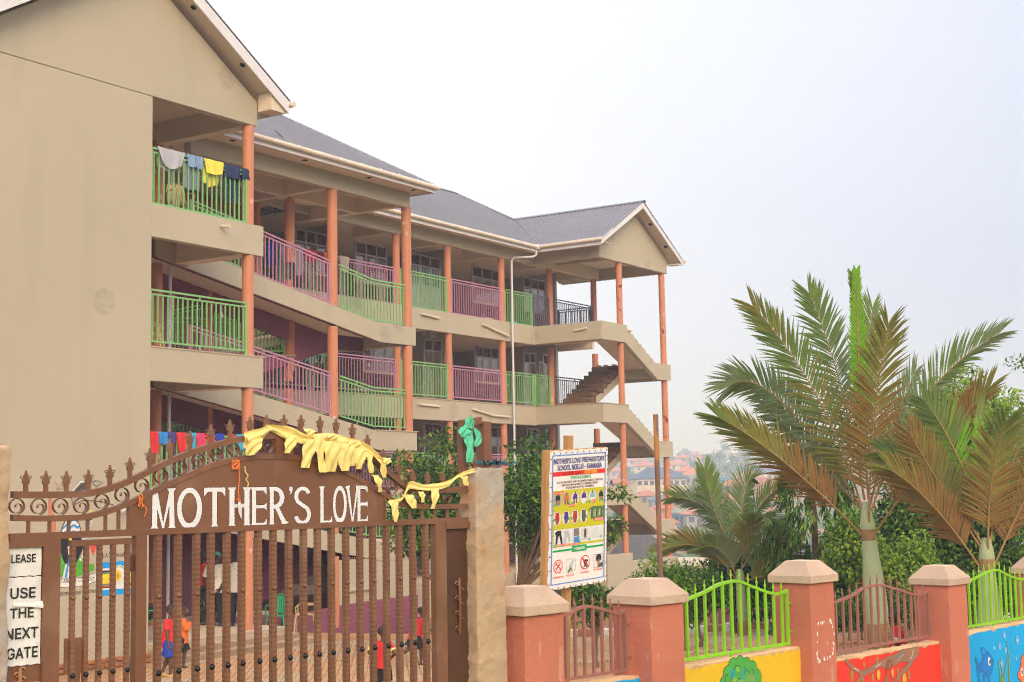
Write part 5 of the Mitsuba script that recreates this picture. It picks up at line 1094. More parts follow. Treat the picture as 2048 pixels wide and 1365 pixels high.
for i in range(8): pr_(R_(.545 + .016 * i, .575 + .003 * (i % 3), .549 + .016 * i, .672 - .006 * (i % 2)), gy, 3)
for u0, u1, v in ((.15, .34, .676), (.37, .50, .680)): pr_(R_(u0, v, u1, v + .014), RED, 5); tx_('TORN TROUSERS' if u0 < .2 else 'LOW JEANS', u0 + .006, u1 - .006, v + .011, .008, WH, 6)
for u, v, t in ((.105, .685, '11'), (.52, .674, '12'), (.69, .664, '13'), (.885, .655, '14')): pr_(E_(u, v, .018, .010), GRN, 5); tx_(t, u - .011, u + .010, v + .004, .008, WH, 6)
pr_(R_(.075, .716, .94, .730), GRN, 1); pr_(R_(.40, .700, .645, .744), GRN, 2); tx_('Habits', .435, .61, .732, .022, WH)
oc = Polygon(ell(.165, .835, .082, .052, 22.5, 382.5, 9)); pr_(oc, RED, 1); pr_(affinity.scale(oc, .86, .86), WH, 2); pr_(affinity.scale(oc, .66, .66).difference(affinity.scale(oc, .56, .56)), RED, 3); pr_(LineString([(.125, .812), (.205, .858)]).buffer(.006), RED, 4); pr_(LineString([(.135, .85), (.195, .815)]).buffer(.006), [.2, .15, .1], 3)
pr_(R_(.30, .792, .46, .878).difference(R_(.304, .795, .456, .875)), gy, 1); pr_(Polygon([(.41, .80), (.435, .81), (.41, .83), (.40, .86), (.36, .86), (.36, .835), (.385, .815)]), [.45, .55, .65], 2); pr_(LineString([(.37, .86), (.34, .885)]).buffer(.008), dk, 2); pr_(LineString([(.39, .86), (.395, .885)]).buffer(.008), [.3, .35, .1], 2)
ci = E_(.625, .832, .082, .053); pr_(ci, RED, 1); pr_(affinity.scale(ci, .87, .87), WH, 2); pr_(unary_union([R_(.585, .812, .66, .825), R_(.60, .82, .615, .845), LineString([(.60, .865), (.665, .82)]).buffer(.007), LineString([(.595, .825), (.65, .868)]).buffer(.007)]), dk, 3); pr_(LineString([(.57, .80), (.68, .865)]).buffer(.007), RED, 4)
pr_(R_(.775, .785, .94, .885).difference(R_(.779, .788, .936, .882)), gy, 1); pr_(unary_union([E_(.86, .815, .045, .03), Polygon([(.82, .80), (.90, .79), (.91, .83), (.83, .84)])]), dk, 2); pr_(Polygon([(.835, .835), (.875, .825), (.88, .855), (.845, .87)]), [.45, .22, .10], 3); pr_(Polygon([(.86, .86), (.93, .845), (.935, .882), (.84, .882)]), [.12, .09, .09], 3)
for t, a, b_, v in (('NO SMOKING HERE', .085, .255, .905), ('NO ALCOHOL', .30, .435, .902), ('NO WEAPONS', .545, .685, .898), ('NO RASTA HAIR', .775, .93, .892)): tx_(t, a, b_, v + .012, .010, RED, 2)
for i in range(10):
    for (u, v, du, dv) in ((.07 + i * .1, .012, .006, .010), (.07 + i * .1, .986, -.006, .012), (.012, .06 + i * .1, .02, -.004), (.985, .06 + i * .1, .02, -.004)):
        MB().tube([nb(u, v, .006), nb(u + du * .5, v + dv * .5, .012), nb(u + du, v + dv, .006)], .0035, 5).put('tie', 'black_wire', NB)
# rusty pole behind the second pillar
mat('rust', [0.26, 0.13, 0.09], rough=0.8, fn=lambda p, n, uv: mix(mi.Color3f(0.20, 0.115, 0.095), mi.Color3f(0.46, 0.20, 0.06), smoothstep(0.5, 0.7, fbm(p.x * 12, p.y * 12, p.z * 2.6, 4)) * smoothstep(-1.0, 0.6, p.z)))
b = MB().tube([cw([1.46, 14.4, -2.7]), cw([1.442, 14.4, -1.0]), cw([1.437, 14.4, 0.735])], 0.026, 12)
solo('rusty_pole', b.ply('rust', smooth=40), 'tall rusty steel pole standing behind the second terracotta pillar', 'pole')
# ------------------------------------------------------------------ plants
FOL = {}
for nm, c in (('leaf_black', [.022, .045, .018]), ('leaf_dark', [.040, .088, .028]), ('leaf_mid', [.095, .20, .045]), ('leaf_fresh', [.20, .35, .06]), ('leaf_lime', [.36, .50, .08]), ('leaf_bluish', [.075, .145, .08]), ('leaf_brownish', [.10, .075, .03]),
              ('frond_grey', [.24, .31, .17]), ('frond_green', [.20, .29, .09]), ('frond_olive', [.29, .28, .085]), ('frond_brown', [.31, .20, .075]), ('frond_rust', [.31, .17, .075]), ('frond_lime', [.22, .46, .05]), ('frond_amber', [.36, .22, .03])):
    mat(nm, c, rough=0.45, var=0.16, scale=7); FOL[nm] = len(PAL) - 1
mat('bark', [.16, .11, .075], rough=0.9, var=0.4, scale=5, bump=(0.02, 22)); mat('palm_trunk_green', [.34, .40, .24], rough=0.6, var=0.14, scale=4); mat('palm_ring', [.30, .19, .09], rough=0.9, var=0.4, scale=8, bump=(0.012, 30)); mat('rachis_tan', [.33, .19, .075], rough=0.6, var=0.15, scale=6)
def leaf_ply(v, f, idx):
    """leaves whose vertices carry their paint number"""
    path = meshkit.write_ply((v, f), False, uv=np.stack([np.asarray(idx) + 0.5, np.full(len(v), 0.5)], 1))
    return {'type': 'ply', 'filename': path, 'face_normals': True, 'bsdf': {'type': 'ref', 'id': 'leaf'}}
def leaves(P, Dr, Nr, L, W, idx, fold=0.25):
    """n leaves: base points, directions, face normals, lengths, widths"""
    n = len(P); S = np.cross(Dr, Nr); S /= np.linalg.norm(S, axis=1, keepdims=True) + 1e-9; L, W = L[:, None], W[:, None]
    mid = P + Dr * L * 0.45
    v = np.stack([P, mid + S * W / 2 + Nr * W * fold, P + Dr * L, mid - S * W / 2 + Nr * W * fold], 1).reshape(-1, 3)
    b = np.arange(n)[:, None] * 4
    f = np.concatenate([b + [0, 1, 2], b + [0, 2, 3]], 0)
    return v, f, np.repeat(idx, 4)
def norm_(v): return v / (np.linalg.norm(v, axis=1, keepdims=True) + 1e-9)
def crown(clumps, n, L, W, pal, weights, seed, droop=0.0, inner=0.35, up=0.4):
    """leaf clumps (centre, radii): leaves thicker near each clump's skin, facing outwards; upper clumps take the lighter leaves as young growth"""
    r = np.random.default_rng(seed); vol = np.array([np.prod(np.asarray(c[1])) ** (2 / 3) for c in clumps]); cnt = np.maximum(12, (n * vol / vol.sum()).astype(int)); A = [[], [], [], [], [], []]
    for (c, rad), m in zip(clumps, cnt):
        d = norm_(r.normal(size=(m, 3))); q = np.where(r.random(m) < inner, r.random(m) ** 0.5 * 0.85, 0.82 + 0.28 * r.random(m))
        q = q * (0.82 + 0.36 * meshkit.noise(d * 2.2 + seed + c[0]))
        P = np.asarray(c) + d * q[:, None] * np.asarray(rad)
        Dr = norm_(d * 0.8 + r.normal(size=(m, 3)) * 0.6 + np.array([0, 0, -droop])); N = norm_(d * 0.6 + np.array([0, 0, up]) + r.normal(size=(m, 3)) * 0.45)
        N = norm_(N - Dr * (N * Dr).sum(1, keepdims=True))
        shift = r.normal(0, 0.8)
        w = np.asarray(weights, float) * np.exp(-0.5 * ((np.arange(len(weights)) - len(weights) / 2 - shift) / 1.6) ** 2); w /= w.sum()
        A[0].append(P); A[1].append(Dr); A[2].append(N); A[3].append(L * (0.7 + 0.6 * r.random(m))); A[4].append(W * (0.7 + 0.6 * r.random(m))); A[5].append(r.choice([FOL[p] for p in pal], m, p=w))
    return leaf_ply(*leaves(*[np.concatenate(a) for a in A]))
def clump_set(c, rad, n, cr, seed, lo=-1.0):
    r = np.random.default_rng(seed); out = []
    for _ in range(n):
        d = unit(r.normal(size=3)); d[2] = max(d[2], lo); q = r.random() ** 0.45
        out.append((np.asarray(c) + d * q * np.asarray(rad), np.asarray(cr) * (0.7 + 0.6 * r.random())))
    return out
def tree(name, label, cat, base, top, clumps, n, L, W, pal, w, seed, trunk=0.09, group=None, **k):
    t = thing(name, label, cat, group); r = np.random.default_rng(seed + 50); base, top = np.asarray(base, float), np.asarray(top, float)
    b = MB(); pts = [base + (top - base) * q + r.normal(0, 0.03, 3) * (0 < q < 1) for q in np.linspace(0, 1, 7)]
    b.tube(pts, np.linspace(trunk, trunk * 0.55, 7), 10).put('trunk', 'bark', t, smooth=True)
    lb = MB()
    for c, rad in clumps[::max(1, len(clumps) // 14)]:
        s = base + (top - base) * (0.55 + 0.45 * r.random()); m = (s + np.asarray(c)) / 2 + r.normal(0, 0.06, 3) - [0, 0, .05]
        lb.tube([s, m, np.asarray(c)], [trunk * .45, trunk * .3, trunk * .12], 6)
    lb.put('limbs', 'bark', t, smooth=True, kind='stuff')
    put('crown', crown(clumps, n, L, W, pal, w, seed, **k), t)
    return t
az = lambda r, D, z: cw([r, D, z])
def azc(cl): return cl
GREENS = ['leaf_black', 'leaf_dark', 'leaf_mid', 'leaf_fresh', 'leaf_lime', 'leaf_bluish']
gzc = lambda r, D: float(ground_z(*cw([r, D, 0])[:2]))
def T_(r, D, z): return cw([r, D, z])
# two clipped fig trees in the yard
tree('fig_tree', 'small dark leafy tree behind the right half of the gate, in front of the ramps', 'tree', T_(-1.35, 27, gzc(-1.35, 27)), T_(-1.5, 27, -0.7),
     clump_set(T_(-1.55, 27, -.30), (.8, .8, .95), 34, (.30, .30, .24), 21) + [(T_(-2.35, 27, .45), (.22, .3, .16)), (T_(-2.1, 27, .62), (.3, .3, .14)), (T_(-1.45, 27, .88), (.3, .3, .2)), (T_(-1.2, 27, .95), (.2, .2, .22)), (T_(-0.85, 27, .55), (.3, .3, .2)), (T_(-2.2, 27, -.95), (.25, .3, .2)), (T_(-.85, 27, -.9), (.3, .3, .35)), (T_(-1.0, 27, -1.3), (.25, .25, .25))],
     9000, .10, .048, GREENS, [2, 4, 4, 2, .5, 1.5], 21, droop=.35, trunk=.08)
tree('fig_tree', 'dense dark tree with forked leaning trunk behind the cement pillar and the notice board', 'tree', T_(-.16, 28, gzc(0, 28)), T_(.22, 28, -1.05),
     clump_set(T_(.62, 28, -.10), (.95, .9, .85), 46, (.34, .34, .27), 22) + [(T_(.15, 28, .72), (.3, .3, .25)), (T_(.45, 28, .95), (.28, .3, .16)), (T_(1.95, 28, -.05), (.25, .3, .12)), (T_(2.1, 28, -.18), (.16, .2, .08)), (T_(1.85, 28, -.75), (.3, .3, .25)), (T_(1.6, 28, -1.0), (.3, .3, .2)), (T_(.1, 28, -.7), (.35, .3, .3)), (T_(.35, 28, -1.05), (.45, .4, .2)), (T_(.8, 28, -1.1), (.4, .4, .2))],
     12000, .10, .048, GREENS, [2, 4, 4, 2.2, .6, 1.2], 22, droop=.3, trunk=.11)
SH = 'shrubs along the school yard'
for (r, D, z, rx, rz, n, lab, sd, pal) in ((1.2, 22, -1.72, .45, .28, 2600, 'low dark shrub under the notice board, left of the second fence pillar', 31, [2, 4, 3, 1, .2, 1]), (2.35, 23, -1.55, .42, .42, 3000, 'bushy fresh green shrub at the foot of the rusty pole', 32, [.5, 2, 4, 4, 1.5, .5]),
     (3.15, 25, -1.9, .55, .42, 4200, 'round clipped greyish shrub on two thin stems behind the left end of the lime railing', 33, [1, 3, 4, 1.5, .3, 3]), (2.75, 24, -1.6, .3, .3, 1500, 'loose shrub between the rusty pole and the lime railing', 34, [1, 3, 4, 2, .5, 1])):
    tree('shrub', lab, 'shrub', T_(r, D, gzc(r, D)), T_(r, D, z - .2), clump_set(T_(r, D, z), (rx, rx, rz), 16, (.2, .2, .17), sd), n, .065, .034, GREENS, pal, sd, trunk=.04, group=SH)
# weeping mast tree: long hanging leaves round a narrow column
def mast_tree():
    t = thing('mast_tree', 'tall narrow tree with drooping long leaves behind the main palm, left of the bright tree', 'tree'); r = np.random.default_rng(44); A = [[], [], [], [], [], []]
    cx, D = 5.62, 27; zt, zb = .98, -2.75
    for _ in range(420):
        q = r.random(); z = zb + (zt - zb) * q; R = (.20 + .52 * math.sin(min(1, (1 - q) * 1.9 + .06) * PI / 2)) * (.75 + .5 * r.random()); a = r.random() * 2 * PI
        c = T_(cx + R * math.cos(a), D + R * math.sin(a), z); out = cw([math.cos(a), math.sin(a), 0]); m = 17
        tt = r.random(m); P = c + out * (tt[:, None] * .10) - UP * (tt[:, None] * .34) + r.normal(0, .022, (m, 3))
        Dr = norm_(np.tile(-UP * 1.0, (m, 1)) + out * .30 + r.normal(0, .30, (m, 3))); N = norm_(np.tile(out, (m, 1)) + r.normal(0, .5, (m, 3))); N = norm_(N - Dr * (N * Dr).sum(1, keepdims=True)); sh = r.normal(0, 1)
        w = np.array([2, 4, 4, 2.4, .9]) * np.exp(-.5 * ((np.arange(5) - 2 - sh) / 1.3) ** 2); w /= w.sum()
        A[0].append(P); A[1].append(Dr); A[2].append(N); A[3].append(.16 + .08 * r.random(m)); A[4].append(.026 + .012 * r.random(m)); A[5].append(r.choice([FOL[p] for p in GREENS[:5]], m, p=w))
    MB().tube([T_(cx, D, gzc(cx, D)), T_(cx, D, zt - .1)], [.10, .03], 8).put('trunk', 'bark', t, smooth=True)
    put('crown', leaf_ply(*leaves(*[np.concatenate(a) for a in A], fold=.15)), t)
mast_tree()
LB = ['leaf_dark', 'leaf_mid', 'leaf_fresh', 'leaf_lime', 'leaf_lime']
tree('broadleaf_tree', 'large bright green tree crown at the right edge behind the palms', 'tree', T_(9.6, 30.5, gzc(9.6, 30.5)), T_(9.7, 30.5, -.2),
     clump_set(T_(9.75, 30.5, .95), (1.7, 1.3, 1.25), 60, (.42, .42, .33), 23) + clump_set(T_(11.2, 31, .8), (1.2, 1.2, 1.3), 24, (.4, .4, .3), 24) + [(T_(9.0, 30, 1.95), (.35, .3, .2)), (T_(9.6, 30, 2.25), (.4, .3, .2)), (T_(10.3, 30, 1.75), (.35, .3, .2)), (T_(8.7, 30, 1.2), (.3, .3, .25)), (T_(8.45, 29.5, .7), (.3, .3, .3))],
     24000, .12, .062, LB, [2.2, 3, 4, 4, 2], 23, droop=.45, trunk=.15)
tree('broadleaf_tree', 'lower dark tree with hanging foliage between the main palm and the right-hand palm', 'tree', T_(8.0, 28, gzc(8, 28)), T_(8.0, 28, -1.2),
     clump_set(T_(7.75, 28, -.75), (1.0, .9, 1.1), 44, (.35, .35, .28), 25) + clump_set(T_(9.4, 28.5, -1.1), (1.2, .9, .9), 40, (.38, .38, .3), 26),
     15000, .115, .06, GREENS, [3, 5, 4, 2.0, .8, .3], 25, droop=.45, trunk=.13)
tree('broadleaf_tree', 'yellow-green leafy bush directly left behind the trunk of the main palm', 'tree', T_(6.1, 25.5, gzc(6.1, 25.5)), T_(6.1, 25.5, -1.6),
     clump_set(T_(5.95, 25.5, -1.15), (.42, .45, .85), 30, (.22, .22, .2), 27) + clump_set(T_(6.8, 25.5, -1.45), (.55, .5, .6), 26, (.25, .25, .2), 28),
     9000, .085, .048, LB, [2, 3, 4, 4, 2], 27, droop=.5, trunk=.07)
tree('mango_tree', 'dark glossy leaved tree low behind the small left palm', 'tree', T_(4.55, 30, gzc(4.55, 30)), T_(4.55, 30, -2.0),
     clump_set(T_(4.65, 30, -1.95), (.75, .7, .55), 26, (.32, .32, .26), 29), 4200, .17, .045, GREENS, [3, 4, 2.5, .5, .1, 2.5], 29, droop=.5, trunk=.07)
tree('mango_tree', 'dark leaved tree low between the weeping mast tree and the lime railing', 'tree', T_(5.5, 26, gzc(5.5, 26)), T_(5.5, 26, -2.0),
     clump_set(T_(5.5, 26, -2.15), (.5, .5, .4), 18, (.26, .26, .22), 36), 2600, .15, .042, GREENS, [3, 4, 2.5, .8, .2, 1.5], 36, droop=.5, trunk=.05)
for (r0, r1, D, zt, n, lab, sd) in ((5.3, 7.15, 23.6, -1.83, 9000, 'clipped fine-leaved hedge behind the rust-pink railing', 41), (7.2, 9.3, 23.4, -1.62, 9000, 'clipped dark hedge behind the right-hand lime railing', 42)):
    cl = []; rh = np.random.default_rng(sd)
    for k in range(70):
        r = r0 + (r1 - r0) * rh.random(); z = gzc(r, D) + .2 + (zt - gzc(r, D) - .25) * rh.random() ** .7; cl.append((T_(r, D + rh.normal(0, .15), z), np.array([.2, .2, .16]) * (.8 + .5 * rh.random())))
    h = thing('hedge', lab, 'hedge'); put('foliage', crown(cl, n, .05, .027, GREENS, [3, 4, 4, 2, .9, .6], sd, up=.6), h)
    b = MB()
    for k in range(9): r = r0 + .1 + (r1 - r0 - .2) * k / 8; b.tube([T_(r, D, gzc(r, D) - .02), T_(r + .03, D, gzc(r, D) + .5)], .018, 6)
    b.put('stems', 'bark', h, kind='stuff')
tw = thing('twig_tree', 'thin leafy twigs entering at the right edge above the bright tree', 'tree')
put('crown', crown(clump_set(T_(7.35, 20, 1.62), (.22, .3, .18), 8, (.12, .14, .06), 51), 260, .07, .03, GREENS, [1, 2, 4, 3, 1, 1], 51), tw)
MB().tube([T_(8.3, 20.2, -2.5), T_(8.1, 20.1, .4), T_(7.7, 20, 1.3), T_(7.25, 20, 1.6)], [.06, .04, .02, .006], 7).put('trunk', 'bark', tw, smooth=True)

# --- palms
def frond(parent, P0, P1, P2, axis, Llen, seed, pal, n=78, V=0.45, droop=0.35, t0=0.16, rw=.016, wid=.036, label=None):
    """rachis on a quadratic curve; two rows of narrow leaflets in a V; pal = paints from base to tip"""
    r = np.random.default_rng(seed); P0, P1, P2 = (np.asarray(q, float) for q in (P0, P1, P2))
    B = lambda t: (1 - t)[:, None] ** 2 * P0 + 2 * ((1 - t) * t)[:, None] * P1 + t[:, None] ** 2 * P2
    dB = lambda t: norm_(2 * (1 - t)[:, None] * (P1 - P0) + 2 * t[:, None] * (P2 - P1))
    tt = np.linspace(0, 1, 24)
    k = MB().tube(B(tt), np.linspace(rw, rw * .22, 24), 7).put('frond', 'rachis_tan', parent, smooth=True, label=label)
    t = t0 + (1 - t0) * (np.linspace(0, 1, n) ** 0.92); vs, fs, ix, off = [], [], [], 0
    for sg in (-1, 1):
        tj = np.clip(t + r.normal(0, .003, n), 0, .999); P, Tn = B(tj), dB(tj)
        N = np.asarray(axis, float) - Tn * (Tn @ np.asarray(axis, float))[:, None]; N = norm_(N); S = norm_(np.cross(Tn, N)) * sg
        al = np.radians(62 - 38 * tj + r.normal(0, 3, n)); v_ = V + r.normal(0, .07, n)
        Dr = norm_(np.sin(al)[:, None] * (S * np.cos(v_)[:, None] + N * np.sin(v_)[:, None]) + np.cos(al)[:, None] * Tn)
        L = Llen * (0.42 + 0.58 * np.sin(np.clip((tj - t0) / (1 - t0) * .80 + .16, 0, 1) * PI) ** .6) * (1 + r.normal(0, .05, n)); L[r.random(n) < .03] *= .55
        F_ = norm_(np.cross(Dr, np.cross(N, Dr))); Sd = norm_(np.cross(Dr, F_)); W = wid * (.85 + .3 * r.random(n)) * np.clip(L / Llen + .2, .5, 1)
        dr_ = droop * (1 + r.normal(0, .35, n)); V_ = []
        for q, wq in ((0, .35), (.25, 1.0), (.55, .9), (.8, .5), (1.0, .02)):
            C = P + Dr * (L * q)[:, None] - UP * (dr_ * (L * q) ** 2)[:, None]
            V_ += [C - Sd * (W * wq / 2)[:, None] + F_ * (W * wq * .18)[:, None], C - F_ * (W * .02)[:, None], C + Sd * (W * wq / 2)[:, None] + F_ * (W * wq * .18)[:, None]]
        V_ = np.stack(V_, 1); vs.append(V_.reshape(-1, 3)); b = np.arange(n)[:, None] * 15 + off
        for s in range(4):
            for c in (0, 1):
                a = 3 * s + c; fs += [b + [a, a + 1, a + 4], b + [a, a + 4, a + 3]]
        off += 15 * n
        id_ = np.clip(((tj - t0) / (1 - t0) * len(pal) + r.normal(0, .45, n)).astype(int), 0, len(pal) - 1); ix.append(np.repeat(np.array([FOL[p] for p in pal])[id_], 15))
    put('leaflets', leaf_ply(np.vstack(vs), np.concatenate(fs, 0), np.concatenate(ix)), k, kind='stuff')
def palm(label, base, crown_b, prof, fronds, Llen, seed, D, sc, rw=.016, wid=.036, n=78):
    """fronds: list of (P1, P2) offsets (dr, dz, dD) from the crown base in metres, paints, V"""
    k = thing('palm_tree', label, 'palm tree'); base, cb = np.asarray(base, float), np.asarray(crown_b, float); ax = cb - base; H = np.linalg.norm(ax)
    for nm, m, a, b_ in prof:
        MB().lathe([(r, h * H) for r, h in a], base, 18, ax).put(nm, m, k, smooth=40)
    for i, (p1, p2, pal, V, st) in enumerate(fronds):
        o = lambda q: cb + cw([q[0], q[2], q[1]])
        P0, P1, P2 = o(st), o(p1), o(p2); inward = unit(-(P2 - cb) * [1, 1, 0] * 1.0 + UP * (0.9 * np.linalg.norm((P2 - cb)[:2]) + .25)); inward = unit(inward * .45 + FWD * (.75 if p2[2] > -.9 else .0))
        frond(k, P0, P1, P2, inward, Llen * (.30 if pal.count('frond_lime') > 1 else 1), seed + i, pal, V=V, rw=rw, wid=wid, n=n, droop=.12 if 'frond_lime' in pal else .30)
    return k
S1 = 1 / 142.5
def px(x, y, dD=0.0, cx=1722, cy=1048, s=S1): return ((x - cx) * s, -(y - cy) * s, dD)
G_, O_, Bn, Rs, Lm, Gy = 'frond_green', 'frond_olive', 'frond_brown', 'frond_rust', 'frond_lime', 'frond_grey'
main = [(px(1558, 699, .9), px(1480, 758, 1.1), [Gy, Gy, G_, Gy], .35, px(1712, 1010, .1)), (px(1712, 714, .9), px(1655, 566, 1.0), [Gy, Gy, G_, G_], .3, px(1722, 1000, .1)), (px(1752, 790, 1.0), px(1795, 596, 1.2), [Gy, G_, Gy, G_], .3, px(1730, 1000, .1)),
        (px(1663, 774, .25), px(1513, 606, .1), [O_, O_, G_, G_, O_], .3, px(1716, 1030)), (px(1832, 764, .35), px(2010, 672, .2), [Gy, Gy, G_, Gy], .55, px(1732, 1020)),
        (px(1720, 700, .1), px(1724, 540, .05), [Lm, Lm, Lm], .05, px(1721, 870, .05)), (px(1740, 760, .12), px(1716, 545, .1), [Lm, Lm, G_], .05, px(1725, 880, .05)),
        (px(1546, 899, -.3), px(1425, 837, -.6), [Rs, Bn, O_, O_, G_], .75, px(1708, 1066)), (px(1857, 893, -.3), px(1945, 788, -.7), [Rs, Rs, Bn, Bn, O_], .65, px(1736, 1066)), (px(1724, 830, -.35), px(1738, 668, -1.15), [Bn, Bn, Bn, O_, O_, O_], .12, px(1722, 1050, -.08)),
        (px(1640, 900, .8), px(1560, 790, 1.4), [Gy, G_, Gy], .3, px(1715, 1020, .1)), (px(1800, 870, .9), px(1890, 730, 1.4), [Gy, G_, Gy], .3, px(1730, 1020, .1))]
MP = palm('tall palm with pale green trunk and big brown-green fronds standing behind the red mural wall', T_(5.02, 20, gzc(5.02, 20)), T_(4.90, 20, -.56),
     [('trunk', 'palm_ring', [(.17, -.02), (.165, .08), (.16, .2), (.155, .30)], 0), ('crownshaft', 'palm_trunk_green', [(.150, .30), (.160, .40), (.155, .55), (.125, .70), (.105, .85), (.100, .885)], 0), ('leaf_scar', 'palm_ring', [(.100, .885), (.108, .90), (.106, .955), (.10, .965)], 0), ('sheath', 'palm_trunk_green', [(.10, .965), (.105, 1.0), (.075, 1.08), (.04, 1.16)], 0)], main, .66, 100, 20, S1)
tr_ = MB()
for h in range(9): tr_.lathe([(.165 - .001 * h, 0), (.172 - .001 * h, .012), (.165 - .001 * h, .024)], T_(5.02, 20, gzc(5.02, 20) + .07 + h * .055), 18)
tr_.put('trunk_rings', 'palm_ring', MP, kind='stuff')
S2 = 1 / 130.
p2 = lambda x, y, dD=0.0: px(x, y, dD, 1957, 1110, S2)
right_palm = [(p2(1930, 900, .6), p2(1900, 845, .9), [Lm, G_, G_], .25, p2(1952, 1040)), (p2(1965, 930, .4), p2(1985, 850, .5), [Lm, Lm, G_], .2, p2(1957, 1040)), (p2(1900, 960, .5), p2(1822, 935, .8), [Gy, Gy, G_], .4, p2(1950, 1090)), (p2(2010, 960, .6), p2(2090, 900, .8), [G_, Gy, G_], .4, p2(1965, 1090)),
      (p2(1955, 960, -.25), p2(1967, 895, -.75), [Bn, Bn, O_, O_, G_], .12, p2(1957, 1110, -.06)), (p2(1865, 1010, -.2), p2(1790, 968, -.45), [Rs, Bn, Bn, O_], .7, p2(1945, 1130)), (p2(2020, 1000, -.2), p2(2085, 890, -.5), [Rs, Bn, 'frond_amber', 'frond_amber'], .55, p2(1968, 1130)), (p2(1900, 1000, .3), p2(1850, 905, .3), [O_, O_, Bn], .4, p2(1950, 1100))]
palm('shorter palm with rust-brown fronds behind the blue fish wall at the right', T_(5.98, 18.3, gzc(5.98, 18.3)), T_(5.98, 18.3, -.93),
     [('trunk', 'palm_trunk_green', [(.20, 0), (.20, .12), (.165, .35), (.14, .6), (.105, .8), (.10, .88)], 0), ('leaf_scar', 'palm_ring', [(.10, .88), (.108, .91), (.10, .97)], 0), ('sheath', 'palm_trunk_green', [(.10, .97), (.09, 1.04), (.05, 1.14)], 0)], right_palm, .58, 130, 18.3, S2, wid=.034, n=64)
S3 = 1 / 102.
p3 = lambda x, y, dD=0.0: px(x, y, dD, 1466, 1150, S3)
left_palm = [(p3(1440, 1000, .6), p3(1350, 995, .8), [Gy, Gy, Gy, G_], .5, p3(1460, 1120)), (p3(1420, 1040, .3), p3(1408, 938, .4), [Gy, Gy, G_, G_], .45, p3(1462, 1110)), (p3(1500, 1020, .6), p3(1566, 978, .8), [G_, G_, O_], .45, p3(1470, 1110)), (p3(1480, 960, .4), p3(1512, 960, .7), [G_, Gy, G_], .3, p3(1468, 1110)),
      (p3(1480, 1010, -.3), p3(1512, 1040, -1.0), [O_, O_, G_, G_], .15, p3(1468, 1150)), (p3(1400, 1060, -.2), p3(1310, 1098, -.4), [O_, Bn, G_, O_], .7, p3(1458, 1160)), (p3(1530, 1100, -.2), p3(1560, 1092, -.5), [G_, O_, G_], .5, p3(1474, 1160)), (p3(1440, 1090, -.2), p3(1395, 1090, -.5), [Gy, Gy, G_], .4, p3(1460, 1155)), (p3(1500, 1090, .3), p3(1570, 1060, .6), [Gy, G_, Gy], .4, p3(1470, 1140)), (p3(1520, 1140, -.3), p3(1545, 1165, -.5), [O_, Bn], .4, p3(1474, 1165))]
palm('small spreading green palm standing in the yard behind the lime railing', T_(4.38, 28, gzc(4.38, 28)), T_(4.34, 28, -1.72),
     [('trunk', 'palm_ring', [(.13, 0), (.12, .2), (.10, .26)], 0), ('crownshaft', 'palm_trunk_green', [(.10, .26), (.105, .5), (.09, .75), (.085, 1.0), (.05, 1.1)], 0)], left_palm, .62, 160, 28, S3, wid=.036, n=70)
for (r, D, zt, lab, k_) in ((4.16, 29.5, .20, 'left of two thin bare stems rising behind the small left palm', 0), (4.33, 29.5, .14, 'right of two thin bare stems rising behind the small left palm', 1)):
    solo('bare_stem', MB().tube([T_(r - .1 + .12 * k_, D, -3.4), T_(r + .0, D, -1.2), T_(r + .06, D, zt)], [.022, .016, .008], 7).ply('palm_trunk_green', smooth=True), lab, 'plant')
# ------------------------------------------------------------------ low buildings of the school beside the tower, then the town on the far hill
mat('green_wall', [.10, .25, .04], rough=0.8, var=0.12, scale=1); mat('old_sheet', [.13, .13, .145], rough=0.5, var=0.25, scale=1)
LBd = thing('low_building', 'low grey-roofed building on falling ground beyond the stair tower', 'building')
part('wall', 'cream_plaster', (53.4, 59.6, 25.0, 34.5, -9, -3.2), parent=LBd)
lz = lambda x, y: -2.53 + .62 * (y - 31.08)
b_ = put('roof', ply((np.array([[52.6, 24.0, lz(0, 24.0)], [60, 24.0, lz(0, 24.0)], [60, 33, lz(0, 33)], [52.6, 33, lz(0, 33)]]) - [0, 0, .05], np.array([[0, 1, 2, 3]])), 'old_sheet'), LBd)
rs_ = roof_sheets
def sheets_old(x0, x1, y0, y1, zf, parent):
    pr2 = [(0, 0), (0.08, 0), (0.10, 0.04), (0.16, 0.04), (0.18, 0), (0.25, 0)]
    for s in range(int((x1 - x0) / 1.0) + 1):
        us = [min(x0 + s + r * .25 + du, x1) for r in range(4) for du, h in pr2[:-1]]; hs = [h for r in range(4) for du, h in pr2[:-1]]
        V = np.array([[u, y, zf(u, y) + h] for u, h in zip(us, hs) for y in (y0, y1)]); n = len(us)
        put('sheet', ply((V, np.array([[2 * i, 2 * i + 1, 2 * i + 3, 2 * i + 2] for i in range(n - 1)])), 'old_sheet'), parent)
sheets_old(52.6, 60.0, 24.0, 33.0, lz, b_)
GB = thing('classroom_block', 'low green nursery block with maroon foot and painted blobs, behind the small palm', 'building')
part('wall', 'green_wall', (31.9, 32.1, 8.6, 15.2, -2.9, -1.6), (32.1, 36, 15.0, 15.2, -3.6, -1.6), (32.1, 36, 8.6, 8.8, -3.6, -1.6), parent=GB); part('foot', 'dado_paint', (31.87, 32.11, 8.58, 15.22, -3.9, -2.9), parent=GB)
part('roof_edge', 'old_sheet', (31.3, 36.5, 8.2, 15.5, -1.6, -1.53), parent=GB)
for y in (10.6, 13.35): part('window', 'dark_paint', (31.885, 31.93, y, y + .8, -2.75, -1.7), parent=GB)
rg = np.random.default_rng(6)
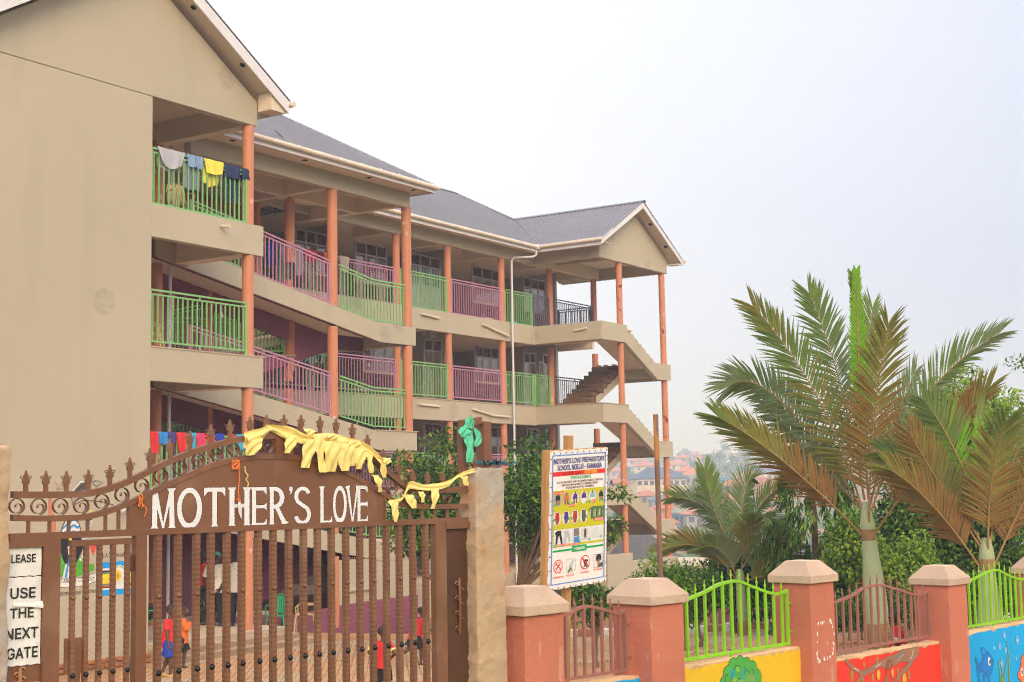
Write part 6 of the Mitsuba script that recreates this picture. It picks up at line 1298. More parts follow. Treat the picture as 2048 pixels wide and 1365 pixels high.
for k in range(6):
    q = affinity.translate(affinity.rotate(affinity.scale(Point(0, 0).buffer(1), .10 + .05 * rg.random(), .2 + .1 * rg.random()), rg.normal(0, 12)), 0, 0)
    MB().prism(q, (31.862 if k % 2 else 31.892, 9.3 + k * .98, -2.35 - .75 * (k % 2)), np.array([0, -1., 0]), UP, .004).put('painted_blob', 'fascia_paint', GB)
plain('house_window', [.05, .06, .08], rough=.25); ROOFC = {}
for nm, c in (('tile_orange', [.52, .17, .065]), ('tile_red', [.42, .12, .07]), ('tile_pink', [.46, .19, .14]), ('tile_grey', [.16, .17, .20]), ('tile_blue', [.09, .12, .19]), ('tile_green', [.25, .29, .22]), ('sheet_rust', [.30, .20, .15]),
              ('house_cream', [.62, .50, .34]), ('house_white', [.78, .77, .75]), ('house_brick', [.45, .22, .13]), ('house_grey', [.36, .34, .33]), ('house_pink', [.55, .34, .27]), ('house_blue', [.10, .30, .62]), ('house_red', [.6, .10, .07]), ('house_yellow', [.66, .42, .16])):
    mat(nm, c, rough=.85, var=.2, scale=.4)
gq = lambda r, D: float(ground_z(*cw([r, D, 0])[:2]))
def house(r, D, w, d, h, wall, roof, label, rise=.55, yaw=0.0, storeys=1, flat=False, gable=False, name='house', nwin=3):
    k = thing(name, label, 'house'); c = cw([r, D, 0]); z = gq(r, D) - .4; a = YAW * 0 + math.atan2(cw([1, 0, 0])[1], cw([1, 0, 0])[0]) + yaw; X, Y = np.array([math.cos(a), math.sin(a), 0]), np.array([-math.sin(a), math.cos(a), 0])
    P = lambda x, y, zz: np.array([c[0], c[1], z + zz]) + X * x + Y * y
    H = h * storeys + .6
    MB().obox(P(0, 0, H / 2 - 3), X * w / 2, Y * d / 2, UP * (H / 2 + 3)).put('wall', wall, k)
    if flat:
        MB().obox(P(0, 0, H + .15), X * (w / 2 + .2), Y * (d / 2 + .2), UP * .18).put('roof', wall, k)
        for i in range(3): MB().obox(P(-w / 3 + i * w / 3, d / 4, H + .7), X * .15, Y * .15, UP * .5).put('roof_stub', wall, k)
    else:
        e = .7; W, Dp = w / 2 + e, d / 2 + e; rr = rise * Dp; q = max(W - Dp, .2) if not gable else W
        V = np.array([P(-W, -Dp, H - .1), P(W, -Dp, H - .1), P(W, Dp, H - .1), P(-W, Dp, H - .1), P(-q, 0, H + rr), P(q, 0, H + rr), P(-W, -Dp, H - .3), P(W, -Dp, H - .3), P(W, Dp, H - .3), P(-W, Dp, H - .3)])
        Fc = [[0, 1, 5], [0, 5, 4], [2, 3, 4], [2, 4, 5], [1, 2, 5], [3, 0, 4], [6, 7, 1], [6, 1, 0], [7, 8, 2], [7, 2, 1], [8, 9, 3], [8, 3, 2], [9, 6, 0], [9, 0, 3], [6, 9, 8], [6, 8, 7]]
        put('roof', ply((V, np.array(Fc)), roof), k)
    for s in range(storeys):
        for i in range(nwin):
            x = -w / 2 + w * (i + .5) / nwin; zc = .6 + h * s + h * .52
            wk_ = MB().obox(P(x, -d / 2, zc), X * .62, Y * .05, UP * .62).put('window', 'house_window', k)
    if storeys == 1: MB().obox(P(w * .12, -d / 2, 1.3), X * .45, Y * .06, UP * 1.0).put('door', 'louvre_wood', k)
    return k
def far_tree(r, D, R, label):
    R = R * .62; c = cw([r, D, gq(r, D)]); sd = int(abs(r * 13 + D)); k = thing('hill_tree', label, 'tree')
    MB().tube([c - UP * 1, c + UP * R * 1.2], [R * .10, R * .05], 6).put('trunk', 'bark', k)
    put('crown', crown(clump_set(c + UP * R * 1.25, (R, R, R * .85), 16, (R * .42, R * .42, R * .36), sd), 900, R * .17, R * .11, GREENS, [3, 4, 4, 1.5, .3, 1], sd, droop=.2), k)
house(42.5, 424, 14.9, 9, 3.2, 'house_cream', 'tile_blue', 'long two-storey cream apartment block with dark blue hip roof in the town, seen between the tower columns', yaw=0.12, storeys=2, nwin=8, rise=0.6)
house(55.5, 439, 6.2, 8, 3.0, 'house_grey', 'tile_grey', 'grey unfinished block directly right of the cream apartment block', yaw=-0.2, storeys=2, nwin=3, flat=True)
house(67.8, 531, 9.7, 7.8, 2.9, 'house_brick', 'tile_orange', 'wide orange hip-roofed house above the grey unfinished block', yaw=0.06, nwin=3)
house(68.9, 575, 7.3, 5.8, 2.9, 'house_pink', 'tile_orange', 'small orange-roofed house uphill of the cream apartment block, near the right tower column', yaw=-0.12, nwin=2)
house(75.8, 665, 9.3, 7.4, 2.9, 'house_cream', 'tile_pink', 'dull pink-roofed house just right of the tower column, halfway up the hill', yaw=0.06, nwin=2)
house(61.3, 672, 9.0, 7.2, 2.9, 'house_cream', 'tile_orange', 'orange-roofed house seen between the tower columns, above the apartment block', yaw=-0.24, nwin=2)
house(65.8, 773, 10.8, 8.6, 2.9, 'house_pink', 'tile_pink', 'faded pink-roofed house high on the hill between the tower columns', yaw=0.06, nwin=2)
house(51.7, 537, 7.5, 6.0, 2.9, 'house_brick', 'tile_orange', 'brick house with orange roof half hidden by the apartment roof', yaw=0.24, nwin=2)
house(34.7, 473, 6.0, 4.8, 2.9, 'house_pink', 'tile_red', 'pinkish house at the left inner side of the stair tower', yaw=0.24, nwin=2)
house(43.8, 612, 6.4, 5.1, 2.9, 'house_pink', 'tile_pink', 'pale house farther up, seen close to the left tower column', yaw=0.06, nwin=2)
house(101.5, 849, 8.9, 7.1, 2.9, 'house_grey', 'tile_grey', 'grey-roofed house on the hill crest right of the tower', yaw=0.0, nwin=2, rise=0.8)
house(103.8, 814, 6.3, 5.0, 2.9, 'house_pink', 'tile_pink', 'small pinkish house on the crest beside the grey-roofed one', yaw=0.06, nwin=2)
house(91.9, 779, 6.6, 5.3, 2.9, 'house_brick', 'tile_orange', 'little orange-roofed house below the crest, beside the dark trees', yaw=-0.12, nwin=1)
house(98.9, 751, 4.5, 3.6, 2.9, 'house_yellow', 'tile_orange', 'tiny yellowish house at the left edge of the dark wood on the hill', yaw=-0.12, nwin=1)
house(133.5, 746, 11.0, 9, 3.2, 'house_yellow', 'tile_pink', 'cream two-storey villa with pink roof among trees on the upper right of the hill', yaw=0.12, storeys=2, nwin=3, rise=0.35)
house(113.1, 746, 4.5, 3.6, 2.9, 'house_white', 'tile_grey', 'small bright white house in the middle of the dark wood', yaw=-0.2, nwin=1, flat=True)
house(148.7, 950, 7.3, 6, 2.9, 'house_white', 'tile_grey', 'long white house on the skyline above the wood', yaw=-0.2, nwin=2, flat=True)
house(101.9, 571, 8.4, 8, 2.8, 'house_white', 'tile_grey', 'white cubic modern house with a row of narrow windows', yaw=-0.2, storeys=2, nwin=5, flat=True)
house(92.1, 529, 7.8, 6.2, 2.9, 'house_white', 'tile_blue', 'house with dark blue hip roof in front of the white cubic house', yaw=0.12, nwin=2, rise=0.7)
house(94.5, 512, 6.1, 4.9, 2.9, 'house_cream', 'tile_blue', 'second dark blue-roofed house right beside the mast tree', yaw=0.0, nwin=2, rise=0.7)
house(79.5, 484, 9.2, 7.4, 2.9, 'house_cream', 'tile_pink', 'broad pink-roofed house downhill of the dark blue roof', yaw=0.0, nwin=3)
house(66.7, 442, 4.7, 3.8, 2.9, 'house_brick', 'tile_orange', 'steep orange-roofed house left of the two bare stems', yaw=0.24, nwin=2)
house(68.9, 436, 6.7, 5.4, 2.9, 'house_brick', 'tile_red', 'red-orange roofed house right behind the two bare stems', yaw=-0.12, nwin=2)
house(75.6, 433, 9.1, 7.3, 2.9, 'house_cream', 'tile_red', 'wide red-roofed house below the broad pink roof', yaw=-0.18, nwin=3)
house(82.9, 448, 6.3, 5.0, 2.9, 'house_pink', 'tile_pink', 'pink roof close to the weeping mast tree', yaw=-0.12, nwin=2)
house(69.1, 488, 6.8, 7, 2.9, 'house_blue', 'tile_blue', 'long blue-grey shed with flat roof in front of the wood', yaw=-0.2, nwin=3, flat=True)
house(36.8, 398, 4.5, 3.6, 2.9, 'house_brick', 'tile_orange', 'orange hip-roofed house below the cream apartment block', yaw=0.06, nwin=2)
house(37.7, 376, 4.5, 3.6, 2.9, 'house_grey', 'tile_grey', 'grey-walled house near the rusty pole in the lower town', yaw=0.24, nwin=2)
house(41.5, 377, 4.5, 3.6, 2.9, 'house_grey', 'tile_grey', 'unpainted grey house directly right of the tower column in the lower town', yaw=0.0, nwin=2)
house(52.2, 399, 5.0, 4.0, 2.9, 'house_pink', 'tile_orange', 'orange-roofed house above the upright frond of the small palm', yaw=-0.06, nwin=2)
house(49.8, 374, 4.5, 3.6, 2.9, 'house_grey', 'tile_blue', 'blue-grey roofed house behind the upright frond of the small palm', yaw=0.06, nwin=2, rise=0.8)
house(61.2, 378, 6.1, 4.9, 2.9, 'house_grey', 'sheet_rust', 'old wooden grey gabled house with dark gable above the small palm', yaw=0.5, nwin=1, rise=0.8, gable=True)
house(67.0, 368, 5.7, 4.6, 2.9, 'house_brick', 'tile_orange', 'orange-roofed house low beside the mast tree', yaw=-0.3, nwin=2)
house(37.6, 326, 4.5, 3.6, 2.9, 'house_blue', 'tile_green', 'small shop with blue walls and grey-green roof in the lower town', yaw=-0.18, nwin=2)
house(40.1, 321, 4.5, 3.6, 2.9, 'house_grey', 'tile_pink', 'grey house with pink roof right beside the blue-walled shop', yaw=0.12, nwin=2)
house(35.7, 342, 4.5, 3.6, 2.9, 'house_brick', 'tile_orange', 'small orange-roofed house just right of the rusty pole, lower town', yaw=0.24, nwin=1)
house(41.9, 352, 4.5, 3.6, 2.9, 'house_brick', 'sheet_rust', 'rusty-roofed house above the blue-walled shop', yaw=-0.12, nwin=1)
house(29.9, 319, 4.5, 3.6, 2.9, 'house_pink', 'tile_pink', 'pale pink house low between the tower columns', yaw=-0.12, nwin=2)
house(30.8, 296, 4.5, 3.6, 2.9, 'house_pink', 'tile_red', 'red-roofed house at the bottom of the valley right of the rusty pole', yaw=0.06, nwin=2)
house(104.6, 525, 8.1, 6.5, 2.9, 'house_cream', 'tile_orange', 'orange-roofed house hidden behind the mast tree top', yaw=-0.18, nwin=2)
house(141.4, 651, 10.1, 8.1, 2.9, 'house_cream', 'tile_pink', 'pink-roofed house glimpsed behind the main palm', yaw=0.18, nwin=2)
house(55.1, 372, 4.5, 3.6, 2.9, 'house_brick', 'tile_red', 'red-roofed house behind the middle fronds of the small palm', yaw=0.12, nwin=2)
far_tree(95.1, 704, 4.9, 'leftmost big tree of the dark wood on the hill')
far_tree(103.7, 721, 5.6, 'tallest round tree in the left half of the hill wood')
far_tree(102.6, 673, 4.7, 'tree in the middle of the hill wood, below the small white house')
far_tree(115.0, 713, 5.5, 'tree right of the small white house on the hill')
far_tree(133.4, 800, 6.2, 'tree on the shoulder of the hill above the wood')
far_tree(167.9, 960, 7.4, 'tree near the top of the hill, left of the cream villa')
far_tree(159.7, 858, 6.0, 'tree right above the cream villa')
far_tree(86.3, 616, 3.5, 'lower tree at the foot of the hill wood, left part')
far_tree(87.8, 590, 3.5, 'lower tree at the foot of the hill wood, centre')
far_tree(92.4, 584, 3.7, 'lower tree at the foot of the hill wood, right part')
far_tree(102.0, 613, 3.4, 'tree left of the white cubic house')
far_tree(116.9, 678, 3.8, 'tree between the villa and the white cubic house')
far_tree(123.6, 681, 2.9, 'small tree in front of the cream villa')
far_tree(84.3, 675, 3.3, 'tree right of the dull pink roof near the tower')
far_tree(95.5, 781, 2.7, 'small tree below the crest houses')
far_tree(44.4, 544, 3.1, 'tree seen between the tower columns above the apartment block')
far_tree(51.6, 650, 3.0, 'higher tree between the tower columns')
far_tree(89.6, 809, 2.6, 'small tree on the crest right beside the tower')
far_tree(137.4, 930, 5.2, 'tree on the skyline left of the long white house')
far_tree(153.7, 930, 5.2, 'tree on the skyline right of the long white house')
far_tree(67.1, 393, 1.4, 'banana-like bush between the red roofs')
far_tree(51.2, 480, 1.7, 'tree behind the right tower column')
far_tree(122.4, 647, 4.1, 'tree beside the white cubic house at the mast tree')
far_tree(138.3, 692, 5.8, 'tree behind the top of the mast tree')
far_tree(35.2, 299, 1.5, 'bush at the valley bottom below the blue-walled shop')
far_tree(41.3, 313, 1.3, 'bush left of the small palm in the lower town')
far_tree(183.7, 858, 7.8, 'tree on the hill behind the main palm')
far_tree(50.4, 734, 3.1, 'tree at the left inside of the tower opening')
far_tree(64.0, 458, 1.4, 'small tree in front of the blue-grey shed')
# ------------------------------------------------------------------ washing on the railings, chairs, motorbike, wall paintings
CL = {'grey': [.42, .42, .50], 'denim': [.22, .33, .55], 'slate': [.20, .24, .33], 'yellow': [.75, .66, .10], 'navy': [.02, .035, .10], 'red': [.60, .03, .03], 'blue': [.03, .22, .60], 'purple': [.06, .05, .22], 'pink': [.62, .04, .13], 'royal': [.02, .05, .40], 'sky': [.05, .35, .62], 'maroon': [.22, .02, .03], 'orange': [.72, .16, .03], 'beige': [.52, .42, .36], 'white': [.7, .7, .72], 'camo': [.06, .06, .07], 'black': [.018, .018, .022], 'green': [.03, .32, .17]}
for nm, c in CL.items(): mat('cloth_' + nm, c, rough=.8, var=.12, scale=6)
def draped(label, y, x0, x1, zt, drop, back, colour, seed, cat='clothing', taper=0.0, hem=.02, split=None, stripes=None, group=None):
    """a garment hung over a rail that runs along x: front panel towards the yard, back panel behind, real folds"""
    k = thing('washing', label, cat, group); r = np.random.default_rng(seed); n = 22
    def panel(sgn, L, pal, a0=0.0, a1=1.0, nm='panel', m=16):
        V = []
        for i in range(n):
            a = a0 + (a1 - a0) * i / (n - 1); hem_ = L * (1 + hem * 4 * (meshkit.noise(np.array([a * 5 + seed, 1.3, 2.]), seed) - .5)) * (1 - taper * abs(a - .45))
            for j in range(m + 1):
                q = j / m; d = hem_ * q; x = x0 + (x1 - x0) * (.5 + (a - .5) * (1 - .12 * q + taper * -.3 * q)); amp = .012 + .045 * q
                fold = math.sin(a * (9 + seed % 5) + seed) * amp * .6 + (meshkit.noise(np.array([a * 7 + seed, q * 2.0, .5]), seed) - .5) * amp * 1.6
                yy = y - sgn * (.036 + .5 * .02 * (1 - math.exp(-8 * q))) - sgn * max(-.012, fold); z = zt + .022 - d + .004 * math.sin(a * 13 + seed)
                V.append([x, yy, z])
        f = [[i * (m + 1) + j, i * (m + 1) + j + 1, (i + 1) * (m + 1) + j + 1, (i + 1) * (m + 1) + j] for i in range(n - 1) for j in range(m)]
        put(nm, ply((np.array(V), np.array(f)), 'cloth_' + pal, smooth=True), k)
    if split:
        panel(1, drop, colour, 0, split, 'leg'); panel(1, drop * 1.03, colour, split + .03, 1, 'leg')
    else: panel(1, drop, colour)
    if back: panel(-1, back, stripes or colour, nm='back_panel')
    V = []
    for i in range(n):
        a = i / (n - 1)
        for j in range(7):
            t = PI * j / 6; V.append([x0 + (x1 - x0) * a, y - .036 * math.cos(t) * 1.0, zt + .022 + .022 * math.sin(t) + .004 * math.sin(a * 13 + seed)])
    put('top_fold', ply((np.array(V), np.array([[i * 7 + j, i * 7 + j + 1, (i + 1) * 7 + j + 1, (i + 1) * 7 + j] for i in range(n - 1) for j in range(6)])), 'cloth_' + colour, smooth=True), k)
    return k
yw = WY + .08; zt3 = F[3] + 1.27; zt1 = F[1] + 1.27
draped('grey cloth slung in curved folds over the top green balcony rail', yw, 21.24, 22.06, zt3, .44, .5, 'grey', 1, taper=.5)
draped('light blue denim shorts folded over the top green balcony rail', yw, 22.10, 22.60, zt3, .26, .75, 'denim', 2, stripes='slate', split=.48)
draped('pale yellow shirt on the top green balcony rail', yw, 22.62, 23.24, zt3, .34, .6, 'yellow', 3, taper=.3)
draped('navy checked shirt on the top green balcony rail beside the yellow one', yw, 23.28, 23.80, zt3, .30, .85, 'navy', 4)
draped('small navy garment bunched at the right end of the top green rail', yw, 23.84, 24.06, zt3, .24, .3, 'navy', 5)
for a, b, c, d, n_, lab in ((21.10, 21.34, 'red', .50, 11, 'long red garment at the far left of the lowest balcony rail'), (21.33, 21.62, 'blue', .26, 12, 'blue garment, second from the left on the lowest balcony rail'), (21.60, 21.86, 'purple', .24, 13, 'dark purple garment, third from the left on the lowest balcony rail'), (21.84, 22.14, 'red', .42, 14, 'red shirt with a dark patch, fourth on the lowest balcony rail'),
        (22.22, 22.44, 'sky', .36, 15, 'sky blue garment in the middle of the lowest balcony rail'), (22.43, 22.70, 'pink', .30, 16, 'pink-red garment beside the sky blue one on the lowest balcony rail'), (22.74, 23.0, 'red', .22, 17, 'red cloth right of the pink one on the lowest balcony rail'), (23.02, 23.30, 'royal', .24, 18, 'royal blue shirt with a light collar on the lowest balcony rail'), (23.42, 23.64, 'red', .20, 19, 'red cloth near the right end of the lowest balcony rail'), (23.66, 24.04, 'sky', .34, 20, 'sky blue shirt at the right end of the lowest balcony rail')):
    draped(lab, yw, a, b, zt1, d, d * .7, c, n_, taper=.3)
ym = MY + .12; ztm = F[3] + 1.27
for a, b, c, d, n_, lab in ((31.35, 31.85, 'royal', .75, 31, 'royal blue dress hanging on the inner mauve rail of the top floor'), (31.95, 32.45, 'denim', .55, 32, 'blue and white patterned dress on the inner mauve rail of the top floor'), (32.62, 33.0, 'grey', .9, 33, 'grey patterned trousers on the inner rail behind the ramp'), (33.02, 33.66, 'red', .38, 34, 'bright red jersey on the inner rail of the top floor'), (33.68, 34.0, 'maroon', .28, 35, 'dark red cloth beside the red jersey'), (34.0, 34.42, 'orange', .36, 36, 'orange shirt at the right of the red jersey'), (34.75, 35.25, 'beige', .55, 37, 'beige towel on the inner mauve rail right of the ramp column')):
    draped(lab, ym, a, b, ztm, d, d * .6, c, n_, taper=.2)
draped('red and white cloth lying on the ramp parapet under the wing balcony', RY + .1, 25.55, 25.95, 6.02, .16, .1, 'red', 41)
# plastic chairs
mat('chair_cream', [.62, .46, .25], rough=.4, var=.06); mat('chair_green', [.02, .38, .17], rough=.4, var=.06); mat('chair_white', [.66, .62, .58], rough=.45, var=.06)
def plastic_chair(c, yaw, m, label, s=1.0):
    k = thing('plastic_chair', label, 'chair'); X, Y = np.array([math.cos(yaw), math.sin(yaw), 0]), np.array([-math.sin(yaw), math.cos(yaw), 0]); c = np.asarray(c, float)
    P = lambda x, y, z: c + (X * x + Y * y + UP * z) * s
    def sheet(fn, nu, nv, th, nm, nrm):
        V = np.array([fn(u, v) for u in np.linspace(0, 1, nu) for v in np.linspace(0, 1, nv)]); W = V - np.asarray(nrm) * th
        f = np.array([[i * nv + j, (i + 1) * nv + j, (i + 1) * nv + j + 1, i * nv + j + 1] for i in range(nu - 1) for j in range(nv - 1)])
        rim = [(i * nv, (i + 1) * nv) for i in range(nu - 1)] + [((i + 1) * nv + nv - 1, i * nv + nv - 1) for i in range(nu - 1)] + [(j + 1, j) for j in range(nv - 1)] + [((nu - 1) * nv + j, (nu - 1) * nv + j + 1) for j in range(nv - 1)]
        n0 = len(V); f2 = np.array([[a, b, b + n0, a + n0] for a, b in rim]); put(nm, ply((np.vstack([V, W]), np.vstack([f, f[:, ::-1] + n0, f2])), m, smooth=40), k)
    sheet(lambda u, v: P(-.22 + .44 * u, -.22 + .44 * v, .43 + .012 * math.cos((u - .5) * 5) - .02 * (1 - (2 * v - 1) ** 2)), 8, 8, .012, 'seat', UP)
    for i in range(7):
        a0, a1 = -.20 + i * .058, -.20 + i * .058 + .046
        sheet(lambda u, v: P(-.22 - .13 * v + .03 * ((a0 + (a1 - a0) * u) / .22) ** 2, a0 + (a1 - a0) * u, .45 + .42 * v), 3, 6, .010, 'back_slat', -X)
    MB().tube([P(-.22, -.21, .44), P(-.30, -.22, .72), P(-.345, -.15, .885), P(-.35, 0, .90), P(-.345, .15, .885), P(-.30, .22, .72), P(-.22, .21, .44)], .017 * s, 8).put('back_frame', m, k, smooth=True)
    for sx, sy in ((1, 1), (1, -1), (-1, 1), (-1, -1)): MB().tube([P(.20 * sx, .20 * sy, .43), P(.225 * sx, .225 * sy, .22), P(.245 * sx, .24 * sy, 0)], np.array([.026, .022, .018]) * s, 8).put('leg', m, k, smooth=True)
    for sy in (1, -1): MB().tube([P(.19, .23 * sy, .43), P(.21, .25 * sy, .60), P(.15, .26 * sy, .655), P(-.10, .26 * sy, .655), P(-.28, .225 * sy, .66)], .015 * s, 8).put('arm', m, k, smooth=True)
    return k
gz = lambda x, y: float(ground_z(x, y))
plastic_chair((27.6, 24.35, gz(27.6, 24.35)), 2.2, 'chair_cream', 'cream plastic chair with its back to the road, in front of the maroon wall', 1.08)
plastic_chair((27.0, 24.75, gz(27.0, 24.8)), 3.6, 'chair_green', 'green plastic chair half hidden left of the cream chair in the yard')
plastic_chair((21.42, 23.35, F[0]), -.6, 'chair_green', 'green plastic chair on the veranda at the corner of the blank wall')
plastic_chair((22.0, 23.9, F[2]), -.9, 'chair_cream', 'cream plastic chair on the middle balcony of the wing')
plastic_chair((22.75, 23.8, F[3]), -1.9, 'chair_cream', 'cream plastic chair on the top balcony behind the washing')
bag = rbox(.30, .22, .34, .07, 12).refine_to_length(.04); v, f = man_arr(bag); v += (meshkit.noise(v * 14)[:, None] - .5) * .04; v += [21.42, 23.36, F[0] + .62]
solo('school_bag', ply((v, f), 'cloth_black', smooth=50), 'black bag lying on the green chair at the veranda corner', 'bag')
# motorbike seen from the front, behind the running child
def motorbike():
    k = thing('motorbike', 'red and black motorbike parked at the corner of the ramp building, seen from the front', 'motorbike'); c = np.array([33.1, 24.0, gz(33.1, 24.0)]); yaw = math.atan2(-.80, -.60)
    X, Y = np.array([math.cos(yaw), math.sin(yaw), 0]), np.array([-math.sin(yaw), math.cos(yaw), 0]); P = lambda x, y, z: c + X * x + Y * y + UP * z
    plain('tyre', [.015, .015, .016], rough=.8); plain('chrome', [.55, .55, .58], rough=.18); plain('bike_red', [.45, .02, .02], rough=.3); plain('lamp_glass', [.7, .72, .75], rough=.1)
    def wheel(x, R):
        w = MB(); th = np.linspace(0, 2 * PI, 33); w.tube([P(x + (R - .05) * math.cos(t), 0, R + (R - .05) * math.sin(t)) for t in th], .052, 10, cap=False); wk = w.put('wheel', 'tyre', k, smooth=True)
        r = MB(); r.tube([P(x + (R - .10) * math.cos(t), 0, R + (R - .10) * math.sin(t)) for t in th], .016, 6, cap=False)
        for t in th[::2]: r.tube([P(x, .02, R), P(x + (R - .1) * math.cos(t), 0, R + (R - .1) * math.sin(t))], .004, 4)
        r.lathe([(0, -.05), (.05, -.05), (.05, .05), (0, .05)], P(x, 0, R), 12, Y); r.put('rim', 'chrome', wk, smooth=True)
    wheel(.66, .31); wheel(-.62, .31)
    for s in (1, -1): MB().tube([P(.66, .09 * s, .31), P(.42, .09 * s, .86)], .024, 8).put('fork', 'chrome', k, smooth=True)
    MB().tube([P(.30 + .34 * math.cos(t) + .36, 0, .31 + .37 * math.sin(t)) for t in np.linspace(.4, 2.3, 12)], .045, 8).put('mudguard', 'bike_red', k, smooth=True)
    MB().lathe([(0, 0), (.085, .01), (.10, .05), (.08, .13), (0, .15)], P(.56, 0, .84), 16, -X).put('headlight', 'lamp_glass', k, smooth=True)
    MB().lathe([(.102, .03), (.112, .05), (.09, .16), (0, .19)], P(.56, 0, .84), 16, -X).put('headlight_shell', 'tyre', k, smooth=True)
    MB().tube([P(.25, .36, 1.02), P(.36, .20, 1.0), P(.40, 0, .95), P(.36, -.20, 1.0), P(.25, -.36, 1.02)], .014, 8).put('handlebar', 'chrome', k, smooth=True)
    for s in (1, -1):
        MB().tube([P(.25, .36 * s, 1.02), P(.31, .26 * s, 1.015)], .022, 8).put('grip', 'tyre', k, smooth=True)
        mm = MB().tube([P(.33, .24 * s, 1.01), P(.33, .30 * s, 1.26)], .006, 5); mm.lathe([(0, 0), (.06, .005), (.06, .02), (0, .03)], P(.33, .31 * s, 1.30), 14, X); mm.put('mirror', 'tyre', k, smooth=True)
        MB().lathe([(0, 0), (.03, .01), (.03, .05), (0, .06)], P(.48, .17 * s, .80), 10, -X).put('indicator', 'chair_cream', k, smooth=True)
    tk = m3.Manifold.batch_hull([m3.Manifold.sphere(r, 16).translate(p) for p, r in (((.25, 0, .82), .13), ((0, 0, .86), .15), ((-.2, 0, .80), .10))]); v, f = man_arr(tk); put('tank', ply((c + v[:, :1] * X + v[:, 1:2] * Y + v[:, 2:3] * UP, f), 'bike_red', smooth=50), k)
    st_ = m3.Manifold.batch_hull([m3.Manifold.sphere(r, 12).translate(p) for p, r in (((-.2, .07, .80), .06), ((-.2, -.07, .80), .06), ((-.85, .1, .86), .05), ((-.85, -.1, .86), .05))]); v, f = man_arr(st_); put('seat', ply((c + v[:, :1] * X + v[:, 1:2] * Y + v[:, 2:3] * UP, f), 'tyre', smooth=50), k)
    en = MB().obox(P(0, 0, .42), X * .2, Y * .12, UP * .16)
    for z in np.linspace(.42, .62, 6): en.obox(P(.1, 0, z), X * .12, Y * .13, UP * .008)
    en.put('engine', 'dark_paint', k)
    fr = MB(); fr.tube([P(.40, 0, .90), P(.15, 0, .30), P(-.35, 0, .28), P(-.62, .0, .31)], .022, 8); fr.tube([P(.40, 0, .86), P(-.3, 0, .72), P(-.9, 0, .78)], .022, 8); fr.tube([P(-.62, .1, .31), P(-.45, .1, .74)], .02, 8); fr.put('frame', 'tyre', k, smooth=True)
motorbike()
# paintings on the blank wall: a crest and a flag, with hand-painted captions
wy = WY - .0025
def wallpaint(k, poly, colour, layer=0, name='painting'):
    m = 'wallpaint_' + '_'.join(f'{int(c * 999)}' for c in colour)
    if m not in PAL: mat(m, colour, rough=.8, var=.1, scale=5)
    return MB().prism(poly, [0, wy - .0012 * layer, 0], XA, ZA, .001).put(name, m, k)
def walltext(k, t, x0, x1, z, h, layer=2):
    tm = meshkit.text_mesh(t, h, .001); v = np.array(tm.vertices); v[:, 0] -= v[:, 0].min(); v[:, 0] *= (x1 - x0) / v[:, 0].max()
    put('lettering', ply((np.stack([x0 + v[:, 0], wy - .0012 * layer - v[:, 2], z + v[:, 1]], 1), tm.faces), 'black_ink'), k)
CR = thing('wall_crest', 'painted crest with a waved shield, crane and green mound on the cream wall behind the gate', 'mural'); WHT, BLK, BLU, REDc, GRNc = [.72, .72, .74], [.02, .02, .025], [.03, .30, .72], [.66, .07, .04], [.10, .38, .04]
wallpaint(CR, Polygon([(18.45, -1.42), (18.62, -1.25), (18.75, -1.05), (18.95, -1.0), (19.2, -1.08), (19.4, -1.3), (19.62, -1.34), (19.6, -1.46), (19.0, -1.6)]), GRNc, 0); wallpaint(CR, Polygon([(18.82, -1.58), (18.95, -1.10), (19.05, -1.10), (19.0, -1.58)]), WHT, 1); wallpaint(CR, Polygon([(18.87, -1.56), (18.98, -1.12), (19.01, -1.12), (18.93, -1.56)]), BLU, 2)
sh_ = Polygon(ell(19.02, -.85, .25, .48)); wallpaint(CR, sh_.buffer(.02), BLK, 1); wallpaint(CR, sh_.intersection(sbox(18, -.72, 20, 0)), WHT, 2); wallpaint(CR, sh_.intersection(sbox(18, -2, 20, -.72)), BLK, 2)
for z in (-.42, -.54, -.66):
    w_ = Polygon([(x, z + .025 * math.sin(x * 34)) for x in np.linspace(18.7, 19.4, 40)] + [(x, z - .05 + .025 * math.sin(x * 34)) for x in np.linspace(19.4, 18.7, 40)]); wallpaint(CR, w_.intersection(sh_), BLU, 3)
wallpaint(CR, Polygon([(18.94, -.95), (19.08, -.95), (19.08, -1.05), (19.01, -1.15), (18.95, -1.1)]), WHT, 3); wallpaint(CR, Polygon(ell(19.0, -.80, .04, .05)), [.75, .55, .05], 3); wallpaint(CR, LineString([(19.0, -1.02), (19.02, -1.12)]).buffer(.05), [.6, .25, .2], 4)
wallpaint(CR, unary_union([Polygon(ell(18.55, -.55, .10, .28)), LineString([(18.52, -.35), (18.50, -.05)]).buffer(.05), LineString([(18.56, -.8), (18.62, -1.2)]).buffer(.025), LineString([(18.50, -.8), (18.46, -1.25)]).buffer(.025)]), [.55, .22, .14], 1); wallpaint(CR, LineString([(18.50, -.02), (18.42, .10), (18.38, .18)]).buffer(.022), [.12, .12, .14], 1)
wallpaint(CR, unary_union([LineString([(19.42, -.35), (19.50, -.40), (19.52, -.50), (19.44, -.62), (19.34, -.78)]).buffer(.04), Polygon(ell(19.32, -.86, .12, .16)), LineString([(19.32, -1.0), (19.36, -1.24)]).buffer(.012)]), [.45, .47, .52], 1); wallpaint(CR, unary_union([Polygon(ell(19.50, -.40, .055, .05)), LineString([(19.30, -.9), (19.22, -1.1)]).buffer(.05)]), BLK, 2); wallpaint(CR, Polygon(ell(19.46, -.45, .02, .05)), REDc, 3); wallpaint(CR, LineString([(19.44, -.33), (19.50, -.26), (19.56, -.33)]).buffer(.018), [.75, .58, .05], 2)
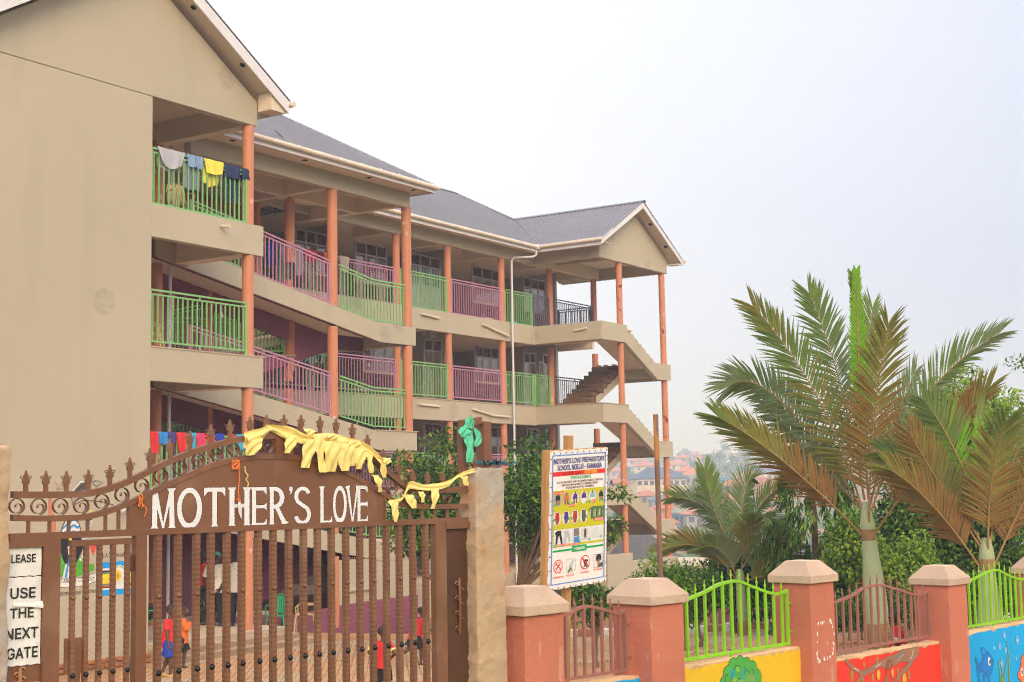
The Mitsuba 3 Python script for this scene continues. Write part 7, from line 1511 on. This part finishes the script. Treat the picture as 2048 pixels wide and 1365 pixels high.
wallpaint(CR, Polygon([(19.50, -.93), (19.66, -.95), (19.62, -1.08), (19.575, -1.16), (19.53, -1.08)]), REDc, 1); wallpaint(CR, Polygon([(19.50, -.88), (19.66, -.90), (19.66, -.95), (19.50, -.93)]), [.7, .5, .04], 1); wallpaint(CR, LineString([(19.35, -.86), (19.15, -.70)]).buffer(.012), [.3, .16, .08], 0)
for x, z in ((19.26, -1.22), (19.31, -1.17), (19.33, -1.25)): wallpaint(CR, Polygon(ell(x, z, .025, .03)), WHT, 2)
sc_ = Polygon([(x, -1.50 - .09 * math.cos((x - 19.05) * 2.4)) for x in np.linspace(18.42, 19.66, 30)] + [(x, -1.66 - .09 * math.cos((x - 19.05) * 2.4)) for x in np.linspace(19.66, 18.42, 30)]); wallpaint(CR, sc_.buffer(.008), BLK, 3); wallpaint(CR, sc_, WHT, 4)
walltext(CR, 'FOR GOD AND MY COUNTRY', 18.44, 19.62, -1.66, .085, 6); walltext(CR, 'Uganda National Coat of Arms', 18.30, 19.66, -1.90, .085, 2)
FG = thing('wall_flag', 'painted community flag with striped bars on the cream wall, right of the crest', 'mural')
zs = [-1.305, -1.43, -1.475, -1.505, -1.545, -1.74, -1.775, -1.805, -1.83, -1.865, -1.98]
for (z1, z0), c in zip(zip(zs, zs[1:]), ([.01, .33, .80], WHT, BLK, [.10, .22, .14], [.72, .58, .03], [.12, .30, .16], REDc, [.1, .1, .1], WHT, [.01, .33, .80])): wallpaint(FG, sbox(19.80, z0, 20.66, z1), c, 0)
wallpaint(FG, Polygon(ell(20.26, -1.62, .19, .24)), WHT, 1); e1 = Polygon(ell(20.26, -1.58, .16, .18)); wallpaint(FG, e1.difference(e1.buffer(-.02)), [.25, .45, .15], 2); wallpaint(FG, Polygon(ell(20.22, -1.60, .085, .12)), [.74, .54, .03], 2); wallpaint(FG, Polygon(ell(20.22, -1.60, .035, .05)), [.45, .3, .04], 3); wallpaint(FG, sbox(20.12, -1.84, 20.42, -1.70), WHT, 2); walltext(FG, 'E.A Community Flag', 19.82, 20.64, -1.215, .085, 2)
# solar lamp and thin wires on the wall
SL = thing('solar_lamp', 'small solar panel lamp bracketed high on the cream wall behind the spear tips', 'lamp')
plain('solar_blue', [.12, .13, .17], rough=.25)
MB().obox((19.1, WY - .22, .22), (.13, 0, 0), unit([0, -.8, .6]) * .14, unit([0, .6, .8]) * .012).put('panel', 'solar_blue', SL)
fr = MB()
for q in (-1, 1): fr.obox(np.array([19.1 + .135 * q, WY - .22, .22]), (.012, 0, 0), unit([0, -.8, .6]) * .15, unit([0, .6, .8]) * .016); fr.obox(np.array([19.1, WY - .22, .22]) + unit([0, -.8, .6]) * .145 * q, (.145, 0, 0), unit([0, -.8, .6]) * .012, unit([0, .6, .8]) * .016)
for q in range(1, 4): fr.obox(np.array([19.1 - .13 + .065 * q, WY - .22, .22]) + unit([0, .6, .8]) * .012, (.003, 0, 0), unit([0, -.8, .6]) * .14, unit([0, .6, .8]) * .002)
fr.put('frame', 'fascia_paint', SL); MB().tube([(19.1, WY, .15), (19.1, WY - .2, .2)], .014, 6).put('bracket', 'pipe_plastic', SL)
MB().lathe([(0, 0), (.06, .02), (.09, .10), (0, .11)], (20.18, WY - .12, -.22), 12, unit([.5, -.6, -.5])).put('lamp_head', 'lamp_glass', SL, smooth=True); MB().tube([(20.1, WY, -.16), (20.18, WY - .12, -.20)], .012, 6).put('arm', 'pipe_plastic', SL)
for pts, lab in (([(19.0, WY - .01, .05), (19.05, WY - .012, -.15), (19.3, WY - .012, -.05), (19.75, WY - .012, -.08), (20.1, WY - .01, -.16)], 'thin dark cable looping on the cream wall from the solar panel to the lamp'), ([(18.6, WY - .01, .32), (18.7, WY - .03, .24), (18.62, WY - .03, .18), (18.8, WY - .03, .2), (18.75, WY - .02, .28), (18.95, WY - .02, .22)], 'tangled straw-coloured wire left of the solar panel on the wall'), ([(19.4, WY - .01, .22), (19.5, WY - .04, .30), (19.62, WY - .03, .22), (19.78, WY - .03, .31), (19.6, WY - .02, .34), (19.45, WY - .02, .28)], 'tangled dark wire right of the solar panel on the wall')):
    solo('cable', MB().tube(pts, .006, 5).ply('black_wire' if 'dark' in lab else 'bare_plaster', smooth=True), lab, 'cable')
mat('trainer', [.05, .05, .09], rough=.6)
def shoe(c, yaw, m, label, s=1.0, group=None):
    q = m3.Manifold.batch_hull([m3.Manifold.sphere(r, 12).translate(p) for p, r in (((0, 0, .035), .035), ((.14, .0, .03), .036), ((.20, .0, .022), .024), ((0, 0, .075), .028))]); v, f = man_arr(q); R = np.array([[math.cos(yaw), -math.sin(yaw), 0], [math.sin(yaw), math.cos(yaw), 0], [0, 0, 1]])
    return solo('shoe', ply((v * s @ R.T + c, f), m, smooth=50), label, 'shoe', group)
shoe((20.30, 22.62, -3.42), -.6, 'trainer', 'left one of two dark trainers at the foot of the blank wall, seen between the wicket bars'); shoe((20.48, 22.66, -3.42), -.9, 'trainer', 'right one of two dark trainers at the foot of the blank wall, seen between the wicket bars')
shoe((43.15, 29.33, F[3] + .01), -1.2, 'cap_cement', 'left sandal of a pair behind the top mauve rail of the main block'); shoe((43.33, 29.33, F[3] + .01), -1.0, 'cap_cement', 'right sandal of a pair behind the top mauve rail of the main block')
shoe((45.05, 29.36, F[3] + .01), -1.0, 'chair_green', 'green slipper behind the top green rail near the downpipe', 1.2)
for i, (x, y) in enumerate(((50.85, 28.9), (50.9, 28.6), (50.88, 28.2), (50.95, 27.95))):
    v, f = man_arr(rbox(.24, .12, .10, .02, 8)); v += [x, y, F[3] - 1.32 + .047]; solo('loose_brick', ply((v, f), 'burnt_brick', smooth=40), 'loose bricks lying at the head of the rough brown stair flight', 'brick', 'loose bricks on the stair')
# ------------------------------------------------------------------ people
for nm, c in (('skin_dark', [.060, .030, .019]), ('skin_brown', [.115, .058, .036]), ('hair_black', [.014, .012, .012]), ('hair_short', [.035, .024, .02]), ('eye_white', [.6, .58, .55]), ('lip', [.13, .05, .045]), ('slipper', [.52, .34, .13]), ('sole', [.05, .05, .06])):
    mat(nm, c, rough=.5 if 'skin' in nm else .7, var=.08, scale=9)
def camo_fn(p, n, uv):
    g = fbm(p.x * 13, p.y * 13, p.z * 10, 3); l = smoothstep(.03, .0, dr.abs(noise(p.x * 9, p.y * 9, p.z * 8) - .5)); return mix(mi.Color3f(.016, .017, .02) * (.7 + .6 * g), mi.Color3f(.17, .19, .21), l * .75)
mat('camo_cloth', [0, 0, 0], rough=.8, fn=camo_fn)
SPH = {}
def ball_(r, n=14):
    k = round(r, 5)
    if k not in SPH: SPH[k] = m3.Manifold.sphere(r, n)
    return SPH[k]
def bone(p, q, a, b): return m3.Manifold.batch_hull([ball_(a).translate(list(map(float, p))), ball_(b).translate(list(map(float, q)))])
def blob(*pr): return m3.Manifold.batch_hull([ball_(r).translate(list(map(float, p))) for p, r in pr])
def tube_(p, q, a, b, n=18):
    """flat-ended tapered tube for sleeves and trouser legs"""
    p, q = np.asarray(p, float), np.asarray(q, float); d = unit(q - p); u = unit(np.cross(d, [.2, 1, .1])); w = np.cross(d, u); t = np.linspace(0, 2 * PI, n, endpoint=False)
    return m3.Manifold.hull_points(np.vstack([p + a * (np.cos(t)[:, None] * u + np.sin(t)[:, None] * w), q + b * (np.cos(t)[:, None] * u + np.sin(t)[:, None] * w)]))
def hand(w, d, side, nrm, s, curl=.5):
    """palm, four bent fingers of different lengths and a thumb from the side of the palm; d = pointing direction, nrm = towards the palm"""
    d = unit(d); n = unit(np.asarray(nrm, float) - d * np.dot(nrm, d)); sd = np.cross(d, n) * side; L = []
    L.append(blob((w, .017 * s), (w + d * .02 * s + sd * .014 * s, .012 * s), (w + d * .045 * s + sd * .020 * s, .010 * s), (w + d * .045 * s - sd * .020 * s, .010 * s)))
    for k, ln in enumerate((.040, .047, .044, .034)):
        a = w + d * .047 * s + sd * (.021 - .014 * k) * s; b = a + unit(d + n * curl * .5) * ln * .55 * s; c = b + unit(d + n * curl * 1.5) * ln * .5 * s
        L += [bone(a, b, .0062 * s, .0056 * s), bone(b, c, .0056 * s, .0045 * s)]
    a = w + d * .014 * s + sd * .018 * s; b = a + unit(d * .6 + sd * .8 + n * .3) * .026 * s; c = b + unit(d + n * .5) * .022 * s
    return L + [bone(a, b, .0075 * s, .0066 * s), bone(b, c, .0066 * s, .005 * s)]
def person(label, pos, facing, H, pose, wear, skin='skin_dark', child=False, hair='hair_short', group=None, ground=True):
    """facing = heading in the ground plane; pose holds unit-length directions in the body frame (x forwards, y left, z up)"""
    k = thing('person', label, 'person', group); hs = 1.22 if child else 1.0; s = H
    lean = pose.get('lean', 0.0); hip = np.array([0, 0, .50 * s if child else .515 * s])
    up_ = np.array([math.sin(lean), 0, math.cos(lean)]); fw_ = np.array([math.cos(lean), 0, -math.sin(lean)]); lf = np.array([0, 1., 0])
    waist, chest, neck = hip + up_ * .10 * s, hip + up_ * .225 * s, hip + up_ * (.30 if child else .315) * s
    sw = (.098 if child else .112) * s; hy = pose.get('head', 0.0); hp = pose.get('nod', 0.0)
    headc = neck + up_ * .045 * s + np.array([.012 * s, 0, .055 * s * hs]); hd = np.array([math.cos(hy) * math.cos(hp), math.sin(hy) * math.cos(hp), -math.sin(hp)]); hl = np.array([-math.sin(hy), math.cos(hy), 0]); hu = np.cross(hd, hl)
    hq = lambda x, y, z: headc + (hd * x + hl * y + hu * z) * s * hs
    S = [blob((waist + lf * .035 * s, .055 * s), (waist - lf * .035 * s, .055 * s), (hip + lf * .045 * s, .058 * s), (hip - lf * .045 * s, .058 * s)),
         blob((waist + lf * .03 * s, .052 * s), (waist - lf * .03 * s, .052 * s), (chest + lf * .055 * s, .058 * s), (chest - lf * .055 * s, .058 * s), (neck - up_ * .035 * s + lf * sw * .62, .035 * s), (neck - up_ * .035 * s - lf * sw * .62, .035 * s)),
         bone(neck - up_ * .03 * s, headc - hu * .03 * s, .030 * s, .027 * s)]
    S += [blob((hq(-.012, 0, .014), .050 * s * hs), (hq(.012, 0, .012), .046 * s * hs), (hq(.018, 0, -.030), .030 * s * hs), (hq(.028, 0, -.046), .016 * s * hs)), blob((hq(.056, 0, .006), .007 * s * hs), (hq(.066, 0, -.014), .0085 * s * hs), (hq(.056, .007, -.016), .006 * s * hs), (hq(.056, -.007, -.016), .006 * s * hs)), blob((hq(.052, .018, .016), .008 * s * hs), (hq(.052, -.018, .016), .008 * s * hs))]
    for g in (1, -1): S.append(blob((hq(-.008, .052 * g, .006), .011 * s * hs), (hq(-.010, .053 * g, -.012), .008 * s * hs)))
    J = {}
    for g, n in ((1, 'L'), (-1, 'R')):
        sh = neck - up_ * .032 * s + lf * sw * g; ua, fa = [unit(q) for q in pose['arm' + n]]; el = sh + ua * .168 * s; wr = el + fa * .145 * s
        th, sn = [unit(q) for q in pose['leg' + n]]; hj = hip + lf * .05 * s * g - np.array([0, 0, .01 * s]); kn = hj + th * .235 * s; an = kn + sn * .225 * s; ft = unit(pose.get('foot' + n, (1, 0, -.12))); J[n] = (sh, el, wr, hj, kn, an, ft)
        S += [bone(sh, el, .031 * s, .0235 * s), bone(el, wr, .024 * s, .0155 * s), bone(hj, kn, .055 * s, .034 * s), bone(kn, (kn + an * .6) / 1.6, .034 * s, .034 * s), bone(kn, an, .032 * s, .021 * s), blob((an - ft * .012 * s - np.array([0, 0, .018 * s]), .019 * s), (an + ft * .075 * s - np.array([0, 0, .026 * s]), .013 * s), (an, .02 * s))]
        S += hand(wr, fa, g, pose.get('palm' + n, (.3, -g, 0)), s * 1.02, pose.get('curl', .6))
    body = m3.Manifold.batch_boolean(S, m3.OpType.Add)
    drop = min(J['L'][5][2], J['R'][5][2]) - .039 * s if ground else 0.0
    a = math.atan2(facing[1], facing[0]); R = np.array([[math.cos(a), -math.sin(a), 0], [math.sin(a), math.cos(a), 0], [0, 0, 1]]); pos = np.asarray(pos, float)
    def out(m, name, mt, ref=.03, wr_=0.0, sm=50, parent=k):
        m = m.refine_to_length(ref * s) if ref else m; v, f = man_arr(m)
        if wr_: v = v + trimesh.Trimesh(v, f, process=False).vertex_normals * ((meshkit.fbm(v * [22, 22, 9] / s + H, 3) - .5) * wr_ * s)[:, None]
        return put(name, ply(((v - [0, 0, drop]) @ R.T + pos, f), mt, smooth=sm), parent)
    out(body, 'body', skin, None)
    hr = blob((hq(-.014, 0, .020), .0515 * s * hs), (hq(.006, 0, .022), .0475 * s * hs)); hr = hr.trim_by_plane((hu * .82 - hd * .55).tolist(), float(np.dot(headc + hu * s * hs * .012, hu * .82 - hd * .55)) if not wear.get('long_hair') else float(np.dot(headc - hu * s * hs * .03, hu * .82 - hd * .55)))
    out(hr, 'hair', hair, .02, .006)
    for g in (1, -1):
        e = blob((hq(.0495, .019 * g, .004), .0075 * s * hs)); e_k = out(e, 'eye', 'eye_white', None); out(blob((hq(.0535, .019 * g, .004), .0045 * s * hs)), 'pupil', 'hair_black', None, parent=e_k)
    out(blob((hq(.053, .010, -.030), .005 * s * hs), (hq(.053, -.010, -.030), .005 * s * hs), (hq(.056, 0, -.029), .005 * s * hs)), 'mouth', 'lip', None)
    up3 = lambda t: hip + up_ * t * s
    sl = wear.get('sleeve', .55); tm = wear.get('top_margin', .012) * s; hem = wear.get('hem', -.055)
    top = [blob((chest + lf * .055 * s, .058 * s + tm), (chest - lf * .055 * s, .058 * s + tm), (neck - up_ * .042 * s + lf * sw * .66, .035 * s + tm), (neck - up_ * .042 * s - lf * sw * .66, .035 * s + tm), (waist + lf * .04 * s, .060 * s + tm), (waist - lf * .04 * s, .060 * s + tm)),
           tube_(waist + up_ * .02 * s, up3(hem), .094 * s + tm, .102 * s + tm, 22)]
    for n in 'LR':
        sh, el, wr = J[n][:3]; top.append(tube_(sh, el if sl >= 1 else sh + (el - sh) * sl, .037 * s + tm, .034 * s + tm * 1.2)); top.append(bone(sh, sh + (el - sh) * min(sl, .9) * .8, .034 * s + tm, .030 * s + tm * .8))
        if sl > 1: top += [bone(el, el + (wr - el) * .1, .026 * s + tm, .026 * s + tm), tube_(el, el + (wr - el) * (sl - 1), .027 * s + tm, .021 * s + tm)]
    t_ = m3.Manifold.batch_boolean(top, m3.OpType.Add)
    t_ = t_ - tube_(neck - up_ * .012 * s, neck + up_ * .08 * s, .036 * s, .05 * s)
    tk = out(t_, 'shirt', wear['top'], .035, .012)
    if wear.get('hood'):
        out(blob((neck - fw_ * .045 * s + lf * .035 * s, .028 * s), (neck - fw_ * .045 * s - lf * .035 * s, .028 * s), (neck - fw_ * .065 * s - up_ * .055 * s, .022 * s), (neck + fw_ * .01 * s + lf * .045 * s, .018 * s), (neck + fw_ * .01 * s - lf * .045 * s, .018 * s)) - tube_(neck - up_ * .03 * s, neck + up_ * .1 * s, .033 * s, .045 * s), 'hood', wear['top'], .03, .01, parent=tk)
    if wear.get('trim'):
        for n in 'LR':
            sh, el, wr = J[n][:3]; out(tube_(sh + (el - sh) * (sl - .12), sh + (el - sh) * (sl + .01), .036 * s + tm * 1.25, .036 * s + tm * 1.3), 'sleeve_stripe', wear['trim'], None, parent=tk)
    pl_ = wear.get('leg', .8); bm = wear.get('leg_margin', .014) * s
    bt = [blob((hip + lf * .045 * s + up_ * .055 * s, .058 * s), (hip - lf * .045 * s + up_ * .055 * s, .058 * s), (hip + lf * .05 * s - up_ * .02 * s, .060 * s), (hip - lf * .05 * s - up_ * .02 * s, .060 * s))]
    for n in 'LR':
        hj, kn, an = J[n][3:6]
        bt.append(bone(hj, hj + (kn - hj) * .35, .058 * s + bm * .5, .052 * s + bm))
        if pl_ <= 1: bt.append(tube_(hj, hj + (kn - hj) * pl_, .056 * s + bm, .052 * s + bm * 2))
        else: bt += [bone(hj, kn, .054 * s + bm, .037 * s + bm), bone(kn, kn + (an - kn) * .1, .036 * s + bm, .035 * s + bm), tube_(kn, kn + (an - kn) * (pl_ - 1), .038 * s + bm, .030 * s + bm)]
    out(m3.Manifold.batch_boolean(bt, m3.OpType.Add), 'trousers' if pl_ > 1 else 'shorts', wear['bottom'], .04, .012)
    if wear.get('shoe'):
        for n in 'LR':
            an, ft = J[n][5], J[n][6]; out(blob((an - ft * .016 * s - np.array([0, 0, .014 * s]), .0235 * s), (an + ft * .085 * s - np.array([0, 0, .022 * s]), .017 * s), (an + np.array([0, 0, .004]), .022 * s)), 'shoe', wear['shoe'], None)
    if wear.get('cap'):
        cp = blob((hq(-.010, 0, .024), .053 * s), (hq(.006, 0, .024), .049 * s)).trim_by_plane(hu.tolist(), float(np.dot(hq(0, 0, .022), hu))); ck = out(cp, 'cap', wear['cap'], .03)
        out(blob((hq(.04, .03, .026), .006 * s), (hq(.04, -.03, .026), .006 * s), (hq(.092, .018, .016), .004 * s), (hq(.092, -.018, .016), .004 * s)), 'peak', wear['cap'], None, parent=ck)
    return k
RGT, AWY = cw([1, 0, 0]), cw([0, 1, 0])
hd_ = lambda deg: cw([math.cos(math.radians(deg)), math.sin(math.radians(deg)), 0])    # 0 = to the right in the picture, 90 = away from the camera
DN = (0, 0, -1)
person('boy in a red shirt and dark blue shorts walking to the right in front of the veranda steps', (19.42, 20.55, gz(19.42, 20.55)), hd_(-8), 1.36, dict(lean=.03, head=.1, nod=.1, armL=((.28, .1, -1), (.42, .0, -1)), armR=((.05, -.12, -1), (.22, -.05, -1)), legL=((-.18, 0, -1), (-.40, 0, -1)), legR=((.22, 0, -1), (-.06, 0, -1))), dict(top='cloth_red', bottom='cloth_royal', sleeve=.6, leg=.85, leg_margin=.022, shoe='slipper', hem=-.09), 'skin_brown', True)
person('child in an orange long-sleeved top and black shorts holding a hand to the mouth, behind the boy in red', (20.5, 21.35, gz(20.5, 21.35)), hd_(5), 1.24, dict(lean=.04, head=.25, armL=((.25, .12, -1), (.5, -.2, .9)), armR=((.55, -.05, -.8), (.42, .25, 1)), curl=.9, legL=((.20, 0, -1), (-.08, 0, -1)), legR=((-.2, 0, -1), (-.45, 0, -1))), dict(top='cloth_orange', bottom='cloth_black', sleeve=1.9, leg=.9, leg_margin=.022, hem=-.09), 'skin_brown', True)
person('man in a red shirt and dark patterned trousers standing on the veranda with his head turned right', (24.68, 25.0, F[0]), hd_(20), 1.74, dict(head=-.45, armL=((.05, .15, -1), (.2, .0, -1)), armR=((.05, -.15, -1), (.25, .05, -1)), legL=((.02, .03, -1), (0, 0, -1)), legR=((.0, -.03, -1), (-.02, 0, -1))), dict(top='cloth_red', bottom='camo_cloth', sleeve=.75, leg=1.93, leg_margin=.02, shoe='sole', hem=-.03, long_hair=True), hair='hair_black')
person('man in a white tee shirt and green cap seen from behind with his hands clasped at his back', (24.53, 24.41, F[0]), hd_(70), 1.74, dict(head=-.5, armL=((-.12, .30, -1), (-.35, -.45, -1)), armR=((-.12, -.30, -1), (-.35, .45, -1)), legL=((.02, .05, -1), (0, 0, -1)), legR=((.0, -.05, -1), (-.02, 0, -1))), dict(top='cloth_white', bottom='cloth_black', sleeve=.85, leg=1.95, shoe='sole', hem=-.06, cap='cloth_green'))
person('man in a white hooded sweater and black trousers seen from behind, rightmost of the three on the veranda', (24.73, 23.93, F[0]), hd_(85), 1.74, dict(nod=.2, armL=((.0, .2, -1), (.35, -.1, -1)), armR=((.0, -.2, -1), (.35, .1, -1)), legL=((.02, .07, -1), (0, 0, -1)), legR=((.0, -.07, -1), (-.02, 0, -1))), dict(top='cloth_white', bottom='cloth_black', sleeve=1.9, leg=1.95, shoe='sole', hem=-.05, hood=True, top_margin=.018))
q_ = cw([-1.72, 18.5, 0]); person('boy in a red and yellow shirt standing with his hands on his hips, his back to the gate', (q_[0], q_[1], gz(q_[0], q_[1])), hd_(60), max(.95, -1.83 - gz(q_[0], q_[1])), dict(head=-.3, armL=((-.15, .75, -.8), (.25, -.65, -.5)), armR=((-.15, -.75, -.8), (.25, .65, -.5)), palmL=(0, -1, 0), palmR=(0, 1, 0), legL=((.03, .06, -1), (0, 0, -1)), legR=((.0, -.06, -1), (0, 0, -1))), dict(top='cloth_red', bottom='cloth_black', sleeve=.75, leg=.9, trim='yellow_cloth', hem=-.05), 'skin_brown', True)
q_ = cw([-1.98, 28.1, 0]); person('child in a red shirt and dark shorts running to the right towards the motorbike', (q_[0], q_[1], gz(q_[0], q_[1])), hd_(18), 1.16, dict(lean=.32, head=.05, nod=.0, armL=((-.55, .25, -.8), (.5, -.1, -.8)), armR=((.5, -.2, -.8), (.8, .1, -.2)), legL=((-.55, .0, -1), (-1, .0, -.62)), footL=(.3, 0, -1), legR=((.42, 0, -1), (-.06, 0, -1))), dict(top='cloth_red', bottom='cloth_black', sleeve=.85, leg=.8, leg_margin=.02, hem=-.08), 'skin_brown', True)
q_ = cw([4.49, 17.1, 0]); person('boy in a red shirt with white sleeve stripe just behind the rust-pink railing of the red wall', (q_[0], q_[1], gz(q_[0], q_[1])), hd_(165), 1.02, dict(head=.1, armL=((.1, .2, -1), (.3, .1, -1)), armR=((.1, -.2, -1), (.3, -.1, -1)), legL=((.1, 0, -1), (0, 0, -1)), legR=((-.1, 0, -1), (-.2, 0, -1))), dict(top='cloth_red', bottom='cloth_black', sleeve=.7, leg=.9, trim='cloth_white', hem=-.06), 'skin_dark', True)
for x, lab, c in ((34.07, 'person in dark clothes leaning at the far rail of the middle floor, seen through the ramp opening', 'cloth_black'), (34.76, 'person in a red top at the far rail of the middle floor, right of the one in dark clothes', 'cloth_maroon')):
    person(lab, (x, 30.1, F[2]), (-.3, -1), 1.25, dict(lean=.08, armL=((.4, .2, -1), (.6, 0, -.6)), armR=((.4, -.2, -1), (.6, 0, -.6)), legL=((0, .04, -1), DN), legR=((0, -.04, -1), DN)), dict(top=c, bottom='cloth_black', sleeve=.8, leg=1.9), 'skin_dark', True)
# ------------------------------------------------------------------ air: haze round the camera and everything built, the sky outside it
HZ0, HZ1 = LOWEST - 1.0, 62.0
scene['haze_air'] = {'type': 'homogeneous', 'albedo': {'type': 'rgb', 'value': [0.91, 0.945, 0.985]}, 'sigma_t': {'type': 'rgb', 'value': [0.00090, 0.00105, 0.00140]}}
scene['haze'] = {'type': 'cube', 'to_world': T().translate([0, 0, (HZ0 + HZ1) / 2]).scale([2050, 2050, (HZ1 - HZ0) / 2]), 'bsdf': {'type': 'null'}, 'interior': {'type': 'ref', 'id': 'haze_air'}}
labels['haze'] = {'kind': 'stuff'}
scene['camera']['medium'] = {'type': 'ref', 'id': 'haze_air'}
palette_materials()
